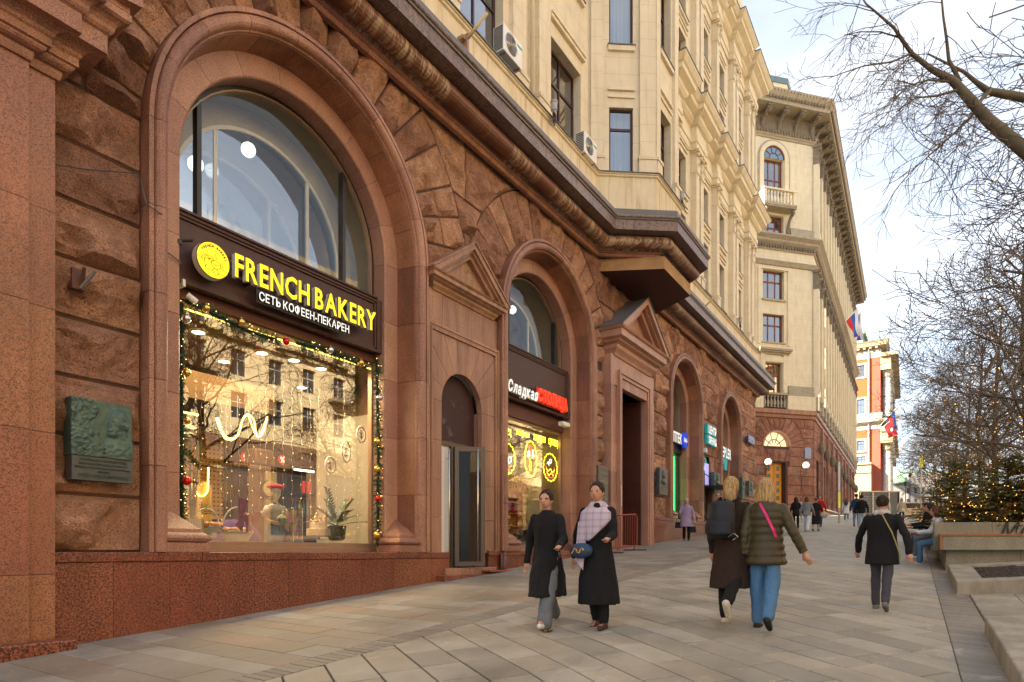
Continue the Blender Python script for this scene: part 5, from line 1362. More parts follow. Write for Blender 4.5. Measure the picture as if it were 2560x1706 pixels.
# cake
ck_=A(796,1350,9.68); ck=empty('cake',ck_,'two tier white celebration cake with sweets on a low dark stand','cake')
icing=plain('rough_white_icing',(.62,.54,.42),.8,var=.35,nsc=18,bump=.4)
put('stand',MB().lathe([(.10,0),(.03,.02),(.03,.05),(.23,.06),(.23,.075)],(0,0,0),24),M['black'],ck,local=True); put('lower_tier',MB().lathe([(.215,.076),(.22,.08),(.22,.20),(.215,.205)],(0,0,0),24),icing,ck,local=True); put('upper_tier',MB().lathe([(.155,.206),(.16,.21),(.16,.32),(.155,.325)],(0,0,0),24),icing,ck,local=True); put('top_tier',MB().lathe([(.07,.326),(.075,.42),(.06,.43)],(0,0,0),16),icing,ck,local=True)
r_=random.Random(5)
for j in range(14):
    a_=r_.uniform(3,6.4); q=r_.uniform(.09,.15); put('sweet',MB().ball((q*math.cos(a_),q*math.sin(a_),.335+r_.uniform(0,.02)),r_.uniform(.012,.03),8,6),plain('sweet_%d'%0 if 0 else 'sweet',[(.6,.3,.1),(.7,.6,.55),(.6,.25,.3),(.2,.4,.5)][j%4],.4,var=0),ck,local=True)
for j,(dx,dz,cc) in enumerate(((-.09,.46,(.75,.45,.42)),(-.12,.40,(.62,.58,.10)),(.11,.42,(.6,.45,.12)),(.14,.36,(.65,.6,.55)),(.07,.37,(.6,.45,.4)))): put('egg_sweet',MB().ball((dx,-.06,dz),.045,10,8,(.8,.5,1.1)),plain('egg_sweet',cc,.4,var=.1),ck,local=True,smooth=True); 
# baskets with bread
def basket(px,py,n,w_,h,lab,handle,tilt=0):
    p=A(px,py,n); e=empty('bread_basket',p,lab,'basket','white bread baskets'); k='white_wicker'
    if k not in bpy.data.materials:
        q=NM(k,.7); q.color(q.mix(q.noise(20,3),(.42,.40,.34),(.66,.64,.58))); q.done()
    mat=bpy.data.materials[k]
    mb=MB(); rows=9
    for j in range(rows):
        z=.02+h*j/rows; r_=w_*(.72+.28*j/rows); mb.tube([(r_*(1+.012*((t+j)%2*2-1))*math.cos(t*math.pi/14),.62*r_*(1+.012*((t+j)%2*2-1))*math.sin(t*math.pi/14),z) for t in range(29)],h/rows*.5,5,cap=False)
    put('wicker_body',mb,mat,e,local=True)
    mb=MB().tube([(w_*1.02*math.cos(t*math.pi/14),.62*w_*1.02*math.sin(t*math.pi/14),h+.01) for t in range(29)],.016,6,cap=False); put('rim',mb,mat,e,local=True,smooth=True)
    put('handle',MB().tube([(w_*math.cos(math.pi*t/16),0,h+handle*math.sin(math.pi*t/16)) for t in range(17)],.013,6),mat,e,local=True,smooth=True)
    put('liner',MB().lathe([(w_*.95,h*.9),(w_*.5,h*.95)],(0,0,0),16,'z',0,(1,.62)),M['white'],e,local=True)
    return e,p
r_=random.Random(9)
crust=plain('golden_bread_crust',(.48,.22,.065),.6,var=.45,nsc=16,bump=.2)
for px,py,w_,h,hd,lab,nb in ((516,1345,.22,.17,.30,'white wicker basket with rolls at the far left of the shop window',4),(592,1356,.27,.16,.42,'larger white wicker basket of loaves with a big red bow on it',6)):
    e,p=basket(px,py,9.7,w_,h,lab,hd)
    for j in range(nb):
        b=empty('bread_loaf',(p[0]+w_*(-.75+1.5*j/(nb-1)),p[1]-.05+r_.uniform(-.05,.06),p[2]+h+.03),ORD[j]+' crusty golden loaf from the left in '+('the left basket' if px<550 else 'the basket with the red bow'),'bread','loaves in the '+('left' if px<550 else 'bow')+' basket',rz=r_.uniform(-1,1))
        put('crust',MB().ball((0,0,0),.075,12,8,(1.5,.8,.75)),crust,b,local=True,smooth=True)
        mb=MB()
        for q in (-.05,0,.05): mb.tube([(q-.01,-.03,.052),(q+.01,.03,.052)],.006,4)
        put('score_marks',mb,plain('bread_flour',(.62,.48,.30),.8,var=.1) if 'bread_flour' not in bpy.data.materials else bpy.data.materials['bread_flour'],b,local=True)
bp=A(610,1290,9.5); bw=empty('red_bow',bp,'big dark red velvet bow tied to the bread basket handle','bow')
vel=plain('red_velvet',(.26,.008,.012),.7,var=.35,nsc=12)
def loopb(sx_,sz): 
    m=MB(); P=[(0,0,0),(sx_*.14,-.05,sz*.07),(sx_*.27,-.04,sz*.05+.03),(sx_*.25,.04,-.03),(sx_*.1,.03,-.03),(0,0,0)]; n=len(P)
    vs=[];wd_=[.03,.08,.10,.09,.06,.03]
    for q,ww in zip(P,wd_): vs+=[(q[0],q[1],q[2]-ww),(q[0],q[1],q[2]+ww)]
    return m.add(vs,[(2*i,2*i+2,2*i+3,2*i+1) for i in range(n-1)])
put('loop',loopb(1,-1),vel,bw,local=True); put('loop',loopb(-.35,1.5).add([(-.12,-.02,.30),(.06,-.03,.26),(.02,0,.02),(-.1,0,.05)],[(0,1,2,3)]),vel,bw,local=True); put('knot',MB().ball((0,-.02,0),.045,10,8),vel,bw,local=True,smooth=True)
put('tail',MB().add([(-.02,-.03,0),(.03,-.03,0),(.12,-.06,-.22),(.0,-.07,-.28)],[(0,1,2,3)]).add([(-.03,-.03,0),(.0,-.03,0),(-.08,-.07,-.27),(-.2,-.05,-.16)],[(0,1,2,3)]),vel,bw,local=True)
# plants
def fronds(e,origin,specs,mat,lw=.05,seed=1,n=14):
    r_=random.Random(seed); mb=MB()
    for (az,el,L_,curve) in specs:
        P=[Vector(origin)]; d=Vector((math.cos(az)*math.cos(el),math.sin(az)*math.cos(el),math.sin(el)))
        for j in range(n): d=(d+Vector((0,0,-curve))).normalized(); P.append(P[-1]+d*L_/n)
        mb.tube(P,.006,4)
        for j in range(3,n+1):
            t=(P[j]-P[j-1]).normalized(); s=t.cross(Vector((0,0,1))); s=s.normalized() if s.length>.1 else Vector((1,0,0))
            for sg in(-1,1):
                a=P[j]; tip=a+(s*sg*.9+t*.7+Vector((0,0,r_.uniform(-.2,.3))))*lw*1.6; mid=a+(s*sg*.5+t*.25)*lw; m2=a+(s*sg*.35+t*.75)*lw
                mb.add([tuple(a),tuple(mid),tuple(tip),tuple(m2)],[(0,1,2,3)])
    put('leaves',mb,mat,e)
zp=A(842,1352,9.75); zz_=empty('house_plant',zp,'dark glossy leafy plant in a dark grey pot at the right of the window','potted plant')
put('pot',MB().lathe([(.12,0),(.16,.04),(.17,.24),(.18,.25),(.18,.29),(.15,.29)],zp,20),plain('dark_grey_pot',(.05,.06,.065)),zz_)
lf_=plain('dark_glossy_leaf',(.012,.05,.018),.35,var=.5,nsc=12)
fronds(zz_,(zp[0],zp[1],zp[2]+.28),[(a_,e_,l_,c_) for a_,e_,l_,c_ in ((.1,.7,.65,.05),(3.0,.9,.6,.05),(2.6,.55,.6,.06),(.4,1.1,.7,.05),(3.3,1.3,.75,.04),(5.8,.35,.7,.03),(1.6,1.2,.6,.04),(3.9,.5,.8,.06),(4.6,.9,.5,.05),(5.2,1.2,.6,.05),(3.1,.3,1.0,.02))],lf_,.065,4)
bpn=A(482,1340,9.65); bm=empty('house_plant',bpn,'tall thin palm in a ribbed white pot at the left of the window','potted plant')
mb=MB()
for j in range(24): a_=j*math.pi/12; mb.box(bpn[0]+.15*math.cos(a_)-.016,bpn[0]+.15*math.cos(a_)+.016,bpn[1]+.13*math.sin(a_)-.016,bpn[1]+.13*math.sin(a_)+.016,bpn[2],bpn[2]+.26)
put('ribbed_pot',mb.lathe([(.14,0),(.14,.25)],bpn,20),plain('pale_green_white',(.58,.60,.50),.5,var=.05),bm)
gl_=plain('palm_leaf',(.07,.12,.03),.5,var=.4,nsc=10)
mb=MB()
for j in range(5): mb.tube([(bpn[0]+.03*math.cos(j*1.3),bpn[1]+.03*math.sin(j*1.3),bpn[2]+.2),(bpn[0]+.06*math.cos(j*1.3),bpn[1],bpn[2]+.9),(bpn[0]+.1*math.cos(j*1.3)+.05,bpn[1],bpn[2]+1.5)],.012,5)
put('stems',mb,gl_,bm)
for z_,sd in ((1.55,3),(1.0,5),(.5,7)): fronds(bm,(bpn[0]+.05,bpn[1],bpn[2]+z_),[(random.Random(sd+i).uniform(0,6.28),random.Random(sd*2+i).uniform(.2,1.2),.5,.12) for i in range(8)],gl_,.07,sd,9)
# the two upper interiors
for a in (A1,A2):
    put('upper_room_wall',MB().box(a['uc']-2.4,a['uc']+2.4,12.5,12.6,3.8,8).box(a['uc']-2.4,a['uc']+2.4,9.9,12.5,7.9,8).box(a['uc']-2.4,a['uc']+2.4,9.9,12.5,3.8,4.0).box(a['uc']+2.3,a['uc']+2.4,9.9,12.5,4,8),plain('pale_blue_room',(.40,.45,.48),.9,var=.1),bld)
M['globe']=emit('glowing_globe',(1,.88,.70),1.1)
for i,(px,py,n,r_) in enumerate(((621,375,10.45,.125),(489,411,10.45,.125))):
    p=A(px,py,n-.15); e=empty('globe_lamp',p,('upper right' if i==0 else 'lower left')+' round white globe lamp glowing behind the big arched window','lamp','globe lamps behind the big arch'); put('globe',MB().ball((0,0,0),r_,20,14),M['globe'],e,local=True,smooth=True); put('cord',MB().tube([(0,0,r_),(0,0,.5)],.004,4),M['white'],e,local=True)
p=A(1281,775,10.3); e=empty('globe_lamp',p,'round white globe lamp glowing behind the second arched window','lamp'); put('globe',MB().ball((0,0,0),.12,20,14),M['globe'],e,local=True,smooth=True); put('cord',MB().tube([(0,0,.12),(0,0,.5)],.004,4),M['white'],e,local=True)
# standing fan
fp=A(805,688,9.8); fn=empty('desk_fan',fp,'white standing fan behind the lower right of the big arched window','fan')
mb=MB()
for q in (.05,.09,.13,.165): mb.tube([(-.03+q*.6*math.cos(t*math.pi/10),0,q*math.sin(t*math.pi/10)) for t in range(21)],.003,4)
for t in range(16): mb.tube([(-.03,-.01,0),(-.03+.1*math.cos(t*math.pi/8),0,.165*math.sin(t*math.pi/8))],.0025,3)
put('guard',mb,M['white'],fn,local=True); put('motor',MB().tube([(-.02,0,0),(.12,.05,.0)],[.05,.04],10),M['white'],fn,local=True,smooth=True); put('stand',MB().tube([(.08,.03,-.03),(.10,.03,-.6)],.022,8),M['white'],fn,local=True)
for j in range(3): put('blade',MB().add([(-.03,-.005,0),(-.03+.06*math.cos(j*2.1),-.02,.10*math.sin(j*2.1)),(-.03+.075*math.cos(j*2.1+.6),.01,.13*math.sin(j*2.1+.6)),(-.03+.04*math.cos(j*2.1+1),.01,.07*math.sin(j*2.1+1))],[(0,1,2,3)]),M['reveal_b'],fn,local=True)

# ================================================================ garland round the bakery window
def garland(pts,lab,dens=620,rad=.13,seed=2,r_=None):
    e=empty('fir_garland',pts[0],lab,'garland'); rd=random.Random(seed); mb=MB(); bl=MB(); P=[Vector(p) for p in pts]
    tot=sum((b-a).length for a,b in zip(P,P[1:]))
    core=MB().tube(P,.03,6); put('core_branch',core,plain('green_core',(.01,.025,.012),.9),e)
    for a,b in zip(P,P[1:]):
        L_=(b-a).length; d=(b-a)/L_
        for j in range(int(L_*dens/5)):
            o=a+d*L_*rd.random(); rad_=d.cross(Vector((rd.gauss(0,1),rd.gauss(0,1),rd.gauss(0,1)))).normalized()
            tw=(rad_*rd.uniform(.5,1)+d*rd.uniform(-.3,.9)).normalized(); Lt=rad*rd.uniform(.7,1.25); tip=o+tw*Lt
            # a twig with needles
            side=tw.cross(Vector((rd.gauss(0,1),rd.gauss(0,1),rd.gauss(0,1)))).normalized()
            for q in range(10):
                c_=o+tw*Lt*(.15+.85*q/10); s_=(tw*1.0+(side if q%2 else -side)*.8+tw.cross(side)*rd.uniform(-.8,.8)).normalized(); w_=tw.cross(s_).normalized()*.006; t_=c_+s_*.045
                mb.add([tuple(c_-w_),tuple(c_+w_),tuple(t_)],[(0,1,2)])
        for j in range(int(L_*11)):
            o=a+d*L_*rd.random(); bl.ball(tuple(o+Vector((rd.uniform(-1,1),rd.uniform(-1.2,-.3),rd.uniform(-1,1))).normalized()*rad*.9),.0045,5,4)
    put('needles',mb,M['needle'],e,kind='stuff'); put('tiny_lights',bl,M['bulb'],e)
    return e
M['needle']=plain('fir_needle_green',(.030,.095,.040),.6,var=.55,nsc=6)
top=[A(464,752,9.02),A(505,770,9.0),A(560,798,9.0),A(625,830,9.0),A(690,850,9.0)]
garland(top,'green fir garland sagging under the left half of the bakery board',seed=3)
garland([A(742,858,9.0),A(800,872,9.0),A(860,893,9.0),A(915,918,9.02)],'green fir garland under the right half of the bakery board',rad=.11,seed=4)
garland([(UX(942,9.0),9.0,A(942,895,9.0)[2]),(UX(945,9.0),8.99,1.9),(UX(944,9.0),9.0,.12)],'long upright fir garland on the right jamb of the bakery window',rad=.10,seed=5)
garland([(UX(456,9.05),9.08,3.6),(UX(456,9.05),9.08,1.9),(UX(457,9.05),9.08,.35)],'mostly hidden upright garland behind the left jamb of the bakery window',rad=.075,seed=6)
gold=plain('gold_bauble',(.72,.48,.12),.22,metal=1,var=.05); silv=plain('silver_bauble',(.62,.64,.70),.18,metal=1,var=.03); redb=plain('red_bauble',(.60,.015,.015),.2,metal=.6,var=.03)
bals=[(516,771,gold,10),(603,806,gold,10),(715,854,redb,9),(826,876,silv,9),(902,908,gold,8.5),(466,797,silv,11),(467,932,gold,10),(468,1052,gold,8),(467,1203,redb,11),(949,995,silv,8),(943,1104,gold,8.5),(943,1173,gold,8.5),(946,1247,redb,8),(942,1338,gold,9),(470,1313,gold,7)]
names={id(gold):'gold',id(silv):'silver',id(redb):'red'}
for i,(px,py,m_,r_) in enumerate(bals):
    left=px<500; right=px>935; n=8.9; p=A(px,py,n); Y=p[0]*CS+n*SN; r0=r_/1600*Y
    where='hanging at the left jamb' if left else 'on the upright garland at the right jamb' if right else 'hanging from the garland under the bakery board'
    e=empty('bauble',p,names[id(m_)]+' bauble '+('at the left jamb' if left else 'on the right jamb garland' if right else 'under the bakery board')+(', level with '+('the neon line' if 990<py<1100 else 'the lowest wreath' if py<1200 and py>1150 else 'the middle wreath' if py<1150 and py>1100 else 'the mannequin head' if py<1260 and py>1200 else 'the bread' if py>1290 else 'the ceiling lights') if (left or right) else ', '+('first from the left' if px<550 else 'second from the left' if px<650 else 'in the middle' if px<750 else 'fourth from the left' if px<850 else 'last on the right')),'bauble','baubles on the bakery garland')
    put('ball',MB().ball((0,0,0),r0,16,12),m_,e,local=True,smooth=True); put('cap',MB().lathe([(r0*.25,r0*.95),(r0*.22,r0*1.2),(.001,r0*1.25)],(0,0,0),8),gold,e,local=True)
put('led_edge',MB().box(UX(928,9.3)-.02,UX(928,9.3)+.005,9.26,9.30,.2,3.62).box(4.95,UX(928,9.3),9.26,9.29,3.60,3.615),M['yline'],bld)

# ================================================================ inside the second shop (sweets)
u=A2['uc']
int_('sweets_back_wall',MB().box(12.3,17.2,13.4,13.5,-.4,3.6),plain('sweets_wall',(.42,.33,.19),.8,var=.1)); int_('sweets_ceiling',MB().box(12.3,17.3,9.36,13.5,3.55,3.6),M['wallc']); int_('sweets_floor',MB().box(12.3,17.3,9.36,13.5,-.1,.02),M['wood'])
int_('sweets_side_wall',MB().box(17.2,17.3,9.36,13.5,0,3.6),M['reveal_b']); int_('sweets_side_wall',MB().box(12.2,12.3,9.36,13.5,0,3.6),M['wallc'])
lamp_area((14.6,11.2,3.45),2.6,1.4,26,(1,.72,.36))
xw=UX(1318,9.9); int_('white_screen',MB().box(xw,17.2,9.9,9.95,.02,3.2),plain('cream_screen',(.60,.56,.42),.8,var=.04))
sh=empty('sweet_shelf',(13.4,9.9,.05),'orange shelf of round red tins and gift boxes in the second shop window','shelf')
s0,s1=UX(1256,9.85),UX(1317,9.85); ora=plain('orange_shelf_wood',(.62,.30,.05),.6,var=.1)
zt=A(1285,1228,9.85)[2]
put('uprights',MB().box(s0-.5,s0-.45,9.8,10.2,0,zt).box(UX(1304,9.8),UX(1308,9.8),9.8,10.2,0,zt).box(s0-.5,s1,9.8,10.2,zt-.03,zt),ora,sh)
zr=[A(1285,y,9.85)[2] for y in (1256,1284,1316,1334,1350,1364)]
for z in zr: put('board',MB().box(s0-.45,s1,9.8,10.2,z-.02,z),ora,sh)
redt=plain('red_tin',(.42,.012,.012),.4,var=.2); gt=plain('gold_tin',(.55,.36,.12),.35,metal=.4,var=.3)
for j in range(5):
    for r_ in range(2): put('red_tin',MB().lathe([(.10,0),(.10,.1)],(s0-.30+j*.22,9.84,zr[1]+.11+r_*.19),14,'y'),redt,sh)
    put('gold_tin',MB().lathe([(.09,0),(.09,.02),(.07,.02),(.07,.04)],(s0-.30+j*.22,9.84,zr[0]+.12),14,'y'),gt,sh); put('gold_tin',MB().lathe([(.09,0),(.09,.02),(.07,.02),(.07,.04)],(s0-.30+j*.22,9.84,zr[2]+.12),14,'y'),gt,sh)
for j in range(14):
    put('small_box',MB().box(s0-.42+j*.085,s0-.42+j*.085+.07,9.83,9.95,zr[3],zr[3]+.13),plain('pink_box',(.50,.30,.22),.7,var=.2) if j==0 else bpy.data.materials['pink_box'],sh)
    put('small_box',MB().box(s0-.42+j*.085,s0-.42+j*.085+.07,9.83,9.95,zr[4],zr[4]+.11),plain('grey_box',(.36,.34,.30),.7,var=.2) if j==0 else bpy.data.materials['grey_box'],sh)
    put('small_box',MB().box(s0-.42+j*.085,s0-.42+j*.085+.07,9.83,9.95,.05,zr[5]-.05+.14),M['black'],sh)
put('header_board',MB().box(s0-.5,s1,9.79,9.84,zt,zt+.42),plain('orange_header',(.62,.37,.10),.7,var=.05),sh)
wall_letters(sh,'КОНФЕТЫ',UX(1240,9.78),UX(1297,9.78),zt+.06,.19,9.785,plain('brown_print',(.12,.05,.03)),0,.012,name='header_letter'); wall_letters(sh,'СЛ',UX(1308,9.78),UX(1318,9.78),zt+.05,.19,9.785,bpy.data.materials['brown_print'],0,.012,name='header_letter')
cr_=A(1335,1364,9.6); e=empty('plastic_crate',cr_,'dark blue plastic crate behind the glass of the second shop','crate')
x0_,x1_=UX(1315,9.6),UX(1362,9.6); mb=MB().box(x0_,x1_,9.6,9.9,.2,.23).box(x0_,x0_+.03,9.6,9.9,.23,.62).box(x1_-.03,x1_,9.6,9.9,.23,.62).box(x0_,x1_,9.6,9.63,.23,.3).box(x0_,x1_,9.6,9.63,.56,.62).box(x0_,x1_,9.87,9.9,.23,.62)
for j in range(14): xx=x0_+(x1_-x0_)*(j+.5)/14; mb.box(xx-.015,xx+.015,9.6,9.625,.3,.56)
put('body',mb,plain('dark_blue_plastic',(.03,.05,.075),.5,var=.1),e)
# neon in the second window
yn=9.36; ny=emit('yellow_neon',(.95,.80,.03),.9); nr_=emit('red_neon',(1,.10,.04),.6); nw=emit('white_neon',(.85,.9,1),.5)
ne=empty('neon_words',A(1300,1080,yn),'four yellow neon words along the top of the second shop window','neon sign')
for (tx,pa,pb,y0,y1,sl) in (('шоколад',1215,1279,1062,1080,0),('конфеты',1292,1323,1073,1090,0),('подарки',1335,1364,1086,1103,0),('сувениры',1372,1401,1096,1114,0)):
    x0_,x1_=UX(pa,yn),UX(pb,yn); zb_=A((pa+pb)/2,y1+1,yn)[2]; hh=A(pa,y0,yn)[2]-A(pa,y1,yn)[2]
    if tx=='шоколад':
        x0_=12.75; tx='колад'
    wall_letters(ne,tx,x0_,x1_,zb_,hh*.9,yn,ny,.01,.0,name='neon_letter',gap=.12,shear=.1)
def badge(px,py,rx,ry,lab,kind):
    p=A(px,py,yn); Y=p[0]*CS+yn*SN; rz=ry/1600*Y; 
    rxx=(UX(px+rx,yn)-UX(px-rx,yn))/2
    e=empty('neon_badge',p,lab,'neon sign','neon badges in the second shop window')
    P=[]
    for t in range(97):
        a_=t*2*math.pi/96; q=1+.05*math.sin(a_*16); P.append((rxx*q*math.cos(a_),0,rz*q*math.sin(a_)))
    put('scalloped_ring',MB().tube(P,.012,4),ny,e,local=True)
    def cv(pts,m_): put('neon_line',MB().tube(smoothp([(a*rxx,0,b*rz) for a,b in pts],3),.011,4),m_,e,local=True)
    if kind==0: cv([(-.5,.1),(-.3,.55),(-.1,.1),(-.4,-.2),(-.5,.1)],ny); cv([(-.4,-.2),(-.1,.0),(.1,-.2),(-.1,-.45),(-.3,-.3)],ny); cv([(.1,.0),(.45,.15),(.5,-.15),(.2,-.3),(.1,0)],nw); cv([(-.3,-.5),(.1,-.7),(.35,-.5),(.2,-.8)],nr_)
    if kind==1:
        cv([(-.1,.75),(.1,.8),(.15,.4),(0,.1),(-.2,.3),(-.1,.75)],nr_); cv([(-.55,.1),(-.4,.45),(-.2,.35),(-.3,.1)],nw); cv([(.3,.1),(.45,.5),(.25,.5),(.55,.2)],nw); cv([(-.5,-.2),(-.45,-.7),(.45,-.7),(.5,-.1)],nr_); cv([(-.2,0),(-.15,-.6),(.1,-.6),(.05,-.1)],ny)
    if kind==2:
        cv([(-.1,.55),(.1,.6),(.12,.35),(-.1,.3),(-.1,.55)],nw); cv([(-.5,.2),(-.3,.4),(-.2,.1)],nw); cv([(-.6,-.1),(-.3,-.3),(0,-.1),(.3,-.35),(.6,-.1)],ny); cv([(-.5,-.35),(-.2,-.6),(.1,-.4),(.45,-.6)],ny); cv([(-.6,.05),(-.45,-.6),(0,-.75),(.45,-.6),(.6,.05)],nr_)
badge(1268,1146,20,38,'scalloped neon badge at the left with an animal figure','' if 0 else 0); badge(1327,1148,15,44,'tall scalloped neon badge in the middle with red and white figures',1); badge(1376,1169,17,34,'lowest scalloped neon badge at the right with cup and domes',2)
# ================================================================ second building (corner cut, pale yellow over red granite)
DB=math.radians(1.63); bd=(math.cos(DB),math.sin(DB))
CB=(58.0,8.43); LCH=7.7; an_=math.radians(-41.6); cd_=(math.cos(an_),math.sin(an_))
PB0=(CB[0]-cd_[0]*LCH,CB[1]-cd_[1]*LCH); LBS=46.0; PB2=(CB[0]+bd[0]*LBS,CB[1]+bd[1]*LBS)
zb0=gz(CB[0],CB[1])-.3
bb=empty('corner_cut_building',(CB[0],CB[1],zb0),'pale yellow building with cut corner, giant pilasters and red granite ground floor','building')
FB=Frame(PB0,CB); FS=Frame(CB,PB2)
BZ=dict(gt=11.3,mid=24.0,top=34.2)
M['cornice_flash']=M['cap']
# ---- granite storey of the cut corner: blocks with a door and a lunette
rb=[]
def brock(F,mp_,w,h,seed,amp=.9):
    vs,fs=rock(mp_,w,h,seed,amp=amp,cell=.3,yj=0,base=.05,rough=.6)
    return [F(x,-y,z) for x,y,z in vs],fs
uc,dz0=4.1,3.2
DW=.9
def bcourse(F,z0,z1,L0,R0,seed,Lf=None,Rf=None,w=1.1):
    n=max(1,round((R0-L0)/w)); r=random.Random(seed); cu=[0]+[(i+r.uniform(-.15,.15))/n for i in range(1,n)]+[1]
    for a,b in zip(cu,cu[1:]):
        def mp_(s,t,a=a,b=b):
            z=z0+(z1-z0)*t; L_=Lf(z) if Lf else L0; R_=Rf(z) if Rf else R0
            xa,xb=L0+a*(R0-L0),L0+b*(R0-L0)
            l=L_ if a==0 else min(max(xa,L_),R_); q=R_ if b==1 else max(min(xb,R_),L_)
            return l+(max(q,l)-l)*s,z
        rb.append((brock(F,mp_,(R0-L0)/n,z1-z0,seed*31+int(a*97)),F))
H=.78; ed=[1.58+i*H for i in range(13)]; ed=[e for e in ed if e<10.9]+[10.95]
LZ,LR,LR2=8.6,1.2,2.65
for i,(z0,z1) in enumerate(zip(ed,ed[1:])):
    zm=(z0+z1)/2
    if zm<7.3: 
        bcourse(FB,z0,z1,-.1,uc-DW-.15,i*7+1); bcourse(FB,z0,z1,uc+DW+.15,LCH-.02,i*7+2)
    elif zm<LZ: bcourse(FB,z0,z1,-.1,uc-1.2,i*7+3); bcourse(FB,z0,z1,uc+1.2,LCH-.02,i*7+4)
    else:
        f=lambda z: math.sqrt(max(0,LR2**2-(z-LZ)**2))
        bcourse(FB,z0,z1,-.1,uc-f(zm),i*7+5,Rf=lambda z:uc-f(z)); bcourse(FB,z0,z1,uc+f(zm),LCH-.02,i*7+6,Lf=lambda z:uc+f(z))
for j in range(13):
    a0,a1=math.pi*j/13,math.pi*(j+1)/13
    def mp_(s,t,a0=a0,a1=a1):
        a_=a0+(a1-a0)*s; r_=LR+.12+(LR2-LR-.12)*t; r_=min(r_,(10.93-LZ)/max(.05,math.sin(a_))); return uc+r_*math.cos(a_),LZ+r_*math.sin(a_)
    rb.append((brock(FB,mp_,.5,1.3,900+j),FB))
for j in range(-2,3):
    def mp_(s,t,j=j):
        k_=1+.35*t; w_=.5; return uc+(j-.5+s)*w_*k_*.98, 7.42+(LZ-7.62)*t
    rb.append((brock(FB,mp_,.5,1.5,950+j),FB))
# side facade granite storey: piers with rough blocks between
nb=10; PW=LBS/nb
for b in range(nb):
    for i,(z0,z1) in enumerate(zip(ed,ed[1:])):
        if z1<3.2+b*.2: continue
        u0=b*PW
        bcourse(FS,z0,z1,u0+.02,u0+1.5,2000+b*40+i,w=1.0); bcourse(FS,z0,z1,u0+PW-1.35,u0+PW-.35,2500+b*40+i,w=.9)
        if not(4.6<(z0+z1)/2<8.0): bcourse(FS,z0,z1,u0+1.5,u0+PW-1.35,3000+b*40+i,w=1.1)
rb.sort(key=lambda q:q[0][0][0][0])
for (vs,fs),F in rb[:290]: put('stone_block',MB().add(vs,fs),M['rock2'],bb)
mb=MB()
for (vs,fs),F in rb[290:]: mb.add(vs,fs)
put('stone_block_mass',mb,M['rock2'],bb,kind='stuff')
gop=[(uc-DW,uc+DW,2,7.3),(uc-LR,uc+LR,LZ,LZ+LR)]
wall('granite_core',FB,-3,LCH,zb0-1,BZ['gt'],gop,M['joint'],bb,rev=.5)
sop=[(b*PW+1.6,b*PW+PW-1.45,4.7,7.9) for b in range(nb)]
wall('granite_core',FS,0,LBS,zb0-1,BZ['gt'],sop,M['joint'],bb,rev=.5)
for w_ in sop: window(FS,w_,bb,M['frame'],o=-.4,bars=1,trans=.6)
for b in range(nb): put('granite_pier',FS.box(MB(),b*PW-.32,b*PW+.0 if b else .0,0,.28,zb0,10.95) if b else FS.box(MB(),-.02,.3,0,.12,zb0,2.2),M['jamb'],bb)
# corner of the side: lamps and little things later. granite cornice
bp_=[PB0,CB,PB2]; BMP=mitre(bp_)
put('granite_cornice',MB().sweep([(.0,10.95),(.14,10.95),(.16,11.05),(.12,11.1),(.12,11.2),(.28,11.28),(.28,11.62),(-.2,11.62)],BMP),M['jamb'],bb)
# lunette and door
m=MB(); ar=[(uc+LR*math.cos(math.pi*i/16),LZ+LR*math.sin(math.pi*i/16)) for i in range(17)]
def onF(F,pts,o): return [F(u,o,z) for u,z in pts]
ring=MB(); ao=[(uc+(LR+.13)*math.cos(math.pi*i/16),LZ+(LR+.13)*math.sin(math.pi*i/16)) for i in range(17)]
n=17; ring.add(onF(FB,ar,.1)+onF(FB,ao,.1)+onF(FB,ar,-.35)+onF(FB,ao,-.1),[(i,i+1,n+i+1,n+i) for i in range(16)]+[(i,2*n+i,2*n+i+1,i+1) for i in range(16)]+[(n+i,n+i+1,3*n+i+1,3*n+i) for i in range(16)]); put('lunette_ring',ring,M['ring'],bb)
glw=emit('warm_lit_glass',(.95,.70,.38),.2)
lw=put('lunette_window',MB().add(onF(FB,ar,-.3),[tuple(range(17))]),glw,bb)
mb=MB()
for a_ in (0,36,72,108,144,180): mb.tube([FB(uc+.35*math.cos(math.radians(a_)),-.26,LZ+.35*math.sin(math.radians(a_))),FB(uc+LR*math.cos(math.radians(a_)),-.26,LZ+LR*math.sin(math.radians(a_)))],.035,4)
mb.tube([FB(uc+.62*math.cos(math.pi*i/12),-.26,LZ+.62*math.sin(math.pi*i/12)) for i in range(13)],.035,4); mb.tube([FB(uc-LR,-.26,LZ+.03),FB(uc+LR,-.26,LZ+.03)],.05,4)
put('glazing_bars',mb,M['frame_red'],lw)
dd=empty('orange_double_door',FB(uc,-.3,3.2),'tall varnished orange double door with small panes in the red granite corner','door')
ow=plain('orange_varnished_wood',(.66,.27,.03),.4,var=.15)
mb=MB(); FB.box(mb,uc-DW,uc-.02,-.42,-.36,2.6,7.3); put('door_leaf',mb,ow,dd); mb=MB(); FB.box(mb,uc+.02,uc+DW-.12,-.42,-.36,2.6,7.3); put('door_leaf',mb,ow,dd)
gl_d=plain('dark_door_pane',(.10,.12,.10),.15,var=.3)
for cx_ in (uc-.45,uc+.4):
    for j in range(6):
        z=3.6+j*.6; mb=MB(); FB.box(mb,cx_-.24,cx_+.24,-.36,-.335,z,z+.5); put('moulded_frame',mb,ow,dd); mb=MB(); FB.box(mb,cx_-.15,cx_+.15,-.335,-.33,z+.08,z+.42); put('pane',mb,gl_d,dd)
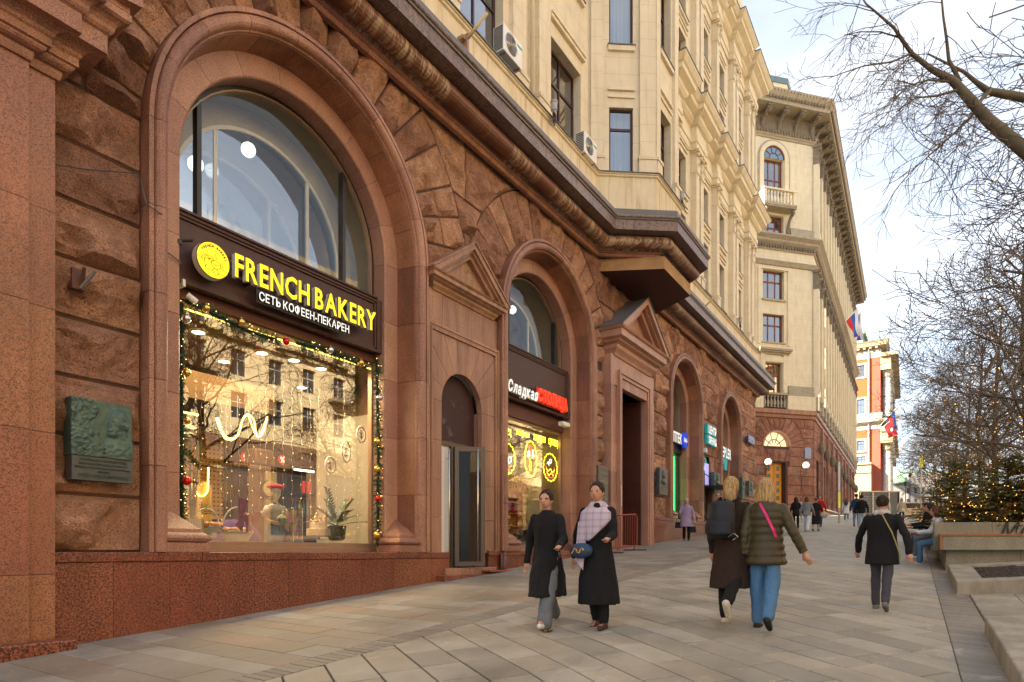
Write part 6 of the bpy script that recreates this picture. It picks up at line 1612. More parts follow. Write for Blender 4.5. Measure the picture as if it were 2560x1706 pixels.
mb=MB(); FB.box(mb,uc+DW-.1,uc+DW,-.5,-.1,2.6,7.3); FB.box(mb,uc-DW,uc+DW,-.5,-.1,7.3,7.4); put('dark_reveal',mb,M['frame'],bb)
def globe(p,lab,d=1):
    e=empty('wall_lamp',p,lab,'lamp','globe lamps beside the orange door'); 
    put('globe',MB().ball((0,0,.35),.27,18,12),emit('opal_globe',(.9,.85,.74),.1) if 'opal_globe' not in bpy.data.materials else bpy.data.materials['opal_globe'],e,local=True,smooth=True)
    mb=MB().lathe([(.09,.02),(.14,.1)],(0,0,0),10).tube([(0,0,.05),(0,0,-.35)],.035).tube([(0,0,-.2),(-.9*d*.75,.5,-.2)],.03).tube([(0,0,-.35),(-.45*d,.3,-.5),(-.9*d*.75,.6,-.55)],.025).tube([(-.9*d*.75,.6,0),(-.9*d*.75,.6,-.8)],.04); put('iron_bracket',mb,M['black'],e,local=True); return e
q=FB(2.8,.75,6.85); globe(q,'white globe lamp on an iron bracket left of the orange door'); q=FB(6.35,.75,6.7); globe(q,'white globe lamp on an iron bracket right of the orange door')
# ---- upper storeys of the cut corner
uc=3.85
ops=[(uc-.8,uc+.8,12.75,15.4),(uc-1.0,uc+1.0,17.1,19.35),(uc-1.0,uc+1.0,20.6,22.9),(uc-.95,uc+.95,24.9,27.4),(uc-.95,uc+.95,29.0,32.5)]
# walls; arched head cut from steps
arch_c,arch_r=32.0,.95
wops=ops[:4]+[(uc-.95,uc+.95,28.7,arch_c)]
k8=[ (uc-.95+1.9*i/12,uc-.95+1.9*(i+1)/12,arch_c,arch_c+math.sqrt(max(0,.95**2-(-.95+1.9*(i+.5)/12)**2))) for i in range(12)]
wall('cream_wall',FB,-3,LCH,BZ['gt'],36.2,wops,M['cream_b'],bb,rev=.35)
for i,w_ in enumerate(wops[:4]): window(FB,w_,bb,M['frame_red'],o=-.28,bars=2,trans=.62,fw=.09,bw=.09)
wf=window(FB,wops[4],bb,M['frame_red'],o=-.28,bars=2,trans=.5,fw=.09,bw=.09)
# arched head: drawn proud as frame ring with glass
n=13; ar=[(uc+.95*math.cos(math.pi*i/12),arch_c+.95*math.sin(math.pi*i/12)) for i in range(13)]
put('arched_pane',MB().add(onF(FB,ar,.02),[tuple(range(13))]),plain('sky_blue_pane',(.16,.27,.42),.1,var=.2),wf)
mb=MB().tube(onF(FB,ar,.04),.06,5)
for a_ in (36,72,108,144): mb.tube([FB(uc+.4*math.cos(math.radians(a_)),.04,arch_c+.4*math.sin(math.radians(a_))),FB(uc+.95*math.cos(math.radians(a_)),.04,arch_c+.95*math.sin(math.radians(a_)))],.035,4)
mb.tube([FB(uc+.42*math.cos(math.pi*i/10),.04,arch_c+.42*math.sin(math.pi*i/10)) for i in range(11)],.04,4); put('arched_bars',mb,M['frame_red'],wf)
def ringB(r0,r1,o):
    a0=[(uc+r0,28.7)]+[(uc+r0*math.cos(math.pi*i/14),arch_c+r0*math.sin(math.pi*i/14)) for i in range(15)]+[(uc-r0,28.7)]; a1=[(uc+r1,28.7)]+[(uc+r1*math.cos(math.pi*i/14),arch_c+r1*math.sin(math.pi*i/14)) for i in range(15)]+[(uc-r1,28.7)]
    n=len(a0); return MB().add(onF(FB,a0,o)+onF(FB,a1,o)+onF(FB,a0,0)+onF(FB,a1,0),[(i,i+1,n+i+1,n+i) for i in range(n-1)]+[(i,2*n+i,2*n+i+1,i+1) for i in range(n-1)]+[(n+i,n+i+1,3*n+i+1,3*n+i) for i in range(n-1)])
put('arch_surround',ringB(1.0,1.35,.14),M['cream_b'],bb); put('arch_surround',ringB(1.35,1.5,.08),M['trim_b'],bb)
def trim(F,u0,u1,o,z0,z1,m=None,nm='trim',par=bb): return put(nm,F.box(MB(),u0,u1,0,o,z0,z1),m or M['cream_b'],par)
# balustraded balcony below window 1, hood above it
def baluster_mesh(h,r):
    return MB().lathe([(r*.8,0),(r*.8,h*.08),(r*.4,h*.12),(r*.95,h*.35),(r*.5,h*.62),(r*.35,h*.75),(r*.7,h*.85),(r*.7,h)],(0,0,0),8).mesh('baluster',(0,0,0),True)
bm_=baluster_mesh(1.0,.14)
def balus(F,u0,u1,n,o,z,mat,par):
    if not bm_.materials: bm_.materials.append(mat)
    me=bm_.copy() if bm_.materials[0]!=mat else bm_
    if me is not bm_: me.materials.clear(); me.materials.append(mat)
    for i in range(n):
        p=F(u0+(u1-u0)*(i+.5)/n,o,z); b=orig(par); share('baluster',me,par,(p[0]-b[0],p[1]-b[1],p[2]-b[2]))
balus(FB,uc-1.1,uc+1.1,7,.12,11.75,M['trim_b'],bb)
put('balcony_back',FB.box(MB(),uc-1.15,uc+1.15,.0,.04,11.62,12.7),M['room'],bb)
trim(FB,-3,uc-1.15,.3,11.63,12.75); trim(FB,uc+1.15,LCH+.1,.3,11.63,12.75); trim(FB,uc-1.2,uc+1.2,.34,12.75,12.9,M['trim_b'],'balustrade_rail')
for u0,u1 in ((-3,uc-1.3),(uc+1.3,LCH+.2)):
    for o,z0,z1 in ((.26,12.75,13.1),(.2,13.1,13.35),(.14,13.35,13.6)): trim(FB,u0,u1,o,z0,z1,M['trim_b'],'base_moulding')
for u0,u1 in ((uc-1.25,uc-.85),(uc+.85,uc+1.25)): trim(FB,u0,u1,.12,13.0,16.1)
trim(FB,uc-1.1,uc+1.1,.1,15.45,15.9); 
for o,z0,z1 in ((.14,16.05,16.2),(.3,16.2,16.32),(.42,16.32,16.5)): trim(FB,uc-1.35-o*.4,uc+1.35+o*.4,o,z0,z1,M['trim_b'],'window_hood')
for z0,z1 in ((16.85,23.1),):
    for u0,u1 in ((uc-1.5,uc-1.3),(uc+1.3,uc+1.5)): trim(FB,u0,u1,.12,z0,z1)
    trim(FB,uc-1.3,uc+1.3,.12,22.95,23.1)
for z in (19.9,): trim(FB,uc-1.1,uc+1.1,.14,20.4,20.55,M['trim_b'],'window_sill'); trim(FB,uc-1.1,uc+1.1,.12,16.95,17.05,M['trim_b'],'window_sill')
# mid cornice with egg moulding, running round both faces
def bsweep(nm,pr,m): put(nm,MB().sweep(pr,BMP),m,bb)
bsweep('string_course',[(0,23.3),(.12,23.3),(.2,23.45),(.3,23.6),(.1,23.75),(0,23.8)],M['trim_b'])
bsweep('mid_cornice',[(0,24.55),(.1,24.55),(.14,24.6),(.14,24.95),(.35,25.1),(.4,25.15),(.4,25.3),(.62,25.45),(.7,25.5),(.7,25.62),(-.1,25.7)],M['trim_b'])
egg=MB().ball((0,0,0),.11,8,6,(1,1,1.5)).mesh('egg',(0,0,0),True); egg.materials.append(M['orn_b'])
eg=MB()
def eggs(o,z,step,r,u1):
    m=MB()
    for F,L_,s0 in ((FB,LCH,-.5),(FS,u1,.1)):
        u=s0
        while u<L_: m.ball(F(u,o,z),r,6,4,(1,1,1.6)); u+=step
    put('egg_moulding',m,M['orn_b'],bb,kind='stuff')
eggs(.2,24.8,.26,.11,40)
# balcony with scroll brackets under the arched window
for o,z0,z1 in ((.9,27.62,27.72),(.95,27.72,27.9)): trim(FB,uc-1.5,uc+1.5,o,z0,z1,M['trim_b'],'balcony_slab')
m2=M['cream_plain']
for du in (-1.38,1.38):
    put('balcony_post',FB.box(MB(),uc+du-.13,uc+du+.13,.6,.86,27.9,28.95),m2,bb)
    P=[FB(uc+du*.92,o,z) for o,z in ((.0,25.7),(.12,25.9),(.18,26.5),(.3,26.9),(.6,27.3),(.8,27.55),(.85,27.3),(.7,27.1))]
    put('scroll_bracket',MB().tube(P,[.12,.14,.13,.12,.13,.15,.1,.06],8),M['orn_b'],bb,smooth=True)
put('balcony_rail',FB.box(MB(),uc-1.55,uc+1.55,.58,.92,28.95,29.08),m2,bb); balus(FB,uc-1.2,uc+1.2,8,.73,27.9,m2,bb); mb=MB(); FB.box(mb,uc-1.5,uc-1.35,.0,.6,27.9,28.95); FB.box(mb,uc+1.35,uc+1.5,.0,.6,27.9,28.95); put('balcony_side',mb,m2,bb)
for u0,u1 in ((-3,uc-1.5),(uc+1.5,LCH+.15)):
    for o,z0,z1 in ((.22,25.7,26.2),(.16,26.2,26.5)): trim(FB,u0,u1,o,z0,z1,M['trim_b'],'base_moulding')
# top cornice
bsweep('frieze_moulding',[(0,33.6),(.08,33.6),(.08,33.75),(.16,33.8),(.3,34.1),(.2,34.15),(0,34.2)],M['trim_b'])
eggs(.28,34.05,.27,.12,46)
bsweep('frieze',[(0,34.2),(.05,34.2),(.05,35.6),(0,35.6)],M['orn_b'])
bsweep('top_cornice',[(.0,35.55),(1.25,35.6),(1.25,35.95),(1.4,36.1),(1.55,36.3),(1.6,36.55),(-.1,36.7)],M['trim_b'])
m=MB(); 
for F,L_,s0 in ((FB,LCH,-1.9),(FS,45,.6)):
    u=s0
    while u<L_:
        P=[F(u,o,z) for o,z in ((.05,34.35),(.16,34.7),(.3,35.0),(.65,35.2),(.95,35.4),(1.1,35.2),(.95,35.05))]
        m.tube(P,[.14,.16,.15,.16,.2,.17,.08],6); F.box(m,u-.2,u+.2,.05,1.15,35.42,35.56); u+=1.55
put('console_bracket',m,M['orn_b'],bb,kind='stuff')
eggs(1.36,36.0,.3,.10,46); eggs(1.55,36.42,.3,.08,46)
att=[(PB0[0]-2,PB0[1]+3.2),(CB[0]-.8,CB[1]+1.9),(PB2[0],PB2[1]+1.9)]
put('attic',MB().sweep([(0,36.5),(0,39.0),(-1,39.0)],mitre(att)),M['cream_b'],bb); put('attic_roof_edge',MB().sweep([(0,39.0),(.1,39.0),(.1,39.45),(-2,39.9)],mitre(att)),plain('blue_grey_metal',(.13,.20,.24),.4,metal=.2),bb)
# ---- side facade: two tiers of giant pilasters
so=[]
for b in range(26):
    u=1.4+b*2.43
    for z0,z1 in ((13.0,15.2),(16.6,18.8),(20.3,22.3),(26.4,28.6),(30.2,32.4)): so.append((u-.55,u+.55,z0,z1))
so=[w_ for w_ in so if w_[1]<LBS-.2]
wall('cream_wall',FS,0,LBS,BZ['gt'],36.2,so,M['cream_b'],bb,rev=.4)
for w_ in so:
    if w_[0]<30: window(FS,w_,bb,M['frame_red'],o=-.3,bars=1,trans=.6,back=False)
    else: put('window',FS.box(MB(),w_[0],w_[1],-.35,-.3,w_[2],w_[3]),M['frame_red'],bb)
for b in range(27):
    u=.18+b*2.43
    if u>LBS-.3: break
    for z0,z1 in ((12.75,23.3),(25.7,33.6)):
        put('giant_pilaster',FS.box(FS.box(MB(),u-.32,u+.32,0,.42,z0,z1-1.6),u-.42,u+.42,0,.5,z0,z0+.55),M['cream_b'],bb)
        put('capital',capital(FS,u-.3,u+.3,.42,z1-1.6,z1),M['orn_b'],bb)
    if b%1==0: put('balustrade_post',FS.box(MB(),u-.4,u+.4,.0,.45,11.62,12.75),M['trim_b'],bb)
m=MB()
for b in range(18):
    u=.18+b*2.43
    for j in range(5): m.lathe([(.12,0),(.05,.15),(.14,.45),(.06,.8),(.12,1.0)],FS(u+.6+j*.31,.25,11.65),6)
put('balusters',m,M['trim_b'],bb,kind='stuff'); trim(FS,0,LBS,.4,12.66,12.78,M['trim_b'],'balustrade_rail')
for b in range(10): # festoons on the side base
    put('carved_ornament',MB().ball(FS(2.4+b*4.6,.35,8.9),.45,8,6,(.5,.6,1.3)),M['orn_b'],bb)
put('end_wall',MB().add([(PB2[0],PB2[1],0),(PB2[0]-.6,PB2[1]+18,0),(PB2[0]-.6,PB2[1]+18,36),(PB2[0],PB2[1],36)],[(0,1,2,3)]),M['cream_b'],bb)
put('roof_and_back',MB().prism([(PB0[0]-2,PB0[1]+3),(CB[0],CB[1]+3),(PB2[0]-.5,PB2[1]+3),(PB2[0]-.5,26),(PB0[0]-2,26)],34,36.4),M['cream_b'],bb)
put('rear_mass',MB().prism([(PB0[0]-2,PB0[1]+7),(CB[0],CB[1]+7),(PB2[0]-.5,PB2[1]+7),(PB2[0]-.5,26),(PB0[0]-2,26)],0,34),M['cream_b'],bb)
an=empty('roof_aerial',(PB0[0]+6.5,PB0[1]-1.5,39),'thin television aerials on the roof of the cut corner building','aerial')
q=FB(6.3,-3,39.2)
mb=MB().tube([q,(q[0],q[1],q[2]+2.6)],.04,4).tube([(q[0]-1.6,q[1]+1,q[2]+2.5),(q[0]+1.6,q[1]-1,q[2]+2.1)],.03,4)
for j in range(7): t=-1+j/3; mb.tube([(q[0]+1.5*t,q[1]-t,q[2]+2.3-.2*t-.35),(q[0]+1.5*t,q[1]-t,q[2]+2.3-.2*t+.35)],.02,4)
q=FB(8.2,-3,37.5); mb.tube([q,(q[0],q[1],q[2]+2.4)],.04,4).tube([(q[0]-1.6,q[1]+1,q[2]+1.5),(q[0]+1.2,q[1]-1,q[2]+1.9)],.03,4)
put('mast_and_arms',mb,M['steel'],an)
# ramp rail at the foot of the second building
rr_=empty('ramp_rail',(CB[0]-3,CB[1]-1,gz(57,8)),'wide stone ramp parapet with a metal handrail at the foot of the cut corner building','parapet')
P0,P1=AY(2018,1268,50),AY(2096,1290,56)
put('parapet',MB().add([(P0[0],P0[1],P0[2]),(P1[0],P1[1],P1[2]),(P1[0],P1[1],P1[2]-.6),(P0[0],P0[1],P0[2]-2.4),(P0[0],P0[1]+.4,P0[2]),(P1[0],P1[1]+.4,P1[2])],[(3,2,1,0),(0,1,5,4)]),plain('pale_stone_parapet',(.48,.40,.30),.8),rr_)
put('handrail',MB().tube([(P0[0]-.5,P0[1]-.1,P0[2]+.2),(P1[0],P1[1]-.1,P1[2]+.15),(P1[0]+.2,P1[1]-.1,P1[2]-.6)],.09,8),M['steel'],rr_,smooth=True)

# ================================================================ orange building with columns farther on
YC=120.0
def PC(px,py,Y=YC): return AY(px,py,Y)
# its front looks down the street; plane facing the camera's street direction
c0=PC(2130,1381); c1=PC(2201,1381)
Lc=8.2
cL=Frame((c1[0]-bd[1]*(-9)-0,c1[1]+9),(c1[0],c1[1]))          # front, running from the left to its right corner
uS=lambda py: (1381-py)/1600*YC
ob=empty('orange_palace',(c1[0],c1[1],4),'orange and white palace with a green roof and giant columns beyond the second building','building')
M['orange']=plain('orange_render',(.34,.085,.022),.85,var=.08,nsc=2); M['redside']=plain('red_render',(.30,.075,.05),.85,var=.08); M['whitec']=plain('white_column_paint',(.46,.43,.38),.8,var=.06); M['cof']=plain('cream_cornice_paint',(.36,.29,.19),.8,var=.1)
FO=Frame((c1[0],c1[1]+10),(c1[0],c1[1])); LO=10
def oz(py): return uS(py)
wn=[(LO-5.6,LO-4.0,oz(937),oz(907)),(LO-5.6,LO-4.0,oz(1033),oz(993)),(LO-5.6,LO-4.0,oz(1124),oz(1098)),(LO-5.5,LO-4.1,oz(1158),oz(1140))]
# window centre px 2151
def upx(px):                                # u along FO at a pixel
    s=(px-1280)/1600; x=c1[0]; y=x*(SN-s*CS)/(CS+s*SN); return c1[1]+10-y
wn=[(upx(2143),upx(2161),oz(937),oz(907)),(upx(2143),upx(2161),oz(1033),oz(993)),(upx(2143),upx(2161),oz(1124),oz(1098)),(upx(2143),upx(2163),oz(1160),oz(1138))]
wall('orange_wall',FO,0,upx(2182),0,oz(893),wn,M['orange'],ob,rev=.4); wall('red_strip',FO,upx(2182),LO,0,oz(893),[],M['redside'],ob)
for w_ in wn: 
    window(FO,w_,ob,M['frame'],o=-.3,bars=1,trans=.65,fw=.12,back=False); 
    for a,b,c_,d_ in ((w_[0]-.35,w_[0],w_[2]-.3,w_[3]+.35),(w_[1],w_[1]+.35,w_[2]-.3,w_[3]+.35),(w_[0],w_[1],w_[3],w_[3]+.35),(w_[0],w_[1],w_[2]-.3,w_[2])): put('window_surround',FO.box(MB(),a,b,0,.15,c_,d_),M['whitec'],ob)
om=mitre([(c1[0],c1[1]+10),(c1[0],c1[1]),(c1[0]+40,c1[1]+1.2)])
def osw(nm,pr,m): put(nm,MB().sweep(pr,om),m,ob)
osw('frieze_band',[(0,oz(893)),(.1,oz(893)),(.1,oz(880)),(.25,oz(878)),(.1,oz(874)),(0,oz(874))],M['whitec'])
osw('entablature',[(0,oz(893)),(.05,oz(893)),(.05,oz(868)),(1.0,oz(866)),(1.2,oz(858)),(1.4,oz(854)),(-1,oz(853))],M['cof'])
osw('belt',[(0,oz(1072)),(.1,oz(1072)),(.1,oz(1058)),(.9,oz(1054)),(1.1,oz(1048)),(.3,oz(1046)),(.3,oz(1032)),(-.2,oz(1030))],M['whitec'])
m=MB()
for i in range(10): FO.box(m,i*1.0+.2,i*1.0+.6,.1,.9,oz(871),oz(867))
put('modillions',m,M['cof'],ob,kind='stuff')
put('corner_drainpipe',MB().tube([FO(upx(2172),.35,0),FO(upx(2172),.35,oz(870))],.14,6),M['whitec'],ob)
put('lower_porch',FO.box(MB(),upx(2140),upx(2180),0,2.2,0,oz(1163)),M['cof'],ob); put('porch_cornice',FO.box(FO.box(MB(),upx(2139),upx(2181),0,2.5,oz(1163),oz(1158)),upx(2141),upx(2179),0,2.4,oz(1184),oz(1180)),M['cof'],ob)
FO2=Frame((c1[0],c1[1]),(c1[0]+40,c1[1]+1.2)); wall('red_side',FO2,0,40,0,oz(893),[],M['redside'],ob)
for i in range(8):
    u=1.5+i*3.2
    for z0,z1 in ((oz(1380),oz(1128)),(oz(1044),oz(944))): put('giant_column',MB().lathe([(.95,0),(.95,.4),(.72,.6),(.66,(z1-z0))],FO2(u,1.0,z0),12),M['whitec'],ob,smooth=True)
    for z0,z1 in ((oz(1128),oz(1108)),(oz(944),oz(925))): put('column_capital',MB().lathe([(.62,0),(.9,.5),(.8,.6),(1.05,1.2),(1.1,z1-z0)],FO2(u,1.0,z0),10),M['trim_b'],ob)
wp=wall('upper_entablature',FO2,0,40,oz(925),oz(893),[],M['cof'],ob,o=1.6) ; put('side_belt',FO2.box(FO2.box(MB(),0,40,0,2.0,oz(1108),oz(1080)),-.3,40,0,2.6,oz(1080),oz(1068)),M['cof'],ob); put('side_cornice',FO2.box(FO2.box(MB(),0,40,0,1.7,oz(925),oz(893)),-.5,40,0,2.9,oz(893),oz(884)),M['cof'],ob)
grn=plain('green_roof_metal',(.13,.36,.14),.5,var=.15)
put('attic',MB().box(c1[0]+1,c1[0]+30,c1[1]+3,c1[1]+10,oz(855),oz(824)),M['whitec'],ob); put('green_roof',MB().box(c1[0]+.6,c1[0]+30,c1[1]+2.6,c1[1]+10,oz(824),oz(817)),grn,ob)
put('green_dome_roof',MB().add([FO2(2,.6,oz(884)),FO2(36,.6,oz(884)),FO2(36,-2,oz(850)),FO2(2,-2,oz(850))],[(0,1,2,3)]),plain('pale_green_roof',(.20,.42,.32),.4,var=.1),ob)
put('roof_mast',MB().tube([FO(6,-3,oz(824)),FO(6,-3,oz(800))],.06,4).tube([FO(6.5,-3,oz(803)),FO(5.5,-3,oz(803))],.05,4),M['steel'],ob)

# ---- far end of the street: white church like building with green dome, lamps
fb=empty('domed_building',AY(2300,1250,300),'distant white building with a green dome and small spire','building')
YF=300
def PF(px,py,dy=0): return AY(px,py,YF+dy)
def fbox(nm,px0,px1,py0,py1,d_,m):
    a,b=PF(px0,py0),PF(px1,py1); F=Frame(a[:2],b[:2]); put(nm,F.box(MB(),0,F.L,-d_,0,min(a[2],b[2]),max(a[2],b[2])),m,fb)
    return F
fbox('block',2232,2300,1300,1210,20,plain('white_far_wall',(.45,.43,.40),.9)); fbox('block',2270,2420,1300,1185,20,bpy.data.materials['white_far_wall'])
c_=PF(2248,1210); gd=plain('dull_green_dome',(.16,.28,.17),.6); put('dome',MB().lathe([(4.2,0),(3.9,1.2),(3.0,2.6),(1.5,3.6),(.6,4.1),(.5,5.0),(.05,8.5)],c_,16),gd,fb,smooth=True)
a=PF(2256,1207); b=PF(2420,1186); F=Frame(a[:2],b[:2]); put('green_roof',MB().add([F(0,0,a[2]),F(F.L,0,a[2]),F(F.L,-6,b[2]+2),F(2,-6,b[2]+2)],[(0,1,2,3)]),gd,fb)
for i in range(7):
    for r_ in range(2): q=F(2+i*3.5,.1,a[2]-4-r_*5); put('window',F.box(MB(),2+i*3.5,3.2+i*3.5,0,.1,a[2]-5-r_*5,a[2]-2.6-r_*5),M['room'],fb)
def street_lamp(px,py0,py1,Y,lab):
    b=AY(px,py0,Y); h=(py0-py1)/1600*Y; e=empty('street_lamp',b,lab,'street lamp','distant street lamps'); put('post',MB().lathe([(.16,0),(.12,.6),(.08,1),(.07,h)],(0,0,0),8),M['black'],e,local=True)
    mb=MB()
    for s_ in(-1,0,1): mb.ball((s_*.55,0,h-.2+(.45 if s_==0 else 0)),.28,8,6)
    put('lantern',mb,M['black'],e,local=True); put('arm',MB().tube([(-.55,0,h-.4),(0,0,h-.7),(.55,0,h-.4)],.05,5),M['black'],e,local=True)
street_lamp(2264,1288,1210,130,'dark three headed street lamp in front of the domed building'); street_lamp(2275,1287,1188,140,'taller plain dark lamp post just right of the three headed lamp')

# ================================================================ flags
def cloth(w_,h_,mats,bands,seed,droop=.0,nx=10,nz=12):
    """hanging flag: local x along, z down; bands of materials by fraction along the short side"""
    r=random.Random(seed); out=[]
    for k_,(b0,b1) in enumerate(bands):
        mb=MB(); vs=[]
        for i in range(nx+1):
            for j in range(3):
                s=i/nx; t=b0+(b1-b0)*j/2
                vs.append((t*w_,.12*math.sin(s*5+t*3+seed)*s,-s*h_+.06*math.sin(t*6)))
        mb.add(vs,[(i*3+j,(i+1)*3+j,(i+1)*3+j+1,i*3+j+1) for i in range(nx) for j in range(2)]); out.append((mb,mats[k_]))
    return out
fw_=plain('flag_white',(.70,.70,.70),.8,var=.05); fbl=plain('flag_blue',(.03,.10,.42),.8,var=.1); fr_=plain('flag_red',(.60,.03,.03),.8,var=.1); fmr=plain('flag_dark_red',(.55,.04,.06),.8,var=.1)
def flag(P0,P1,quad,mats,lab,emblem=None):
    """pole P0-P1 in world; quad four world corners: a,b along the pole, c,d the free edge"""
    e=empty('flag',P0,lab,'flag','flags on the buildings'); put('pole',MB().tube([P0,P1],.05,6),M['white'],e)
    a,b,c,d_=[Vector(q) for q in quad]; n=len(mats)
    for k_ in range(n):
        vs=[];nx=8
        for i in range(nx+1):
            for j in range(3):
                s=i/nx; t=(k_+j/2)/n; p=(a+(b-a)*t)*(1-s)+(d_+(c-d_)*t)*s; p=p+Vector((.18*math.sin(s*6+t*4),.18*math.cos(s*5+t*5),0))*s
                vs.append(tuple(p))
        put('stripe',MB().add(vs,[(i*3+j,(i+1)*3+j,(i+1)*3+j+1,i*3+j+1) for i in range(nx) for j in range(2)]),mats[k_],e,smooth=True)
    if emblem is not None:
        q=(a+b+c+d_)/4; put('emblem',MB().ball(tuple(q+Vector((-.12,-.2,0))),.28,8,6,(.4,.8,1.2)),emblem,e)
    return e
Yf=72
fl=lambda px,py,Y=Yf: AY(px,py,Y)
flag(fl(2095,823),fl(2148,767),[fl(2115,803),fl(2147,771),fl(2147,838),fl(2137,845)],[fr_,fbl,fw_],'white, blue and red flag hanging from the upper wall of the cut corner building')
flag(fl(2100,830,74),fl(2154,778,74),[fl(2138,795,74),fl(2154,780,74),fl(2155,850,74),fl(2143,852,74)],[fr_,fbl,fw_],'second flag half hidden behind the higher white, blue and red flag')
flag(fl(2202,1062,110),fl(2246,1015,110),[fl(2218,1044,110),fl(2245,1016,110),fl(2250,1080,110),fl(2234,1068,110)],[fr_,fbl,fw_],'white, blue and red flag on a pole beside the orange palace')
flag(fl(2204,1072,112),fl(2228,1050,112),[fl(2210,1066,112),fl(2232,1052,112),fl(2243,1088,112),fl(2221,1096,112)],[fmr],'dark red flag with a pale emblem beside the orange palace',M['whitec'])

# ================================================================ building across the street (seen mirrored in the glass)
op_=empty('opposite_building',(0,-30,-2),'sunlit cream residential building across the street, mirrored in the shop windows','building')
FOp=Frame((150,-30),(-40,-30)); M['opp']=stucco('sunlit_cream_render',(.82,.66,.40),3,3.6,.3,.4); M['oppg']=plain('opp_ground_granite',(.22,.13,.08),.8,var=.2)
oo=[]; 
for i in range(52):
    for j in range(4): oo.append((2+i*3.6,3.5+i*3.6,11.2+j*3.55,13.4+j*3.55))
wall('cream_wall',FOp,0,190,9.6,26.2,oo,M['opp'],op_,rev=.3); wall('granite_base',FOp,0,190,-6,9.6,[(3+i*6,7+i*6,1.5,7.5) for i in range(30)],M['oppg'],op_,o=.15); put('shop_glass',FOp.box(MB(),0,190,-.4,-.3,0,8),M['room'],op_)
wm=plain('white_window_bars',(.6,.58,.5),.6,var=0); dg_=plain('dark_opposite_glass',(.05,.06,.07),.1,var=.5,nsc=.4)
for w_ in oo:
    if not(70<w_[0]<190): continue
    mb=MB(); FOp.quad(mb,w_[0],w_[1],-.29,w_[2],w_[3]); f=put('window',mb,dg_,op_); m2_=MB()
    for a,b in ((w_[0],w_[0]+.08),(w_[1]-.08,w_[1]),((w_[0]+w_[1])/2-.04,(w_[0]+w_[1])/2+.04)): FOp.quad(m2_,a,b,-.27,w_[2],w_[3])
    FOp.quad(m2_,w_[0],w_[1],-.265,w_[2]+1.35,w_[2]+1.43); put('glazing_bars',m2_,wm,f)
for i in range(0,52,4):
    for j in (1,3): 
        u=2+i*3.6+3.6; z=11.1+j*3.55; mb=MB(); FOp.box(mb,u-.6,u+2.2,0,1.0,z-.25,z)
        for q in range(14): FOp.box(mb,u-.55+q*.2,u-.5+q*.2,.92,.96,z,z+.95)
        FOp.box(mb,u-.6,u+2.2,.9,.98,z+.95,z+1.0); put('balcony',mb,M['cof'],op_)
put('cornice',FOp.box(FOp.box(MB(),0,190,0,.6,25.6,26),0,190,0,1.2,26,26.5),M['opp'],op_); put('string_course',FOp.box(MB(),0,190,0,.35,17.6,17.9),M['opp'],op_); put('roof',FOp.box(MB(),0,190,-14,-.6,-6,26.3),M['opp'],op_)
# ================================================================ arches 3 and 4, small doorway, signs, plaques
M['pale_in']=plain('pale_green_screen',(.46,.50,.38),.8,var=.08)
for a,ztp,lab in ((A3,4.25,''),(A4,4.25,'')):
    lunette(a,4.9,(a['uc']-.55,),inner=False); wf=lower(a,a['zb'],4.2,frame=M['black'])
    mb=MB().tube([(a['uc']-.55,9.4,4.95),(a['uc']+1.0,9.4,a['zs']+.9)],.04,6); put('inner_brace',mb,M['steel'],wf)
    put('pale_screen',MB().box(a['uc']-1.35,a['uc']+1.35,9.8,9.85,a['zb'],7.4),M['pale_in'],wf)
    put('transom',MB().box(a['uc']-1.38,a['uc']+1.38,9.15,9.35,4.2,4.9),M['black'],wf)
grn_=emit('green_neon_edge',(.02,1,.12),.9); 
u3=A3['uc']; R3=A3['R']-.69
put('green_edge',MB().box(u3+R3-.16,u3+R3-.12,9.4,9.44,1.5,4.15).box(u3-R3,u3+R3-.15,9.4,9.43,1.48,1.52).box(u3-R3+.1,u3-R3+.12,9.4,9.44,1.5,4.15),grn_,bld)
gs=empty('green_panel',(u3,9.6,1.6),'green lit advertising panel with a cross shape behind the pharmacy glass','display panel')
gp_=emit('green_panel_glow',(.04,.75,.2),.22)
put('panel',MB().box(u3-R3+.1,u3+.35,9.6,9.63,1.6,3.3),gp_,gs); put('panel_side',MB().box(u3+.352,u3+.75,9.6,9.63,2.5,3.1),gp_,gs); put('green_glow_sheet',MB().box(u3-R3,u3+R3-.1,9.72,9.75,1.4,4.2),emit('painted_green_glow',(.25,.5,.24),.05),gs)  # last sheet is added; its colour and emission paint the green glow inside
ap=empty('shop_lettering',(25,8.95,4.4),'white glowing pharmacy letters on the third arch with a round blue sign','sign')
yl_=8.97; xa,xb=UX(1681,yl_),UX(1711,yl_)
z0_=(A(1681,1101,yl_)[2]+A(1711,1111,yl_)[2])/2; h_=A(1695,1080,yl_)[2]-A(1695,1105,yl_)[2]
wx=(xb-xa)/5; wall_letters(ap,'АПТЕКА',xa-wx*.55,xb,z0_-.02,h_*1.0,yl_,M['wht'],.08,.03,M['letter_side'],gap=.08)
bs_=A(1714,1101,8.9); put('blue_disc',MB().lathe([(.34,0),(.34,.1)],bs_,24,'y'),emit('blue_sign',(.01,.06,.62),.08),ap)
vs,fs=text_geo('36,6',.24,.012); mn=(min(v[0] for v in vs)+max(v[0] for v in vs))/2; put('disc_number',MB().add([(bs_[0]+x-mn,bs_[1]-.006,bs_[2]+y-.08) for x,y,_ in vs],fs),M['wht'],ap)
teal=plain('teal_paint',(.01,.27,.29),.5,var=.05); tealg=emit('teal_sign',(.0,.35,.38),.04)
cz=empty('shop_lettering',(28,8.4,5),'white two line eye clinic letters on teal blocks above the small teal door','sign')
yz=8.33
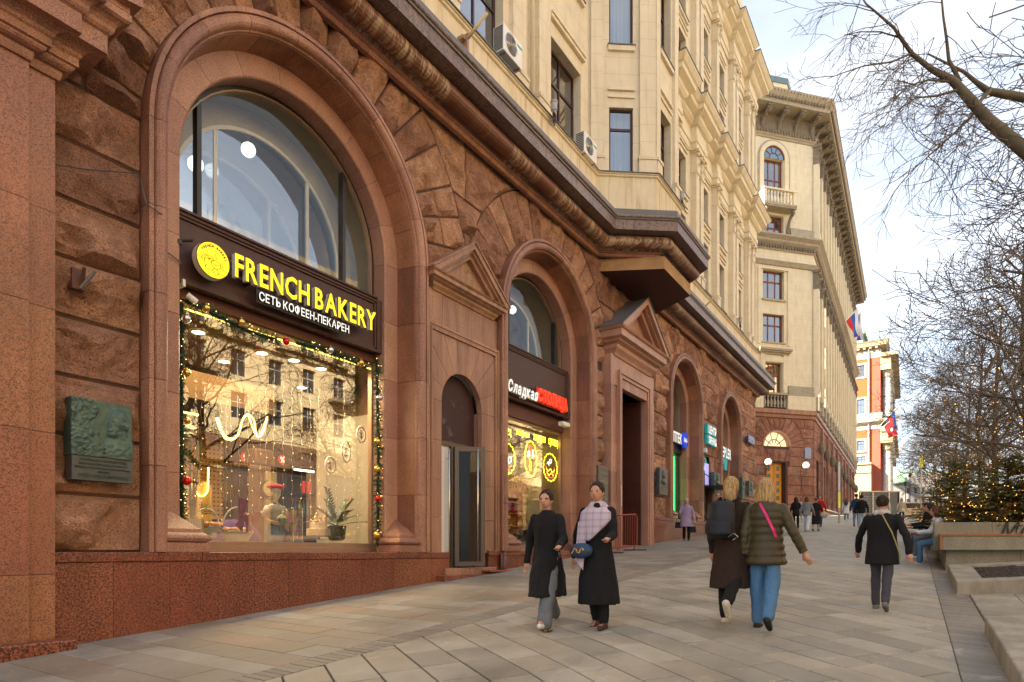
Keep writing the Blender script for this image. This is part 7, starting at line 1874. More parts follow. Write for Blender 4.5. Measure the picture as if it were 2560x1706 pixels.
for tx,pa,pb,y0,y1,y2,y3 in (('ЦЕНТР',1772,1791,1064,1084,1072,1090),('ЗРЕНИЯ',1772,1791,1091,1108,1098,1116)):
    xa,xb=UX(pa,yz),UX(pb,yz); z0_=(A(pa,y1,yz)[2]+A(pb,y3,yz)[2])/2; h_=((A(pa,y0,yz)[2]-A(pa,y1,yz)[2])+(A(pb,y2,yz)[2]-A(pb,y3,yz)[2]))/2
    put('teal_back',MB().box(xa-.16,xb,yz+.015,yz+.14,z0_-.04,z0_+h_+.04),tealg,cz); wall_letters(cz,tx,xa,xb,z0_,h_,yz,M['wht'],.05,.03,M['letter_side'],gap=.08)
kp=empty('shop_lettering',(31,8.9,4.6),'white letters EPLER with teal strip on the fourth arch','sign')
yk=8.75; xa,xb=UX(1806,yk),UX(1828,yk); z0_=(A(1806,1141,yk)[2]+A(1828,1150,yk)[2])/2; h_=A(1815,1118,yk)[2]-A(1815,1143,yk)[2]
wall_letters(kp,'EPLER',xa,xb,z0_,h_,yk,M['wht'],.08,.03,tealg,gap=.1); put('teal_back',MB().box(xa-.1,xb-.3,yk+.085,yk+.12,z0_-.02,z0_+h_+.02),tealg,kp); put('teal_strip',MB().box(xa-.25,xb-.7,yk,yk+.08,z0_-.33,z0_-.06),tealg,kp); put('teal_strip',MB().box(xa+.35,xb-.75,yk,yk+.08,z0_-.62,z0_-.34),tealg,kp)
# small doorway
sd_e=empty('teal_door',(28.8,8.7,.6),'narrow teal doorway with arched teal head and lit poster between the far arches','door')
put('jambs',MB().box(28.1,28.28,8.5,8.8,.5,3.6).box(29.3,29.46,8.5,8.8,.5,3.6).box(28.28,29.3,8.5,8.8,2.85,2.95),M['joint'],sd_e)
put('opening',MB().box(28.28,29.3,8.9,8.95,.5,2.8),teal,sd_e); put('threshold_dark',MB().box(28.95,29.3,8.7,8.9,.6,2.8),M['black'],sd_e)
put('fanlight',MB().prism([(28.28,3.0),(29.3,3.0)]+[(28.79+.51*math.cos(math.pi*i/12),4.0+.35*math.sin(math.pi*i/12)) for i in range(13)],8.7,8.75,'y'),tealg,sd_e)
put('lit_poster',MB().box(28.42,29.2,8.60,8.65,3.05,4.0),emit('pale_violet_poster',(.40,.40,.8),.12),sd_e)
put('canopy',MB().box(28.2,29.9,7.7,8.6,2.86,2.93).tube([(28.3,7.8,2.9),(28.3,8.55,3.5)],.02,5),M['black'],sd_e)
tag(put('white_camera_box',MB().box(27.6,27.8,8.25,8.45,4.32,4.5),M['white']),'small white box on the wall under the eye clinic letters','junction box')
# street name signs
def street_sign(px0,px1,py0,py1,n,lab,F=None,name='ТВЕРСКАЯ'):
    xa,xb=UX(px0,n),UX(px1,n); zt=(A(px0,py0,n)[2]); zb_=A(px0,py1,n)[2]
    e=empty('street_name_sign',(xa,n,zb_),lab,'sign'); put('plate',MB().box(xa,xb,n,n+.06,zb_,zt),plain('blue_enamel',(.015,.07,.30),.3,var=.03),e,bev=.01); put('border',MB().box(xa+.04,xb-.04,n-.003,n-.001,zb_+.04,zb_+.055).box(xa+.04,xb-.04,n-.003,n-.001,zt-.055,zt-.04),M['white'],e)
    wall_letters(e,name,xa+.12,xa+(xb-xa)*.72,zb_+(zt-zb_)*.5,(zt-zb_)*.2,n-.004,M['white'],0,.008); wall_letters(e,'УЛИЦА',xa+.3,xa+(xb-xa)*.5,zb_+(zt-zb_)*.25,(zt-zb_)*.12,n-.004,M['white'],0,.004); wall_letters(e,'9',xa+(xb-xa)*.8,xa+(xb-xa)*.93,zb_+(zt-zb_)*.25,(zt-zb_)*.5,n-.004,M['white'],0,.01)
street_sign(1871,1887,1086,1104,8.35,'blue enamel street name sign near the far corner of the granite wall')
e=empty('house_number_sign',FB(6.9,.15,8.0),'small pale blue number sign near the corner of the red granite wall','sign'); put('plate',FB.box(MB(),6.7,7.3,.15,.2,7.7,8.6),plain('pale_blue_enamel',(.25,.32,.5),.4),e)
# ---- bronze plaques
bz=NM('verdigris_bronze',.45,.35); f=bz.noise(8,5,.7); bz.color(bz.mix(bz.ramp(f,(.35,0.),(.7,1.)),(.045,.085,.07),(.10,.16,.13))).bump(bz.noise(40,4),.3,.01); M['bronze']=bz.done()
M['bronze_dark']=plain('dark_bronze',(.075,.085,.085),.4,metal=.3,var=.25)
pl=empty('relief_plaque',A(177,1200,8.42),'large green bronze portrait plaque on the wall left of the bakery arch','plaque')
yq=8.37; x0_,x1_=UX(176,yq),UX(329,yq); zt_=A(176,990,yq)[2]; zm_=A(176,1135,yq)[2]; zl_=A(176,1197,yq)[2]
x1_=x0_+ (UX(329,yq)-x0_)
def relief():
    nx,nz=70,66; vs=[];W=x1_-x0_; H_=zt_-zm_
    rr=random.Random(4)
    def el(u,v,cx,cy,rx,ry,h): d_=((u-cx)/rx)**2+((v-cy)/ry)**2; return h*math.sqrt(max(0,1-d_))
    for i in range(nx+1):
        for j in range(nz+1):
            u,v=i/nx,j/nz; h=0
            # head in profile facing left
            h=max(h,el(u,v,.76,.68,.17,.23,.055)); h=max(h,el(u,v,.69,.50,.13,.16,.05)); h=max(h,el(u,v,.605,.60,.035,.06,.05)); h=max(h,el(u,v,.60,.565,.03,.022,.055))   # brow to nose
            h=max(h,el(u,v,.615,.49,.035,.02,.05)); h=max(h,el(u,v,.64,.43,.05,.045,.048)); h=max(h,el(u,v,.90,.60,.035,.075,.06)-.0); h=max(h,el(u,v,.80,.42,.12,.2,.035))
            h=max(h,el(u,v,.82,.12,.30,.32,.04)); 
            if h>0: h+=.010*noise.noise(Vector((u*14,v*14,1)))+ .006*noise.noise(Vector((u*40,v*40,3)))
            if abs(u-.66)<.03 and abs(v-.64)<.015: h-=.012
            if abs(v-.475)<.008 and .58<u<.66: h-=.015
            edge=.40+.10*math.sin(v*9)-.18*(v-.5)+.04*noise.noise(Vector((v*9,0,5)))
            if v<.45: edge=.60-.38*v
            if u<edge and h<.01: h=max(h,.018+.028*abs(noise.noise(Vector((u*11,v*11,7))))+.022*abs(noise.noise(Vector((u*26,v*26,2)))))
            vs.append((x0_+u*W,yq-h,zm_+v*H_))
    fs=[(i*(nz+1)+j,(i+1)*(nz+1)+j,(i+1)*(nz+1)+j+1,i*(nz+1)+j+1) for i in range(nx) for j in range(nz)]
    return MB().add(vs,fs)
put('relief',relief(),M['bronze'],pl,smooth=True); put('slab',MB().box(x0_,x1_,yq+.001,8.55,zm_,zt_),M['bronze'],pl); put('inscription_plate',MB().box(x0_+.01,x1_+.01,yq-.01,8.54,zl_,zm_-.004),M['bronze_dark'],pl)
W=x1_-x0_; lh=(zm_-zl_)
for i,(tx,a,b,h) in enumerate((('В ЭТОМ ДОМЕ С 1950 ПО 1984 ГОД',.14,.90,.09),('ЖИЛ ВЫДАЮЩИЙСЯ ФИЗИК XX ВЕКА',.12,.92,.09),('ТРИЖДЫ ГЕРОЙ СОЦИАЛИСТИЧЕСКОГО ТРУДА',.06,.97,.09),('АКАДЕМИК',.42,.62,.09),('ЮЛИЙ БОРИСОВИЧ ХАРИТОН',.12,.93,.17))):
    wall_letters(pl,tx,x0_+W*a,x0_+W*b,zl_+lh*(.80-i*.155-(.05 if i==4 else 0)),lh*h,yq-.022,M['bronze'],.012,.006,name='raised_letter')
def plaque(px0,px1,py0,py1,n,lab,m,head=True,lines=4,txt=None):
    xa,xb=UX(px0,n),UX(px1,n); zt=A(px0,py0,n)[2]; zb_=A(px0,py1,n)[2]; e=empty('wall_plaque',(xa,n,zb_),lab,'plaque')
    put('slab',MB().box(xa,xb,n,n+.14,zb_,zt),m,e,bev=.01); W=xb-xa; H_=zt-zb_
    if head: put('relief_head',MB().ball((xa+W*.5,n,zb_+H_*.74),W*.22,12,8,(.8,.35,1.15)).ball((xa+W*.5,n,zb_+H_*.5),W*.3,12,6,(1,.25,.5)),m,e,smooth=True)
    mb=MB(); 
    for j in range(lines):
        z=zb_+H_*((.36 if head else .85)-j*(.085 if head else .11)); x=xa+W*.12
        r_=random.Random(j+px0)
        while x<xb-W*.15: w_=r_.uniform(.05,.16); mb.box(x,min(x+w_,xb-W*.12),n-.012,n,z,z+H_*.035); x+=w_+.03
    put('raised_text',mb,M['bronze'] if m!=M['bronze'] else M['bronze_dark'],e)
    return e,xa,xb,zb_,zt
e,xa,xb,zb_,zt=plaque(1496,1521,1163,1258,8.3,'dark grey memorial plaque with inscription left of the tall portal',plain('dark_stone_plaque',(.06,.058,.055),.35,var=.2),False,0)
for j,(tx,h) in enumerate((('НАРОДНЫЙ АРТИСТ',.05),('ЖИЛ И РАБОТАЛ',.05),('ЖАРКОВ',.10),('АРТИСТ ТЕАТРА',.05),('УРАЛЕВ',.13),('ПОЛКОВОДЕЦ',.06))): wall_letters(e,tx,xa+.1,xb-.1,zb_+(zt-zb_)*(.80-j*.135),(zt-zb_)*h,8.297,plain('worn_gilt',(.30,.26,.19),.5,var=0) if j==0 else bpy.data.materials['worn_gilt'],.01,.004,name='inscription')
plaque(1649,1669,1168,1236,8.2,'dark green bronze plaque with a small head just right of the tall portal',M['bronze_dark'])
plaque(1786,1801,1180,1232,8.3,'green bronze plaque between the teal doorway and the fourth arch',M['bronze'])
plaque(1856,1862,1193,1247,8.25,'narrow green plaque right of the fourth arch',M['bronze'])
plaque(1873,1883,1202,1240,8.2,'last dark green plaque near the far corner of the granite wall',M['bronze'])
# iron bracket on the wall above the plaque
ib=empty('iron_bracket',A(200,700,8.4),'rusty iron flag bracket on the rough wall above the green plaque','bracket'); q=A(200,705,8.42)
put('back_plate',MB().box(q[0]-.09,q[0]+.05,8.40,8.5,q[2]-.1,q[2]+.14),plain('rusty_iron',(.10,.035,.022),.7,var=.4),ib); put('socket',MB().tube([(q[0],8.4,q[2]-.08),(q[0]+.09,8.25,q[2]+.12)],.022,8),plain('grey_iron_tube',(.16,.14,.12),.6),ib); put('socket',MB().tube([(q[0],8.4,q[2]-.04),(q[0]-.01,8.28,q[2]+.13)],.02,8),bpy.data.materials['rusty_iron'],ib)
# cable across the first arch jamb
tag(put('loose_cable',MB().tube([A(136,412,8.42),A(220,425,8.40),A(345,434,8.38),(4.22,8.36,4.42),(4.40,8.36,4.38),(4.52,8.55,4.28),(4.58,8.86,4.18),(4.80,8.87,4.14),(4.96,8.88,4.08)],.009,5),M['bronze_dark'],label=None),'thin dark cable slung across the left jamb of the big arch','cable')
# red crowd barrier inside the tall portal
br=empty('crowd_barrier',(18.2,7.9,-.4),'red tubular crowd barrier leaning beside the tall portal','barrier'); rdm=plain('red_tube_paint',(.27,.055,.035),.5,var=.3,nsc=20)
Pa=Vector((17.3,8.05,gz(17.3,8.05))); Pb=Vector((18.75,7.75,gz(18.75,7.75)))
h=1.12; up=Vector((0,0,1))
put('frame',MB().tube([Pa+up*.15,Pa+up*(h-.1),Pa+up*h+(Pb-Pa)*.05,Pb+up*h-(Pb-Pa)*.05,Pb+up*(h-.1),Pb+up*.15,Pa+up*.15],.022,8),rdm,br,smooth=True)
for j in range(11): t=(j+1)/12; q=Pa+(Pb-Pa)*t; put('bar',MB().tube([q+up*.15,q+up*h],.011,6),rdm,br)
for q in (Pa+(Pb-Pa)*.1,Pb-(Pb-Pa)*.1): put('foot',MB().tube([q+Vector((.1,-.35,.02)),q+Vector((-.1,.3,.02))],.018,6).tube([q+up*.02,q+up*.15],.018,6),M['black'],br)
for i,(px,py,n,L_) in enumerate(((1245,1431,8.1,.9),(1345,1410,8.1,.8))):
    q=G(px,py); tag(put('red_floor_plate',MB().box(q[0]-L_/2,q[0]+L_/2,8.12,8.36,gz(q[0],8.2)+.01,gz(q[0],8.2)+.05),rdm,bev=.01),['low dark red mat rail on the ground beside the drainpipe','low dark red mat rail on the ground under the sweets window'][i],'floor rail')
dp=empty('drainpipe',(12.33,8.33,-.7),'dark brown drainpipe between the tan doorway and the second arch','drainpipe'); put('pipe',MB().tube([(12.32,8.38,-.66),(12.32,8.38,.0)],.055,10).tube([(12.25,8.40,-.66),(12.25,8.40,-.02)],.03,8),plain('brown_pipe',(.11,.045,.035),.4,var=.2),dp,smooth=True)
tag(put('white_red_sticker',MB().box(18.62,18.63,8.2,8.28,1.45,2.1),M['white']),'small white and red sticker on the portal moulding','sticker')

# ================================================================ things at the far end of the walk
def solid_at(px,py): return G(px,py)
kg=G(2200,1308); Yk=46
ks=empty('glass_shelter',AY(2200,1306,Yk),'grey glass information shelter with dark posts in the middle distance','shelter')
a=AY(2150,1308,Yk); b=AY(2246,1308,Yk); Fk=Frame(a[:2],b[:2]); zt=(1381-1231)/1600*Yk; zb_=a[2]-.3
put('glass_wall',Fk.box(MB(),0,Fk.L,-.03,0,zb_,zt),plain('grey_blue_glass_panel',(.16,.18,.18),.25,var=.3,nsc=1.5),ks); 
for u in (0,Fk.L*.33,Fk.L*.75,Fk.L): put('post',Fk.box(MB(),u-.05,u+.05,-.08,.06,zb_,zt+.05),M['black'] if u>Fk.L*.9 else M['steel'],ks)
put('top_rail',Fk.box(MB(),0,Fk.L,-.08,.06,zt,zt+.09),M['steel'],ks)
mb=MB(); r_=random.Random(2)
for j in range(9):
    u=.3
    while u<Fk.L*.7: w_=r_.uniform(.1,.4); Fk.box(mb,u,u+w_,.001,.008,zt-.35-j*.17,zt-.28-j*.17); u+=w_+.1
put('printed_lines',mb,plain('faint_print',(.26,.28,.27)),ks,kind='stuff')
def cbl(px,py,Y,lab):
    q=AY(px,py,Y); e=empty('concrete_block',q,lab,'concrete block'); put('block',MB().prism([(-.36,0),(.36,0),(.22,.35),(.14,.75),(-.14,.75),(-.22,.35)],-.3,.3,'y'),plain('pale_concrete',(.52,.49,.44),.9),e,local=True,bev=.02).rotation_euler=(0,0,-.9)
cbl(2255,1308,44,'pale tapered concrete block right of the glass shelter'); cbl(2134,1304,44,'pale tapered concrete block left of the glass shelter')
# parked silver car
def car(Y,lab):
    q=AY(2275,1303,Y); e=empty('silver_car',(q[0],q[1],q[2]),lab,'car',rz=math.radians(-50)); paint=plain('silver_car_paint',(.42,.38,.33),.3,metal=.6,var=.03)
    side=[(-2.3,.35),(-2.35,.8),(-2.2,1.0),(-1.9,1.05),(-1.45,1.62),(-1.0,1.72),(.6,1.72),(1.0,1.6),(1.55,1.12),(2.2,.98),(2.35,.75),(2.3,.35)]
    mb=MB(); n=len(side); rows=[]
    for yy,ins in ((-.92,0),(-.90,.02),(.90,.02),(.92,0)): pass
    vs=[]
    for k_,yy in enumerate((-.9,-.78,.78,.9)):
        for x,z in side:
            t=max(0,(z-1.0)/.7); y_=yy*(1-.16*t); vs.append((x,y_,z if k_ in(1,2) else z-.03))
    fs=[tuple(range(n))[::-1],tuple(range(3*n,4*n))]
    for k_ in range(3): fs+=[(k_*n+i,k_*n+(i+1)%n,(k_+1)*n+(i+1)%n,(k_+1)*n+i) for i in range(n)]
    put('body',mb.add(vs,fs),paint,e,local=True,bev=.03)
    gl_=plain('car_glass',(.03,.035,.04),.08,var=0)
    for s_ in(-1,1):
        put('side_window',MB().prism([(-1.75,1.12),(-1.35,1.58),(-.1,1.62),(-.1,1.12)],s_*.84-.04,s_*.84+.04,'y'),gl_,e,local=True); put('side_window',MB().prism([(0,1.12),(0,1.62),(.7,1.58),(1.3,1.14)],s_*.84-.04,s_*.84+.04,'y'),gl_,e,local=True)
        for x in(-1.45,1.45):
            w_=put('wheel',MB().lathe([(.2,-.11),(.33,-.11),(.35,-.07),(.35,.07),(.33,.11),(.2,.11)],(x,s_*.82,.35),20,'y'),M['black'],e,local=True); put('rim',MB().lathe([(.2,-.12),(.2,.12),(.05,.125)],(x,s_*.82,.35),14,'y'),M['steel'],w_,local=True)
    put('rear_window',MB().add([(-1.95,-.66,1.1),(-1.95,.66,1.1),(-1.5,.58,1.6),(-1.5,-.58,1.6)],[(0,1,2,3)]),gl_,e,local=True)
    for s_ in(-1,1): put('tail_light',MB().box(-2.38,-2.2,s_*.7-.13,s_*.7+.13,.78,.98),fr_,e,local=True)
car(60,'silver grey car on the roadway behind the glass shelter')
def signpost(px,y0,y1,Y,lab,head):
    q=AY(px,y0,Y); h=(y0-y1)/1600*Y; e=empty('sign_post',q,lab,'sign post'); put('pole',MB().tube([(0,0,0),(0,0,h)],.05,8),plain('white_red_pole',(.6,.55,.5),.5,var=.1),e,local=True,smooth=True)
    for (z0,z1,w_,m) in head: put('plate',MB().box(-w_*.45,w_*.45,-.04,.04,h-z0,h-z1),m,e,local=True).rotation_euler=(0,0,TH-math.pi/2+math.pi/2*.9)
ylw=emit('yellow_plate',(.75,.7,.03),.05)
signpost(2303,1300,1140,42,'tall thin post with a yellow plate at its top beside the firs',[(.75,.0,.35,ylw)])
signpost(2098,1308,1155,36,'slim bus stop post in front of the red granite wall',[(1.6,.2,.12,M['white']),(2.6,1.7,.16,ylw)])
# ================================================================ planters, benches, firs and bare trees
ex=(SN,-CS); sdv=(math.cos(SD),math.sin(SD))
stone=NM('grey_green_granite',.5); f=stone.noise(55,3,.7); g_=stone.noise(2,5,.6,stone.coord((1,1,.4))); stone.color(stone.mix(stone.ramp(g_,(.35,.45),(.65,0.)),stone.mix(stone.ramp(f,(.35,0.),(.65,1.)),(.16,.165,.135),(.37,.355,.285)),(.10,.10,.085))); M['gstone']=stone.done()
conc=NM('pale_kerb_granite',.7); f=conc.noise(60,3,.7); g_=conc.noise(3,6,.65,conc.coord((1,1,.3))); conc.color(conc.mix(conc.ramp(g_,(.42,.5),(.62,0.)),conc.mix(f,(.26,.235,.19),(.42,.385,.32)),(.12,.10,.075))); M['kerb']=conc.done()
so=NM('dark_bark_mulch',.95); v=so.vor(16,None,'F1'); so.color(so.mix(so.ramp(v,(.1,1.),(.5,0.)),(.016,.012,.010),(.10,.075,.06))).bump(v,.9,.05); M['mulch']=so.done()
M['oiled']=plain('oiled_wood',(.30,.12,.045),.5,var=.3,nsc=14)
def quadp(o,u0,u1,d0,d1): return [(o[0]+ex[0]*u+sdv[0]*d,o[1]+ex[1]*u+sdv[1]*d) for u,d in ((u0,d0),(u1,d0),(u1,d1),(u0,d1))]
def kerbbed(name,lab,O,U,D,h,wl,wf,z0,joints=1.9,soil=True):
    e=empty(name,(O[0],O[1],z0),lab,'planting bed')
    zt=z0+h
    def tl(mb):
        mb.v=[(x,y,z+.075*(x-O[0])) for x,y,z in mb.v]; return mb
    n=max(1,round(U/joints))
    for i in range(n):
        put('kerb_stone',tl(MB().prism(quadp(O,U*i/n+.003 if i else 0,U*(i+1)/n-.003,0,wf),z0-.25,zt)),M['kerb'],e,bev=.02)
        put('kerb_stone',tl(MB().prism(quadp(O,U*i/n+.003 if i else 0,U*(i+1)/n-.003,D-wf,D),z0-.25,zt)),M['kerb'],e,bev=.02)
    n=max(1,round((D-2*wf)/joints))
    for i in range(n): put('kerb_stone',tl(MB().prism(quadp(O,0,wl,wf+(D-2*wf)*i/n+.003,wf+(D-2*wf)*(i+1)/n-.003),z0-.25,zt)),M['kerb'],e,bev=.02)
    if soil:
        nx,ny=40,26; vs=[]
        for i in range(nx+1):
            for j in range(ny+1):
                u=wl-.02+(U-wl)*i/nx; d=wf-.02+(D-2*wf+.04)*j/ny; x=O[0]+ex[0]*u+sdv[0]*d; y=O[1]+ex[1]*u+sdv[1]*d; vs.append((x,y,zt-.05+.05*noise.noise(Vector((x*6,y*6,0)))))
        put('mulch',tl(MB().add(vs,[(i*(ny+1)+j,(i+1)*(ny+1)+j,(i+1)*(ny+1)+j+1,i*(ny+1)+j+1) for i in range(nx) for j in range(ny)])),M['mulch'],e)
    return e
q=G(2391,1487); kerbbed('kerbed_bed','low pale stone kerbed bed of dark bark in front of the grey planter',q,4.2,3.0,.215,.46,.34,q[2])
q=G(2462,1592); kerbbed('kerbed_bed','low worn stone bed edge cut off at the lower right corner of the picture',(q[0]-4.2*sdv[0]+.35,q[1]-4.2*sdv[1]),3.0,4.0,.22,.55,.55,q[2]-.30)
def planter(px,Y,lab,U=5,D=3.4,top=1304,txt=False,wood=True,bot=1430):
    o=AY(px,1381,Y); k_=Y/1600; zt=(1381-top)*k_; e=empty('stone_planter',(o[0],o[1],(1381-bot)*k_),lab,'planter','grey granite planters with benches')
    zb_=(1381-bot)*k_; zm=zt-.60
    # walls of the box as slabs
    n=4
    for i in range(n): put('wall_slab',MB().prism(quadp(o,U*i/n+(.004 if i else 0),U*(i+1)/n-.0,.5,.58),zm,zt),M['gstone'],e,bev=.006)
    for i in range(3): put('wall_slab',MB().prism(quadp(o,0,.10,.585+(D-.585)*i/3+.003,.585+(D-.585)*(i+1)/3-.003),zm,zt),M['gstone'],e,bev=.006)
    put('back_wall',MB().prism(quadp(o,.1,U,D-.1,D),zm,zt),M['gstone'],e)
    put('soil',MB().prism(quadp(o,.1,U,.58,D-.1),zm,zt-.1),M['mulch'],e)
    put('base',MB().prism(quadp(o,.22,U,.28,D-.1),zb_-.4,zm-.003),M['gstone'],e)
    for i in range(3): put('base_slab',MB().prism(quadp(o,.24+(U-.24)*i/3+.004,.24+(U-.24)*(i+1)/3-.004,.24,.28),zb_-.3,zm-.003),M['gstone'],e)
    zs_=zm+.32
    put('bench_slab',MB().prism(quadp(o,.16,U,.0,.5-.002),zm,zs_-.03),M['gstone'],e,bev=.006)
    put('bench_wood_edge',MB().prism(quadp(o,.10,U,-.02,.5-.002),zs_-.028,zs_+.02).prism(quadp(o,.10,.155,-.02,.5-.002),zm,zs_-.03),M['oiled'],e,bev=.006)
    if txt:
        F=Frame((o[0]+sdv[0]*.49,o[1]+sdv[1]*.49),(o[0]+sdv[0]*.49+ex[0]*U,o[1]+sdv[1]*.49+ex[1]*U)); u0=(2507-px)*k_*1.0
        let=letters('Москва',1.75,.30,.012,.03,.35); 
        for vs,fs in let: put('script_letter',MB().add([F(u0+x,.012,zt-.30+y) for x,y,_ in vs],fs),M['blk'],e)
        P=[F(u0-.28+t*.34,.014,zt-.27+.05*t*t+.0) for t in [i/8 for i in range(9)]]; put('script_swash',MB().tube([(p[0],p[1],p[2]-.02) for p in P],[.012+.004*math.sin(i) for i in range(9)],5),M['blk'],e)
    return e,o,zt
p1,o1,z1_=planter(2338,13.4,'nearest grey granite planter with black script letters and a wood edged bench',txt=True)
p2,o2,z2_=planter(2313,18.2,'second grey granite planter beyond the seated pair',top=1291,bot=1385)
p3,o3,z3_=planter(2298,24,'third and farthest grey granite planter with low firs',top=1281,bot=1352,U=6,D=5)
# ---- firs
def mixg(a,b): return a
k=NM('fir_needles_mixed',.7); f=k.noise(2.2,4,.6); k.color(k.mix(k.ramp(f,(.40,0.),(.64,1.)),(.10,.15,.045),(.36,.30,.09))); M['fir']=k.done()
k=NM('dry_fir_needles',.8); k.color(k.mix(k.noise(6,3),(.24,.11,.022),(.42,.24,.06))); M['firdry']=k.done()
M['bark']=plain('grey_brown_bark',(.105,.085,.068),.9,var=.4,nsc=10,bump=.5)
def firbush(lab,cx,cy,z0,R_,h,nb,seed,lights=0,dry=.12,grp='firs in the granite planters',asym=1.0):
    r=random.Random(seed); e=empty('fir_bush',(cx,cy,z0),lab,'fir',grp); g=MB(); dm=MB(); wood=MB(); bulbs=MB(); tips=[]
    wood.tube([(cx,cy,z0-.1),(cx+.05,cy,z0+h*.95)],[.05,.01],5)
    for i in range(nb):
        t=r.random()**1.15; z=z0+.02+h*.92*t; a=r.uniform(0,2*math.pi); L_=R_*(1-t*.86)*r.uniform(.75,1.12); el=.25-.35*(1-t)+r.uniform(-.15,.25)
        if z0+h*.9*t<z0+.25: L_*=r.uniform(.85,1.1)
        d=Vector((math.cos(a)*math.cos(el),math.sin(a)*math.cos(el)*asym,math.sin(el))); p=Vector((cx,cy,z)); q=p+d*L_-Vector((0,0,.08*L_)); wood.tube([p,q],[.012,.004],3,False)
        m=dm if (r.random()<dry) else g; up=Vector((0,0,1)); side=d.cross(up).normalized()
        ns=int(L_/.068)
        for j in range(2,ns+1):
            b=p+(q-p)*(j/ns)
            for s in(-1,1):
                tw=(d*.8+side*s*r.uniform(.5,1)+up*r.uniform(-.35,.2)).normalized(); tl=.16*(1-.4*j/ns)*r.uniform(.7,1.3); tp=b+tw*tl
                ww=tw.cross(up).normalized()
                for kk in range(4):
                    c=b+tw*tl*(kk+.5)/4
                    for s2 in(-1,1):
                        tt=c+(tw*.6+ww*s2*.8+up*r.uniform(-.3,.6))*.05; o_=tw*.014
                        m.add([tuple(c-o_),tuple(c+o_),tuple(tt)],[(0,1,2)])
                if r.random()<.06: tips.append(tp)
    put('trunk',wood,M['bark'],e); put('needles',g,M['fir'],e,kind='stuff'); 
    if dm.v: put('dry_needles',dm,M['firdry'],e,kind='stuff')
    if lights:
        r.shuffle(tips)
        for p in tips[:lights]: bulbs.ball(tuple(p),.0085,4,3)
        put('tiny_lights',bulbs,M['bulb2'],e,kind='stuff')
    return e
M['bulb2']=emit('amber_bulb',(1,.46,.06),.9)
def inpl(o,u,d): return (o[0]+ex[0]*u+sdv[0]*d,o[1]+ex[1]*u+sdv[1]*d)
c=inpl(o1,.75,1.5); firbush('brownish leaning fir at the left end of the nearest planter',c[0],c[1],z1_-.1,.85,1.0,170,1,70,.45)
c=inpl(o1,1.75,1.7); firbush('broad dark green fir with many amber lights in the nearest planter',c[0],c[1],z1_-.1,1.25,1.75,330,2,150,.28)
c=inpl(o1,2.9,1.5); firbush('dark fir with drooping branches above the black script letters',c[0],c[1],z1_-.1,1.25,1.6,330,3,130,.3)
c=inpl(o1,4.0,2.3); firbush('tall dark fir at the right edge of the picture',c[0],c[1],z1_-.1,1.5,3.0,330,4,70,.3)
c=inpl(o2,.9,1.6); firbush('fir full of amber lights behind the seated pair',c[0],c[1],z2_-.1,1.35,2.0,180,5,120,.1)
c=inpl(o2,3.2,1.9); firbush('light green fir in the second planter',c[0],c[1],z2_-.1,1.5,2.3,170,6,160,.05)
c=inpl(o3,.6,1.5); firbush('small dry brown fir at the far end of the planters',c[0],c[1],z3_-.1,1.1,1.2,90,7,60,.7)
c=inpl(o3,2.5,2.5); firbush('fir with lights in the farthest planter',c[0],c[1],z3_-.1,1.7,2.6,150,8,150,.1)
# dry oak leaves
ok=empty('dry_oak_twigs',inpl(o1,3.3,1.9)+(z1_+1.0,),'twigs of dry orange brown oak leaves above the firs','dry branch'); r=random.Random(8); mb=MB(); wd_=MB()
for i in range(14):
    c=inpl(o1,2.2+r.random()*1.6,1.5+r.random()*.5); p=Vector((c[0],c[1],z1_+1.15+r.random()*.65)); b=inpl(o1,3.0,1.9); wd_.tube([(b[0],b[1],z1_+.2),tuple(p)],[.012,.004],4)
    for j in range(7):
        q=p+Vector((r.gauss(0,.09),r.gauss(0,.09),r.gauss(0,.10))); a=Vector((r.gauss(0,1),r.gauss(0,1),-.8)).normalized()*.11; s=a.cross(Vector((r.gauss(0,1),r.gauss(0,1),r.gauss(0,1)))).normalized()*.035; mb.add([tuple(q),tuple(q+a*.4+s),tuple(q+a),tuple(q+a*.4-s)],[(0,1,2,3)])
put('leaf_cluster',mb,plain('dry_orange_leaf',(.42,.13,.025),.8,var=.4,nsc=20),ok,kind='stuff'); put('twigs',wd_,M['bark'],ok)

# ---- bare trees
M['bark2']=plain('dark_twig_bark',(.13,.098,.072),.9,var=.35,nsc=6); M['bark_gr']=plain('mossy_trunk_bark',(.15,.125,.085),.9,var=.4,nsc=7,bump=.6)
def twigs(mb,p,d,L_,rad,depth,r,rmin,droop=.0,pts=None,spread=.55):
    n=3 if depth<2 else 5; P=[p]; dd=d.normalized()
    for i in range(n):
        dd=(dd+Vector((r.gauss(0,.14),r.gauss(0,.14),r.gauss(0,.14)-droop))).normalized(); P.append(P[-1]+dd*L_/n)
    R0=max(rad,rmin); mb.tube(P,[max(rmin,R0*(1-.55*i/n)) for i in range(n+1)],3 if R0<.02 else 6,False)
    if pts is not None and depth<=2: pts.append(P[-1])
    if depth<=0: return
    k_=r.choice((3,4)) if depth>1 else r.choice((2,3,4))
    for j in range(k_):
        t=.25+.75*(j+.5)/k_; i=min(n-1,int(t*n)); b=P[i]+(P[i+1]-P[i])*(t*n-i); base=(P[i+1]-P[i]).normalized()
        s=base.cross(Vector((r.gauss(0,1),r.gauss(0,1),r.gauss(0,1)))).normalized(); nd=(base*(1-spread*.6)+s*spread*r.uniform(.8,1.3)).normalized()
        twigs(mb,b,nd,L_*r.uniform(.5,.72),max(rmin,R0*(1-.5*t)*.6),depth-1,r,rmin,droop,pts,spread)
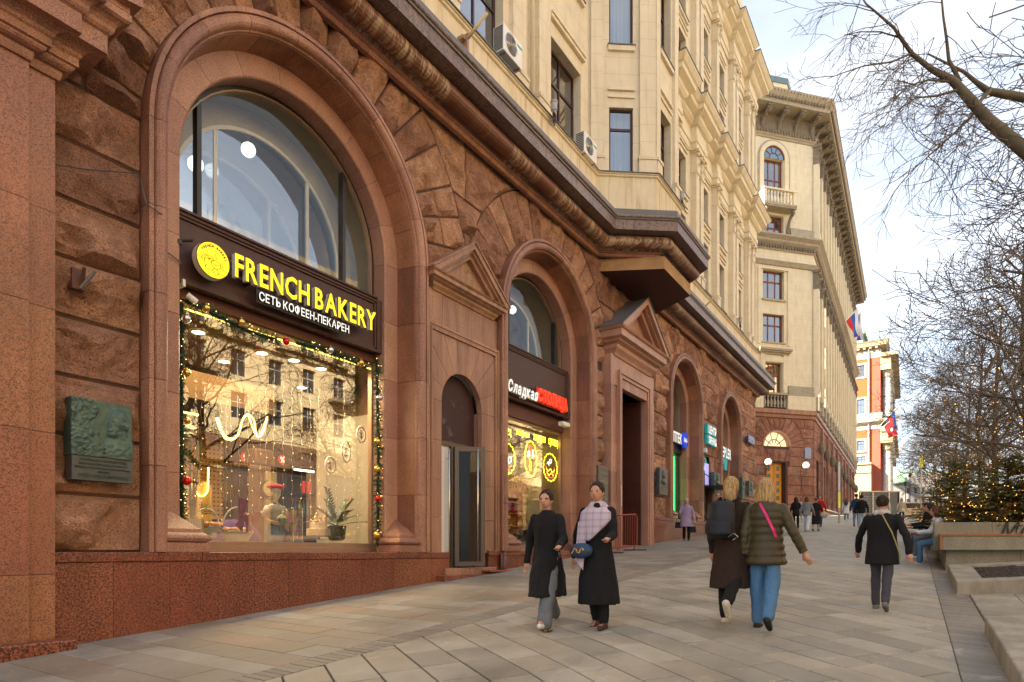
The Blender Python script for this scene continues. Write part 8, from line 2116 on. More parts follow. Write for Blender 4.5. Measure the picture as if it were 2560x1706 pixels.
def tree_mesh(seed,h=11.5,rmin=.0065,trunk_r=.17,depth=4,lean=0):
    r=random.Random(seed); tr=MB(); cr_=MB(); pts=[]; P=[]; n=12
    for i in range(n+1): t=i/n; P.append(Vector((.18*math.sin(t*4+seed),.18*math.cos(t*3+seed),h*.86*t)))
    tr.tube(P,[trunk_r*(1-.88*i/n)+.01 for i in range(n+1)],10)
    k_=24
    for j in range(k_):
        t=.26+.72*j/k_; i=min(n-1,int(t*n)); b=P[i]+(P[i+1]-P[i])*(t*n-i); a=j*2.4+r.uniform(-.4,.4); el=r.uniform(.15,.6)+.5*t
        L_=h*.36*(1-t*.62)*r.uniform(.75,1.1); twigs(cr_,b,Vector((math.cos(a)*math.cos(el),math.sin(a)*math.cos(el),math.sin(el))),L_,trunk_r*.42*(1-t*.7),depth-(1 if t>.8 else 0),r,rmin,.0,pts)
    bl=MB(); r.shuffle(pts)
    lim=[p for p in pts if p.z<h*.62][:45]
    for i in range(60): t=r.uniform(.1,.7); a=r.uniform(0,6.28); q=P[int(t*n)]; lim.append(q+Vector((math.cos(a),math.sin(a),0))*trunk_r*(1.05-.8*t))
    for p in lim: bl.ball(tuple(p),.014,4,3)
    ms=[tr.mesh('trunk',(0,0,0),True),cr_.mesh('crown'),bl.mesh('tiny_lights')]
    ms[0].materials.append(M['bark_gr']); ms[1].materials.append(M['bark2']); ms[2].materials.append(M['bulb2']); return ms
TM=[tree_mesh(21),tree_mesh(22,12.5),tree_mesh(23,10.5,rmin=.016,depth=3)]
spots_=[(5.5,-3.6,0,.95),(13.2,-3.7,1,1.0),(21.0,-3.4,0,1.0),(29.3,-2.75,1,1.0),(31.5,-4.6,0,.9),(37.5,-2.5,0,1.02),(45,-2.2,1,.95),(49,-4.5,0,1),(54,-1.9,0,.98),(63,-1.5,1,.95),(70,-4,2,1),(74,-1.0,2,1.1),(86,-.6,2,1.05),(97,-3,2,1),(100,0,2,1.0)]
dist=['nearest bare street tree, trunk beyond the right edge','second bare street tree, its lower crown at the right edge','third bare street tree above the nearest planter','thick mossy bare tree trunk standing behind the firs at the right','bare tree close behind the thick mossy trunk','slimmer bare tree left of the thick mossy trunk','bare tree in the row behind the second planter','bare tree further right beyond the row','bare tree above the farthest planter','bare tree past the farthest planter','bare tree beside the far roadway','distant bare tree near the silver car','distant bare tree right of the domed building','distant small bare tree by the far roadway','last bare tree of the row next to the domed building']
for i,((x,y,k_,s),lb) in enumerate(zip(spots_,dist)):
    e=empty('bare_tree',(x,y,gz(x,y)),lb,'tree','bare lime trees strung with lights along the street',rz=i*1.9); e.scale=(s,s,s)
    for me in TM[k_]:
        q=share(me.name.split('.')[0],me,e,(0,0,0))
        if 'lights' in me.name: q['kind']='stuff'
# limb of the nearest visible tree reaching into the upper right of the picture
r=random.Random(77); lb=empty('bare_tree',(11.6,-3.3,gz(11.6,-3.3)),'big bare limbs of a close tree reaching in from the upper right corner','tree')
tk=MB().tube([(11.6,-3.3,gz(11.6,-3.3)),(11.6,-3.2,1.5),(11.3,-3.0,4.0),(11.2,-3.1,7),(11.0,-3.3,10)],[.22,.19,.16,.12,.05],12); put('trunk',tk,M['bark_gr'],lb,smooth=True)
limb=MB(); tw_=MB()
def pl_(pts): return [Vector(AY(px,py,Y)) for px,py,Y in pts]
main=[Vector((11.35,-3.0,3.4))]+pl_([(2700,480,8.8),(2560,375,8.8),(2470,300,8.7),(2415,238,8.6),(2380,200,8.6),(2330,175,8.5),(2280,135,8.4),(2255,100,8.3),(2235,70,8.2),(2195,35,8.1),(2165,10,8.0),(2140,-30,8.0)])
limb.tube(main,[.12,.105,.09,.075,.062,.052,.035,.028,.024,.018,.013,.010,.006],8)
l2=[Vector((11.3,-3.05,4.3))]+pl_([(2680,250,9),(2560,245,9.0),(2510,236,9),(2470,228,8.9),(2440,205,8.8),(2410,180,8.8),(2370,160,8.7),(2320,135,8.6)]); limb.tube(l2,[.10,.075,.06,.055,.045,.03,.022,.016,.01],7)
l3=pl_([(2400,205,8.6),(2372,150,8.6),(2366,95,8.5),(2358,40,8.5),(2352,-30,8.4)]); limb.tube(l3,[.028,.022,.018,.014,.01],6)
l4=pl_([(2475,225,8.9),(2453,250,8.8),(2430,290,8.8),(2395,325,8.7),(2350,365,8.6),(2300,410,8.5)]); limb.tube(l4,[.04,.025,.02,.016,.012,.006],6)
l5=pl_([(2395,225,8.6),(2340,240,8.5),(2290,245,8.4),(2240,280,8.3)]); limb.tube(l5,[.022,.015,.01,.006],5)
l6=pl_([(2280,133,8.4),(2230,155,8.3),(2160,165,8.2),(2100,185,8.1),(2070,197,8.1)]); limb.tube(l6,[.016,.012,.009,.006,.004],5)
l7=pl_([(2250,95,8.3),(2200,80,8.2),(2150,80,8.2),(2110,88,8.2)]); limb.tube(l7,[.012,.009,.006,.004],5)
l8=pl_([(2380,205,8.6),(2320,200,8.5),(2270,215,8.4),(2235,250,8.3),(2205,330,8.2)]); limb.tube(l8,[.018,.012,.008,.006,.004],5)
put('limb',limb,M['bark_gr'],lb,smooth=True)
left=-Vector((ex[0],ex[1],0))
for P,dens,L_ in ((main[2:],4.5,.8),(l2[2:],4.5,.75),(l3,3,.65),(l4,4.5,.75),(l5,3,.5),(l6,3,.45),(l7,2,.4),(l8,3,.45)):
    for a,b in zip(P,P[1:]):
        n=max(1,int((b-a).length*dens*2.2))
        for i in range(n):
            q=a+(b-a)*((i+r.random())/n); d=(left*r.uniform(.3,1.2)+Vector((r.gauss(0,.4),r.gauss(0,.4),r.uniform(-.9,.35)))).normalized()
            twigs(tw_,q,d,L_*r.uniform(.6,1.2),.007,2,r,.0026,.06,None,.5)
put('twigs',tw_,M['bark2'],lb,kind='stuff')
# ================================================================ people
def remesh(mb,vox,smooth=2,fold=0,fk=14,fz=5):
    me=bpy.data.meshes.new('t'); me.from_pydata(mb.v,[],mb.f); me.update(); ob=bpy.data.objects.new('t',me)
    m=ob.modifiers.new('r','REMESH'); m.mode='VOXEL'; m.voxel_size=vox; m.adaptivity=0
    if smooth: s=ob.modifiers.new('s','SMOOTH'); s.iterations=smooth; s.factor=.5
    out=evalmesh(ob)
    if fold:
        n=len(out.vertices); co=np.empty(n*3); no=np.empty(n*3); out.vertices.foreach_get('co',co); out.vertices.foreach_get('normal',no); co=co.reshape(-1,3); no=no.reshape(-1,3)
        h=np.array([noise.noise(Vector((c[0]*fk,c[1]*fk,c[2]*fz)))+.5*noise.noise(Vector((c[0]*fk*2.3,c[1]*fk*2.3,c[2]*fz*2.3+7))) for c in co]); co+=no*(h*fold)[:,None]; out.vertices.foreach_set('co',co.ravel()); out.update()
    out.polygons.foreach_set('use_smooth',[True]*len(out.polygons)); return out
def pm(name,mb,mat,par,vox,smooth=1,fold=0,fk=14,fz=5):
    me=remesh(mb,vox,smooth,fold,fk,fz); me.name=name; me.materials.clear(); me.materials.append(mat); o=bpy.data.objects.new(name,me); sc.collection.objects.link(o); o.parent=par; return o
def cloth_mat(name,c,rough=.9,sc_=30,var=.25,bump=.2):
    if name in bpy.data.materials: return bpy.data.materials[name]
    k=NM(name,rough,0,.25)
    if 'hair' in name:
        f=k.noise(1.6,5,.7,k.coord((45,45,5))); k.color(k.mix(k.ramp(f,(.36,0.),(.64,1.)),tuple(x*.38 for x in c),tuple(min(1,x*1.35) for x in c))); k.bump(f,.8,.02); return k.done()
    k.color(k.mix(k.noise(sc_,4,.6),tuple(x*(1-var) for x in c),tuple(x*(1+var) for x in c))); k.bump(k.noise(5,3,.6),bump,.05); return k.done()
SK=cloth_mat('skin_tone',(.52,.27,.18),.5,8,.08,0)
def ring(c,rx,ry,d=None): return (c,rx,ry)
def loft(mb,secs,n=20,fold=0,fk=5,ph=0):
    """secs: (cx,cy,z,rx,ry) closed"""
    vs=[];m=len(secs)
    for i,(cx,cy,z,rx,ry) in enumerate(secs):
        for k in range(n):
            t=2*math.pi*k/n; q=1+fold*(i/(m-1))*math.sin(fk*t+ph+z*3); vs.append((cx+rx*q*math.cos(t),cy+ry*q*math.sin(t),z))
    fs=[tuple(range(n))[::-1],tuple(range((m-1)*n,m*n))]
    for i in range(m-1): fs+=[(i*n+k,i*n+(k+1)%n,(i+1)*n+(k+1)%n,(i+1)*n+k) for k in range(n)]
    return mb.add(vs,fs)
def chain(mb,pts,rad,n=12):
    P=[Vector(p) for p in pts]; mb.tube(P,rad,n)
    for p,r_ in zip(P,rad): mb.ball(tuple(p),r_*.99,n,8)
    return mb
def person(px,py,head_py,face,label,legs=(.28,-.28),knee=(.1,.35),arms=(-.3,.3),elb=(.3,.3),armout=(.10,.10),top=None,bottom=None,shoe=None,hair=None,hairlen=.0,hem=.45,flare=0,vox=.012,build=1,skirt=None,extra=None,sit=None,loc=None,H=None,dark=False,lean=.0,sleeve=1.0,quilt=0,hood=None,trw=1.0,bun=False,legw=1.0,armside=None):
    p=loc or G(px,py); Y=p[0]*CS+p[1]*SN
    if H is None: H=(py-head_py)/1600*Y
    s=H/1.70
    e=empty('person',p,label,'person',rz=face); e.scale=(s,s,s)
    # local: +y forward, 1.70 tall
    hipz=.90; hw=.085; thigh=.42; shin=.42
    J={}
    lo=9
    for i,sd in enumerate((-1,1)):
        a=legs[i]; k=knee[i]; hp=Vector((sd*hw,0,hipz)); kn=hp+Vector((sd*.01,math.sin(a),-math.cos(a)))*thigh; b=a-k; an=kn+Vector((0,math.sin(b),-math.cos(b)))*shin; J[sd]=(hp,kn,an,b); lo=min(lo,an.z-.075)
    dz=-lo
    if sit is not None: dz=sit
    for sd in J: J[sd]=tuple(v+Vector((0,0,dz)) if isinstance(v,Vector) else v for v in J[sd])
    z0=dz
    def Z(z): return z+z0
    ly=lambda z: lean*(z-.9)
    sh={}
    for i,sd in enumerate((-1,1)):
        a=arms[i]; s0=Vector((sd*.158*build,ly(1.38),Z(1.365))); ou=armout[i]; el=s0+Vector((sd*ou,math.sin(a)*.28,-math.cos(a)*.28)); b=a+elb[i]; wr=el+Vector((sd*ou*.3,math.sin(b)*.25,-math.cos(b)*.25))
        if armside and armside.get(sd): el=s0+Vector(armside[sd][0]); wr=s0+Vector(armside[sd][1])
        sh[sd]=(s0,el,wr)
    hy=ly(1.6)+.015
    body=MB()
    body.ball((0,hy,Z(1.60)),.095,16,12,(.80,.98,1.15)); body.ball((0,hy+.035,Z(1.55)),.062,12,8,(.9,.9,1)); body.ball((0,hy+.098,Z(1.575)),.017,8,6,(.8,1,1.5))
    for q in(-1,1): body.ball((q*.078,hy-.005,Z(1.58)),.022,8,6,(.4,.8,1.2))
    chain(body,[(0,hy-.015,Z(1.55)),(0,ly(1.4),Z(1.40))],[.053,.062]); loft(body,[(0,0,Z(.85),.14,.10),(0,0,Z(.98),.145,.10),(0,ly(1.15),Z(1.12),.12,.09),(0,ly(1.3),Z(1.30),.15,.10),(0,ly(1.4),Z(1.40),.13,.08),(0,ly(1.43),Z(1.44),.05,.05)])
    for sd in(-1,1):
        hp,kn,an,b=J[sd]; chain(body,[hp,kn,an],[.075,.052,.036])
        s0,el,wr=sh[sd]; chain(body,[s0,el,wr],[.045,.036,.026])
        d=(wr-el).normalized(); side=d.cross(Vector((0,1,.2))).normalized(); nrm=side.cross(d)
        chain(body,[wr,wr+d*.075],[.026,.034],8)
        if vox<.02:
            for f,(o_,L_) in enumerate(((-.026,.075),(-.009,.085),(.009,.08),(.026,.062))):
                f0=wr+d*.085+side*o_; chain(body,[f0,f0+d*L_*.5+nrm*.008,f0+d*L_*.9+nrm*.028],[.0095,.009,.008],6)
            t0=wr+d*.03-side*.03; chain(body,[t0,t0+d*.04-side*.02+nrm*.01,t0+d*.065-side*.022+nrm*.02],[.011,.010,.008],6)
        else: body.ball(tuple(wr+d*.11),.035,8,6)
        ft=Vector((0,math.cos(b),math.sin(b)*.9)) ; ft=Vector((0,math.cos(min(b,.2) if b>0 else b),math.sin(b))); chain(body,[an,an+Vector((0,0,-.03)),an+ft*.13+Vector((0,0,-.045))],[.036,.034,.028],8)
    pm('body',body,SK,e,vox,2 if vox<.02 else 1)
    if vox<.03:
        fm=MB()
        for q in(-1,1): fm.ball((q*.032,hy+.082,Z(1.607)),.010,8,6)
        put('eyes',fm,M['blk'],e,local=True); put('mouth',MB().ball((0,hy+.093,Z(1.535)),.018,8,5,(1,.4,.35)),cloth_mat('lip_tone',(.35,.09,.08),.5),e,local=True)
    # trousers
    tr=MB(); 
    for sd in(-1,1):
        hp,kn,an,b=J[sd]; chain(tr,[hp+Vector((0,0,.03)),kn,an+Vector((0,0,.02))],[.088*legw,.070*trw*legw,.055*trw*legw])
        if trw>1.3: 
            d=(an-kn).normalized(); chain(tr,[kn,kn+d*.2,an-d*.01+Vector((0,0,-.02))],[.07,.082,.098],14)
    loft(tr,[(0,0,Z(.80),.13,.11),(0,0,Z(.9),.155,.115),(0,0,Z(1.02),.14,.105)])
    pm('trousers',tr,bottom,e,vox,1,.010,13,6)
    shm=MB()
    for sd in(-1,1):
        hp,kn,an,b=J[sd]; t_=min(.9,max(-1.1,b if b<0 else b*.4)); f=Vector((0,math.cos(t_),math.sin(t_))); dn=Vector((0,math.sin(t_),-math.cos(t_)))
        chain(shm,[an+dn*.045-f*.035,an+dn*.048+f*.06,an+dn*.055+f*.145],[.044,.042,.034],10); chain(shm,[an,an+dn*.04],[.045,.045],10)
    pm('shoes',shm,shoe,e,vox)
    # coat
    co=MB(); zt=1.445; zh=hem
    def prof(z):
        ks=[(.3,.20+flare,.17+flare*.8),(.6,.19+flare*.6,.155+flare*.5),(.85,.185,.145),(1.02,.165,.13),(1.15,.165,.13),(1.30,.18,.13),(1.37,.172,.115),(1.41,.135,.10),(1.44,.10,.09),(1.47,.075,.075)]
        if z<=ks[0][0]: return ks[0][1],ks[0][2]
        for (a,b_,c_),(a2,b2,c2) in zip(ks,ks[1:]):
            if z<=a2: t=(z-a)/(a2-a); return b_+(b2-b_)*t,c_+(c2-c_)*t
        return ks[-1][1:]
    nst=max(10,int((1.47-zh)/(.018 if quilt else .06))); secs=[]
    swing=.5*(legs[0]+legs[1])
    for i in range(nst+1):
        z=zh+(1.47-zh)*i/nst; rx,ry=prof(z); q=1
        if quilt: q=1+.11*abs(math.sin((z-zh)*math.pi/.085))-.04
        sdx=abs(legs[0]-legs[1]); ry+=(min(.05,.12*sdx)*min(1,max(0,1.0-z)/.15)+max(0,.88-z)*.42*sdx)
        secs.append((0,ly(z),Z(z),rx*build*q,ry*q))
    if quilt: loft(co,secs,28)
    else: loft(co,secs,32,-0.0 if 0 else 0); 
    if not quilt:
        mb2=MB(); loft(mb2,[(cx,cy,z,rx*1.0,ry*1.0) for cx,cy,z,rx,ry in secs[:nst//2][::-1]],32,.05,6); co.add(mb2.v,mb2.f)
    for sd in(-1,1):
        s0,el,wr=sh[sd]
        if quilt:
            P=[];R=[]
            for j in range(27):
                t=j/26; q=s0+(el-s0)*t*2 if t<.5 else el+(wr-el)*(t-.5)*2; P.append(q); R.append((.066-.018*t)*(1+.12*abs(math.sin(j*math.pi/4))-.03))
            co.tube(P,R,14); co.ball(tuple(s0),.062,12,8)
        else: chain(co,[s0,el,wr],[.064*sleeve,.057*sleeve,.047*sleeve])
    pm('coat',co,top,e,vox,1 if quilt else 2,.004 if quilt else .013,11,4)
    if hood: 
        hm=MB(); chain(hm,[(-.07,ly(1.45)-.02,Z(1.45)),(0,ly(1.45)-.07,Z(1.46)),(.07,ly(1.45)-.02,Z(1.45)),(.05,.05,Z(1.44)),(-.05,.05,Z(1.44)),(-.07,-.02,Z(1.45))],[.05]*6,10); pm('collar',hm,hood,e,vox)
    # hair
    if hair:
        hm=MB(); hm.ball((0,hy-.018,Z(1.628)),.105,16,12,(.86,.98,1.0))
        if hairlen: 
            loft(hm,[(0,hy-.055,Z(1.62-hairlen),.085+hairlen*.12,.035),(0,hy-.055,Z(1.62-hairlen*.6),.10,.05),(0,hy-.045,Z(1.60),.092,.07),(0,hy-.03,Z(1.66),.07,.06)],18,.06,7)
            for q in(-1,1): chain(hm,[(q*.07,hy+.02,Z(1.63)),(q*.082,hy-.01,Z(1.55)),(q*.085,hy-.02,Z(1.60-hairlen*.8))],[.025,.03,.022],8)
        if bun: chain(hm,[(0,hy-.06,Z(1.60)),(.0,hy-.085,Z(1.53)),(.02,hy-.10,Z(1.47)),(.03,hy-.09,Z(1.42))],[.075,.068,.06,.035],12)
        # keep the face free
        hm2=MB(); hm2.v=[(x,min(y,hy+.062) if z<Z(1.665) else y,z) for x,y,z in hm.v]; hm2.f=hm.f
        pm('hair',hm2,hair,e,vox,1,.010,45,9)
    e['_z0']=z0
    return e,sh,Z,ly,J
def drop(e): 
    if '_z0' in e: del e['_z0']
TO=math.pi/2                     # walking down the street faces -x ; +y local -> -x world is rz=+90deg
AWAY=-math.pi/2
blackc=cloth_mat('black_wool',(.012,.011,.012)); blackj=cloth_mat('black_jersey',(.010,.010,.011)); brownc=cloth_mat('dark_brown_wool',(.030,.017,.012),.95); olive=cloth_mat('olive_puffer_nylon',(.060,.046,.022),.42,20,.2,.15)
jeans=cloth_mat('mid_blue_denim',(.075,.17,.30),.85,25,.25); greyj=cloth_mat('grey_denim',(.13,.14,.16),.85,25,.25); wsh=cloth_mat('white_sneaker',(.62,.60,.56),.6,10,.06); bsh=cloth_mat('black_shoe',(.015,.014,.013),.5); brsh=cloth_mat('brown_shoe',(.06,.025,.018),.5); blond=cloth_mat('blond_hair',(.48,.31,.13),.5,40,.35,.4); dkh=cloth_mat('dark_brown_hair',(.035,.018,.010),.5,40,.3,.3); brh=cloth_mat('auburn_hair',(.14,.055,.022),.5,40,.3,.3)
lav=cloth_mat('lavender_coat_cloth',(.34,.25,.38),.8); grey=cloth_mat('grey_knit',(.22,.22,.23)); white=cloth_mat('white_cloth',(.62,.64,.68)); navy=cloth_mat('navy_cloth',(.025,.05,.10)); redc=cloth_mat('red_cloth',(.45,.015,.015)); pale=cloth_mat('pale_jeans',(.42,.50,.60),.85); beige=cloth_mat('beige_cloth',(.45,.40,.30)); trg=cloth_mat('charcoal_trousers',(.06,.058,.07))
# 1 left walker of the couple
e,sh,Z,ly,J=person(1368,1564,1220,TO+.15,'walker in long black coat, grey flared trousers and white shoes, left of the walking couple',legs=(.42,-.42),knee=(.05,.25),arms=(.35,-.25),elb=(.9,.3),top=blackc,bottom=greyj,shoe=wsh,hair=dkh,hem=.42,flare=.02,trw=1.4,lean=.03); drop(e)
put('glasses',MB().tube([(-.07,.075,Z(1.607)),(-.035,.108,Z(1.607)),(.035,.108,Z(1.607)),(.07,.075,Z(1.607))],.006,4).ball((-.033,.108,Z(1.603)),.02,8,6,(1,.25,.8)).ball((.033,.108,Z(1.603)),.02,8,6,(1,.25,.8)),M['blk'],e,local=True)
pm('purple_collar',chain(MB(),[(-.06,.04,Z(1.44)),(0,.085,Z(1.43)),(.06,.04,Z(1.44)),(.0,-.04,Z(1.46)),(-.06,.04,Z(1.44))],[.022]*5,8),cloth_mat('purple_scarf',(.14,.08,.25)),e,.012)
# 2 woman with plaid wrap
e,sh,Z,ly,J=person(1495,1571,1213,TO+.1,'walking woman in black skirt with a pale lilac plaid wrap over one shoulder',legs=(.08,-.10),knee=(.05,.2),arms=(.25,-.25),elb=(1.1,.15),armout=(.06,.13),top=blackj,bottom=blackj,shoe=brsh,hair=dkh,hem=.28,flare=.045,lean=.03); drop(e)
k=NM('lilac_plaid_wool',.95,0,.2); ss=k.n.new('ShaderNodeSeparateXYZ'); k.t.links.new(k.tc.outputs['Object'],ss.inputs[0])
h1=k.math('LESS_THAN',k.math('PINGPONG',ss.outputs[2],.04),.012); h2=k.math('LESS_THAN',k.math('PINGPONG',ss.outputs[0],.045),.012); k.color(k.mix(k.math('MULTIPLY',k.math('ADD',h1,h2),.28),(.50,.42,.48),(.24,.15,.24))); k.done()
mb=MB(); 
loft(mb,[(.02,.03,Z(1.02),.19,.15),(.01,.02,Z(1.12),.215,.165),(0,.015,Z(1.25),.225,.165),(0,.01,Z(1.36),.21,.15),(0,0,Z(1.43),.13,.11),(0,0,Z(1.49),.08,.08)],26,.05,7)
pl2=MB(); pl2.v=[(x,y,z) if not(z<Z(1.30) and x*.75+(z-Z(1.02))*1.0<.10 and False) else (x,y,z) for x,y,z in mb.v]; pl2.f=mb.f
# slant: lower on the walker's right side, raised on the left
pl2.v=[(x,y,max(z,Z(1.02)+max(0,(-x+.02))*1.15) if z<Z(1.35) else z) for x,y,z in mb.v]
pm('plaid_wrap',pl2,bpy.data.materials['lilac_plaid_wool'],e,.012)
put('wrap_end',MB().add([(.07,.165,Z(1.25)),(.20,.12,Z(1.25)),(.22,.17,Z(.80)),(.10,.22,Z(.68)),(.07,.175,Z(1.25)),(.20,.13,Z(1.25)),(.22,.185,Z(.80)),(.10,.235,Z(.68))],[(0,1,2,3),(7,6,5,4),(0,3,7,4),(1,5,6,2),(3,2,6,7)]),bpy.data.materials['lilac_plaid_wool'],e,local=True)
wl=p_=orig(e)
hb=empty('handbag',(e.location[0]-.24,e.location[1]+.10,e.location[2]+.92),'blue handbag with gold detail carried by the woman in the plaid wrap','handbag'); put('bag_body',MB().ball((0,0,0),.15,14,10,(.6,1.0,.62)),cloth_mat('blue_leather',(.03,.06,.12),.4),hb,local=True,smooth=True); put('gold_print',MB().tube([(-.085,-.08+.02*i,.03*math.sin(i*1.4)) for i in range(9)],.012,5),gold,hb,local=True)
# 3 woman from behind in a long coat with a backpack
e,sh,Z,ly,J=person(1828,1560,1200,AWAY,'woman seen from behind in a long dark brown coat with a blond bun',legs=(.12,-.40),knee=(.05,.55),arms=(-.15,.15),elb=(.5,.5),armout=(.05,.05),top=brownc,bottom=blackj,shoe=cloth_mat('cream_sneaker',(.50,.45,.36),.6),hair=blond,hem=.42,flare=.03,bun=True,trw=1.15,build=1.05); drop(e)
bk=empty('backpack',tuple(e.location),'black backpack on the back of the woman in the brown coat','backpack',rz=AWAY)
bk.scale=e.scale
mb=MB(); loft(mb,[(-.05,-.24,1.00,.14,.07),(-.05,-.25,1.05,.17,.10),(-.05,-.25,1.25,.17,.10),(-.05,-.24,1.40,.15,.08),(-.05,-.22,1.44,.10,.05)],24); loft(mb,[(-.05,-.33,1.03,.12,.03),(-.05,-.34,1.05,.14,.045),(-.05,-.34,1.18,.14,.04),(-.05,-.33,1.2,.12,.02)],24); pm('pack_body',mb,cloth_mat('black_nylon',(.014,.015,.02),.5),bk,.012)
put('strap',MB().tube([(-.13,-.16,1.42),(-.12,-.02,1.49),(-.12,.12,1.38)],.018,6).tube([(.06,-.16,1.42),(.08,-.02,1.48),(.1,.12,1.38)],.018,6),blackj,bk,local=True); put('zip_loops',MB().tube([(.06,-.36,1.02),(.12,-.37,1.06),(.16,-.34,1.02),(.11,-.36,.98)],.006,4),M['steel'],bk,local=True)
# 4 blond woman in the olive puffer jacket
e,sh,Z,ly,J=person(1914,1571,1204,AWAY,'blond woman seen from behind in an olive quilted jacket and blue jeans',legs=(.02,-.22),knee=(.02,.32),arms=(-.25,.0),elb=(.3,.1),armout=(.04,.20),top=olive,bottom=jeans,shoe=bsh,hair=blond,hairlen=.26,hem=.72,flare=.05,quilt=1,vox=.010,trw=1.25,build=1.12,armside={1:((.12,-.02,-.26),(.23,.02,-.50))}); drop(e)
put('shoulder_strap',MB().add([(-.045,-.155,1.44),(-.015,-.16,1.445),(.06,-.175,1.30),(.14,-.17,1.12),(.155,-.13,1.05),(.13,-.15,1.05),(.11,-.178,1.12),(.03,-.175,1.30)],[(0,1,2,7),(7,2,3,6),(6,3,4,5)]),emit('pink_webbing',(.75,.01,.16),.0),e,local=True,label='bright pink shoulder strap')
# 5 man at the right
e,sh,Z,ly,J=person(2205,1525,1244,AWAY-.1,'lone walker in black jacket and dark grey trousers with a pale collar at the right',legs=(.10,-.25),knee=(.1,.2),arms=(.35,-.35),elb=(.2,.1),armout=(.14,.14),top=blackc,bottom=trg,shoe=cloth_mat('grey_shoe',(.16,.15,.15)),hair=dkh,hem=.68,flare=.0,hood=cloth_mat('white_fur_collar',(.50,.47,.44)),build=1.2,lean=.06); drop(e)
put('shoulder_cord',MB().tube([(.03,-.16,Z(1.42)),(.16,-.19,Z(1.15)),(.25,-.14,Z(.85)),(.27,-.10,Z(.68))],.010,5),cloth_mat('yellow_blue_cord',(.35,.30,.12)),e,local=True)
# 6 elderly lady
e,sh,Z,ly,J=person(1716,1352,1249,TO+.35,'elderly lady in a lavender coat and pale knitted hat holding two dark bags',legs=(.08,-.12),knee=(.05,.15),arms=(.05,.25),elb=(.2,1.4),armout=(.1,.08),top=lav,bottom=blackj,shoe=bsh,hem=.56,flare=.05,vox=.016,build=1.15,hood=cloth_mat('lavender_collar',(.30,.22,.34))); drop(e)
pm('knitted_hat',MB().ball((0,-.005,Z(1.655)),.108,14,10,(.9,1,.82)),cloth_mat('pale_mauve_knit',(.40,.36,.38)),e,.016)
for dx,dz,lb in ((-.30,.60,'black handbag hanging from the left hand side of the elderly lady'),(.26,.42,'dark carrier bag low in the hand of the elderly lady')):
    x=e.location[0]-.02; y=e.location[1]-dx; h_=empty('handbag',(x,y,e.location[2]+dz),lb,'handbag'); put('bag_body',MB().prism([(-.13,-.12),(.13,-.12),(.11,.10),(-.11,.10)],-.05,.05,'x'),M['blk'],h_,local=True,bev=.02); put('bag_handle',MB().tube([(0,-.08,.1),(0,-.05,.24),(0,.05,.24),(0,.08,.1)],.01,5),M['blk'],h_,local=True)
# 7 man behind the backpack
q=AY(1797,1381,19.5); q=(q[0],q[1],gz(q[0],q[1]))
e,sh,Z,ly,J=person(0,0,0,TO,'man with glasses and blue collar half hidden behind the backpack',legs=(.1,-.1),knee=(.05,.1),top=blackc,bottom=trg,shoe=bsh,hair=cloth_mat('grey_hair',(.16,.15,.14)),hem=.6,vox=.018,loc=q,H=(1381-1233)/1600*19.5-q[2],hood=cloth_mat('blue_collar',(.08,.14,.35))); drop(e); put('glasses',MB().tube([(-.07,.075,Z(1.607)),(-.035,.108,Z(1.607)),(.035,.108,Z(1.607)),(.07,.075,Z(1.607))],.005,4),M['blk'],e,local=True)
# far groups
far=[(1990,1323,1244,AWAY,'distant woman all in black with a white bag strap, nearest the orange door',blackc,blackj,bsh,dkh,.18,.75,1),
(2017,1329,1242,AWAY,'distant woman with long auburn hair, grey top and wide white trousers',grey,white,brsh,brh,.42,.78,1.4),
(2040,1328,1246,AWAY,'distant woman in a long black coat carrying a beige bag',blackc,beige,bsh,cloth_mat('greying_hair',(.12,.09,.07)),.0,.35,1),
(2050,1318,1240,TO,'distant person in a bright red jacket behind the black coat',redc,navy,bsh,brh,.1,.7,1),
(1999,1312,1246,TO,'distant person in beige between the black and grey figures',beige,pale,wsh,dkh,.2,.6,1),
(2116,1303,1247,AWAY,'distant person in a white coat with a dark backpack and blue jeans',white,jeans,wsh,brh,.1,.55,1),
(2141,1317,1236,AWAY,'distant man in navy jacket and jeans left of the quilted jacket',navy,jeans,brsh,dkh,.0,.72,1),
(2154,1326,1238,AWAY,'distant person in black quilted jacket and pale jeans with a high bun',blackc,pale,wsh,dkh,.0,.82,1),
(2210,1315,1238,AWAY,'distant man in white and dark clothes by the glass shelter',white,trg,bsh,dkh,.0,.7,1),
(2254,1306,1246,TO,'distant woman in a pale top beside the silver car',beige,navy,bsh,brh,.15,.7,1)]
for i,(px,py,hp,f,lb,t,b,s_,h,hl,hem,tw) in enumerate(far):
    e,sh,Z,ly,J=person(px,py,hp,f+rng.uniform(-.2,.2),lb,legs=(.25*(1 if i%2 else -1),-.2*(1 if i%2 else -1)),knee=(.08,.15),arms=(-.2,.2),top=t,bottom=b,shoe=s_,hair=h,hairlen=hl,hem=hem,vox=.03,trw=tw); drop(e)
    if i==7: pm('high_bun',MB().ball((0,-.03,Z(1.76)),.05,8,6),h,e,.025)
    if i==5: x,y,z=e.location; h_=empty('backpack',(x-.22,y,z+1.1),'dark backpack on the distant person in white','backpack'); pm('pack_body',MB().ball((0,0,0),.17,10,8,(.6,.8,1.1)),trg,h_,.03)
    if i==2: x,y,z=e.location; h_=empty('handbag',(x,y-.32,z+.7),'round beige bag at the side of the distant black coat','handbag'); pm('bag_body',MB().ball((0,0,0),.17,10,8,(.6,1,.9)),beige,h_,.03)
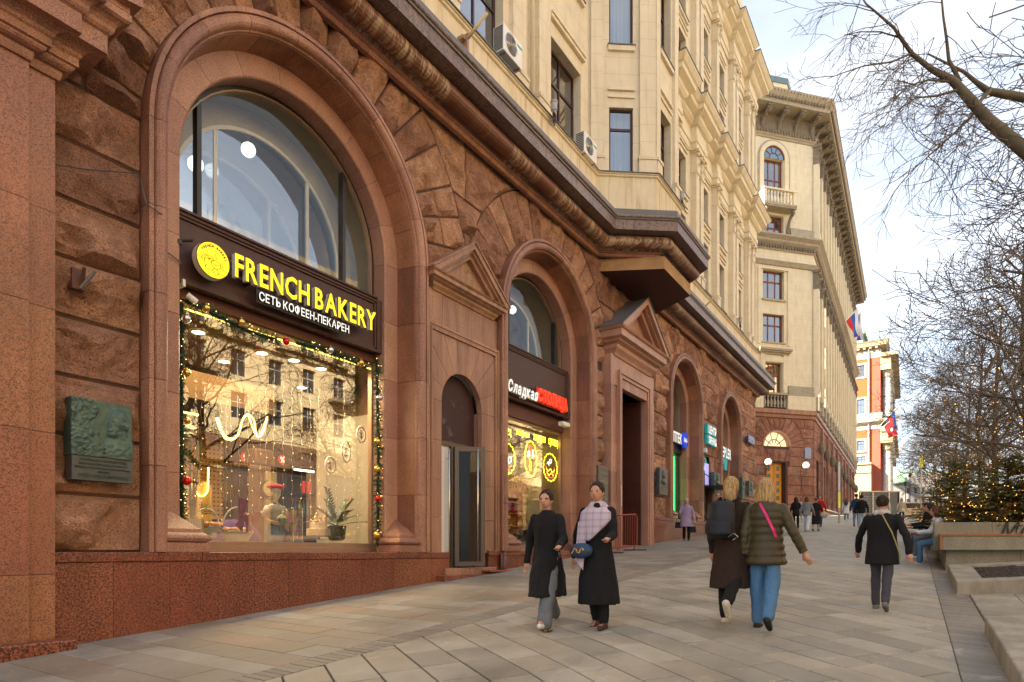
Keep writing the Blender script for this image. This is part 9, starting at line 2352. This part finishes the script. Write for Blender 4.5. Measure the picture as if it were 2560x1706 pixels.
# seated people on the planter benches, facing the walk
def seated(px,Y,zs_,lb,b,s_,t,h,hl=0):
    q=AY(px,1381,Y); q=(q[0],q[1],zs_)
    e,sh,Z,ly,J=person(0,0,0,math.radians(4),lb,legs=(1.35,1.45),knee=(1.3,1.5),arms=(.5,.6),elb=(1.0,.9),armout=(.02,.02),top=t,bottom=b,shoe=s_,hair=h,hairlen=hl,hem=.80,vox=.015,loc=q,H=1.68,sit=-.82,lean=.15); drop(e); return e,Z
zb1=gz(*AY(2352,1381,14.6)[:2]); e,Z=seated(2352,14.8,zb1+.48,'seated person with brown hair, blue jeans and white sneakers nearest on the planter bench',jeans,wsh,white,brh,.2)
c_=e.location; cp=empty('paper_cup',(c_[0],c_[1]+.42,c_[2]+.22),'small red and white cup held by the seated person','cup'); put('cup_body',MB().lathe([(.03,0),(.04,.10)],(0,0,0),12),redc,cp,local=True); put('lid',MB().lathe([(.042,.10),(.04,.12)],(0,0,0),12),wsh,cp,local=True)
zb2=gz(*AY(2336,1381,16.5)[:2]); seated(2338,15.9,zb2+.47,'second seated person in grey jeans beside the nearest one',greyj,wsh,blackc,dkh,.1)
zb3=gz(*AY(2325,1381,18)[:2]); seated(2328,17.6,zb3+.47,'farthest seated person in navy jeans and black shoes',cloth_mat('navy_denim',(.02,.05,.12)),bsh,blackc,dkh)
bn=empty('side_bench',(AY(2352,1381,14.6)[0],AY(2352,1381,14.6)[1],zb1),'stone bench along the walk side of the planters under the seated people','bench')
a=AY(2356,1381,13.9); mbx=[]
for i in range(4):
    u0,u1=i*1.3,(i+1)*1.3-.006; P=[(a[0]+sdv[0]*u,a[1]+sdv[1]*u+o) for u,o in ((u0,.05),(u1,.05),(u1,-.45),(u0,-.45))]; zz=gz(*P[0])+.12; put('seat_slab',MB().prism([P[0],P[3],P[2],P[1]],zz+.22,zz+.34),M['gstone'],bn,bev=.01); put('bench_foot',MB().prism([P[3],P[2],(P[2][0],P[2][1]+.3),(P[3][0],P[3][1]+.3)],zz-.3,zz+.22),M['gstone'],bn)
bpy.data.scenes.remove(TMP)
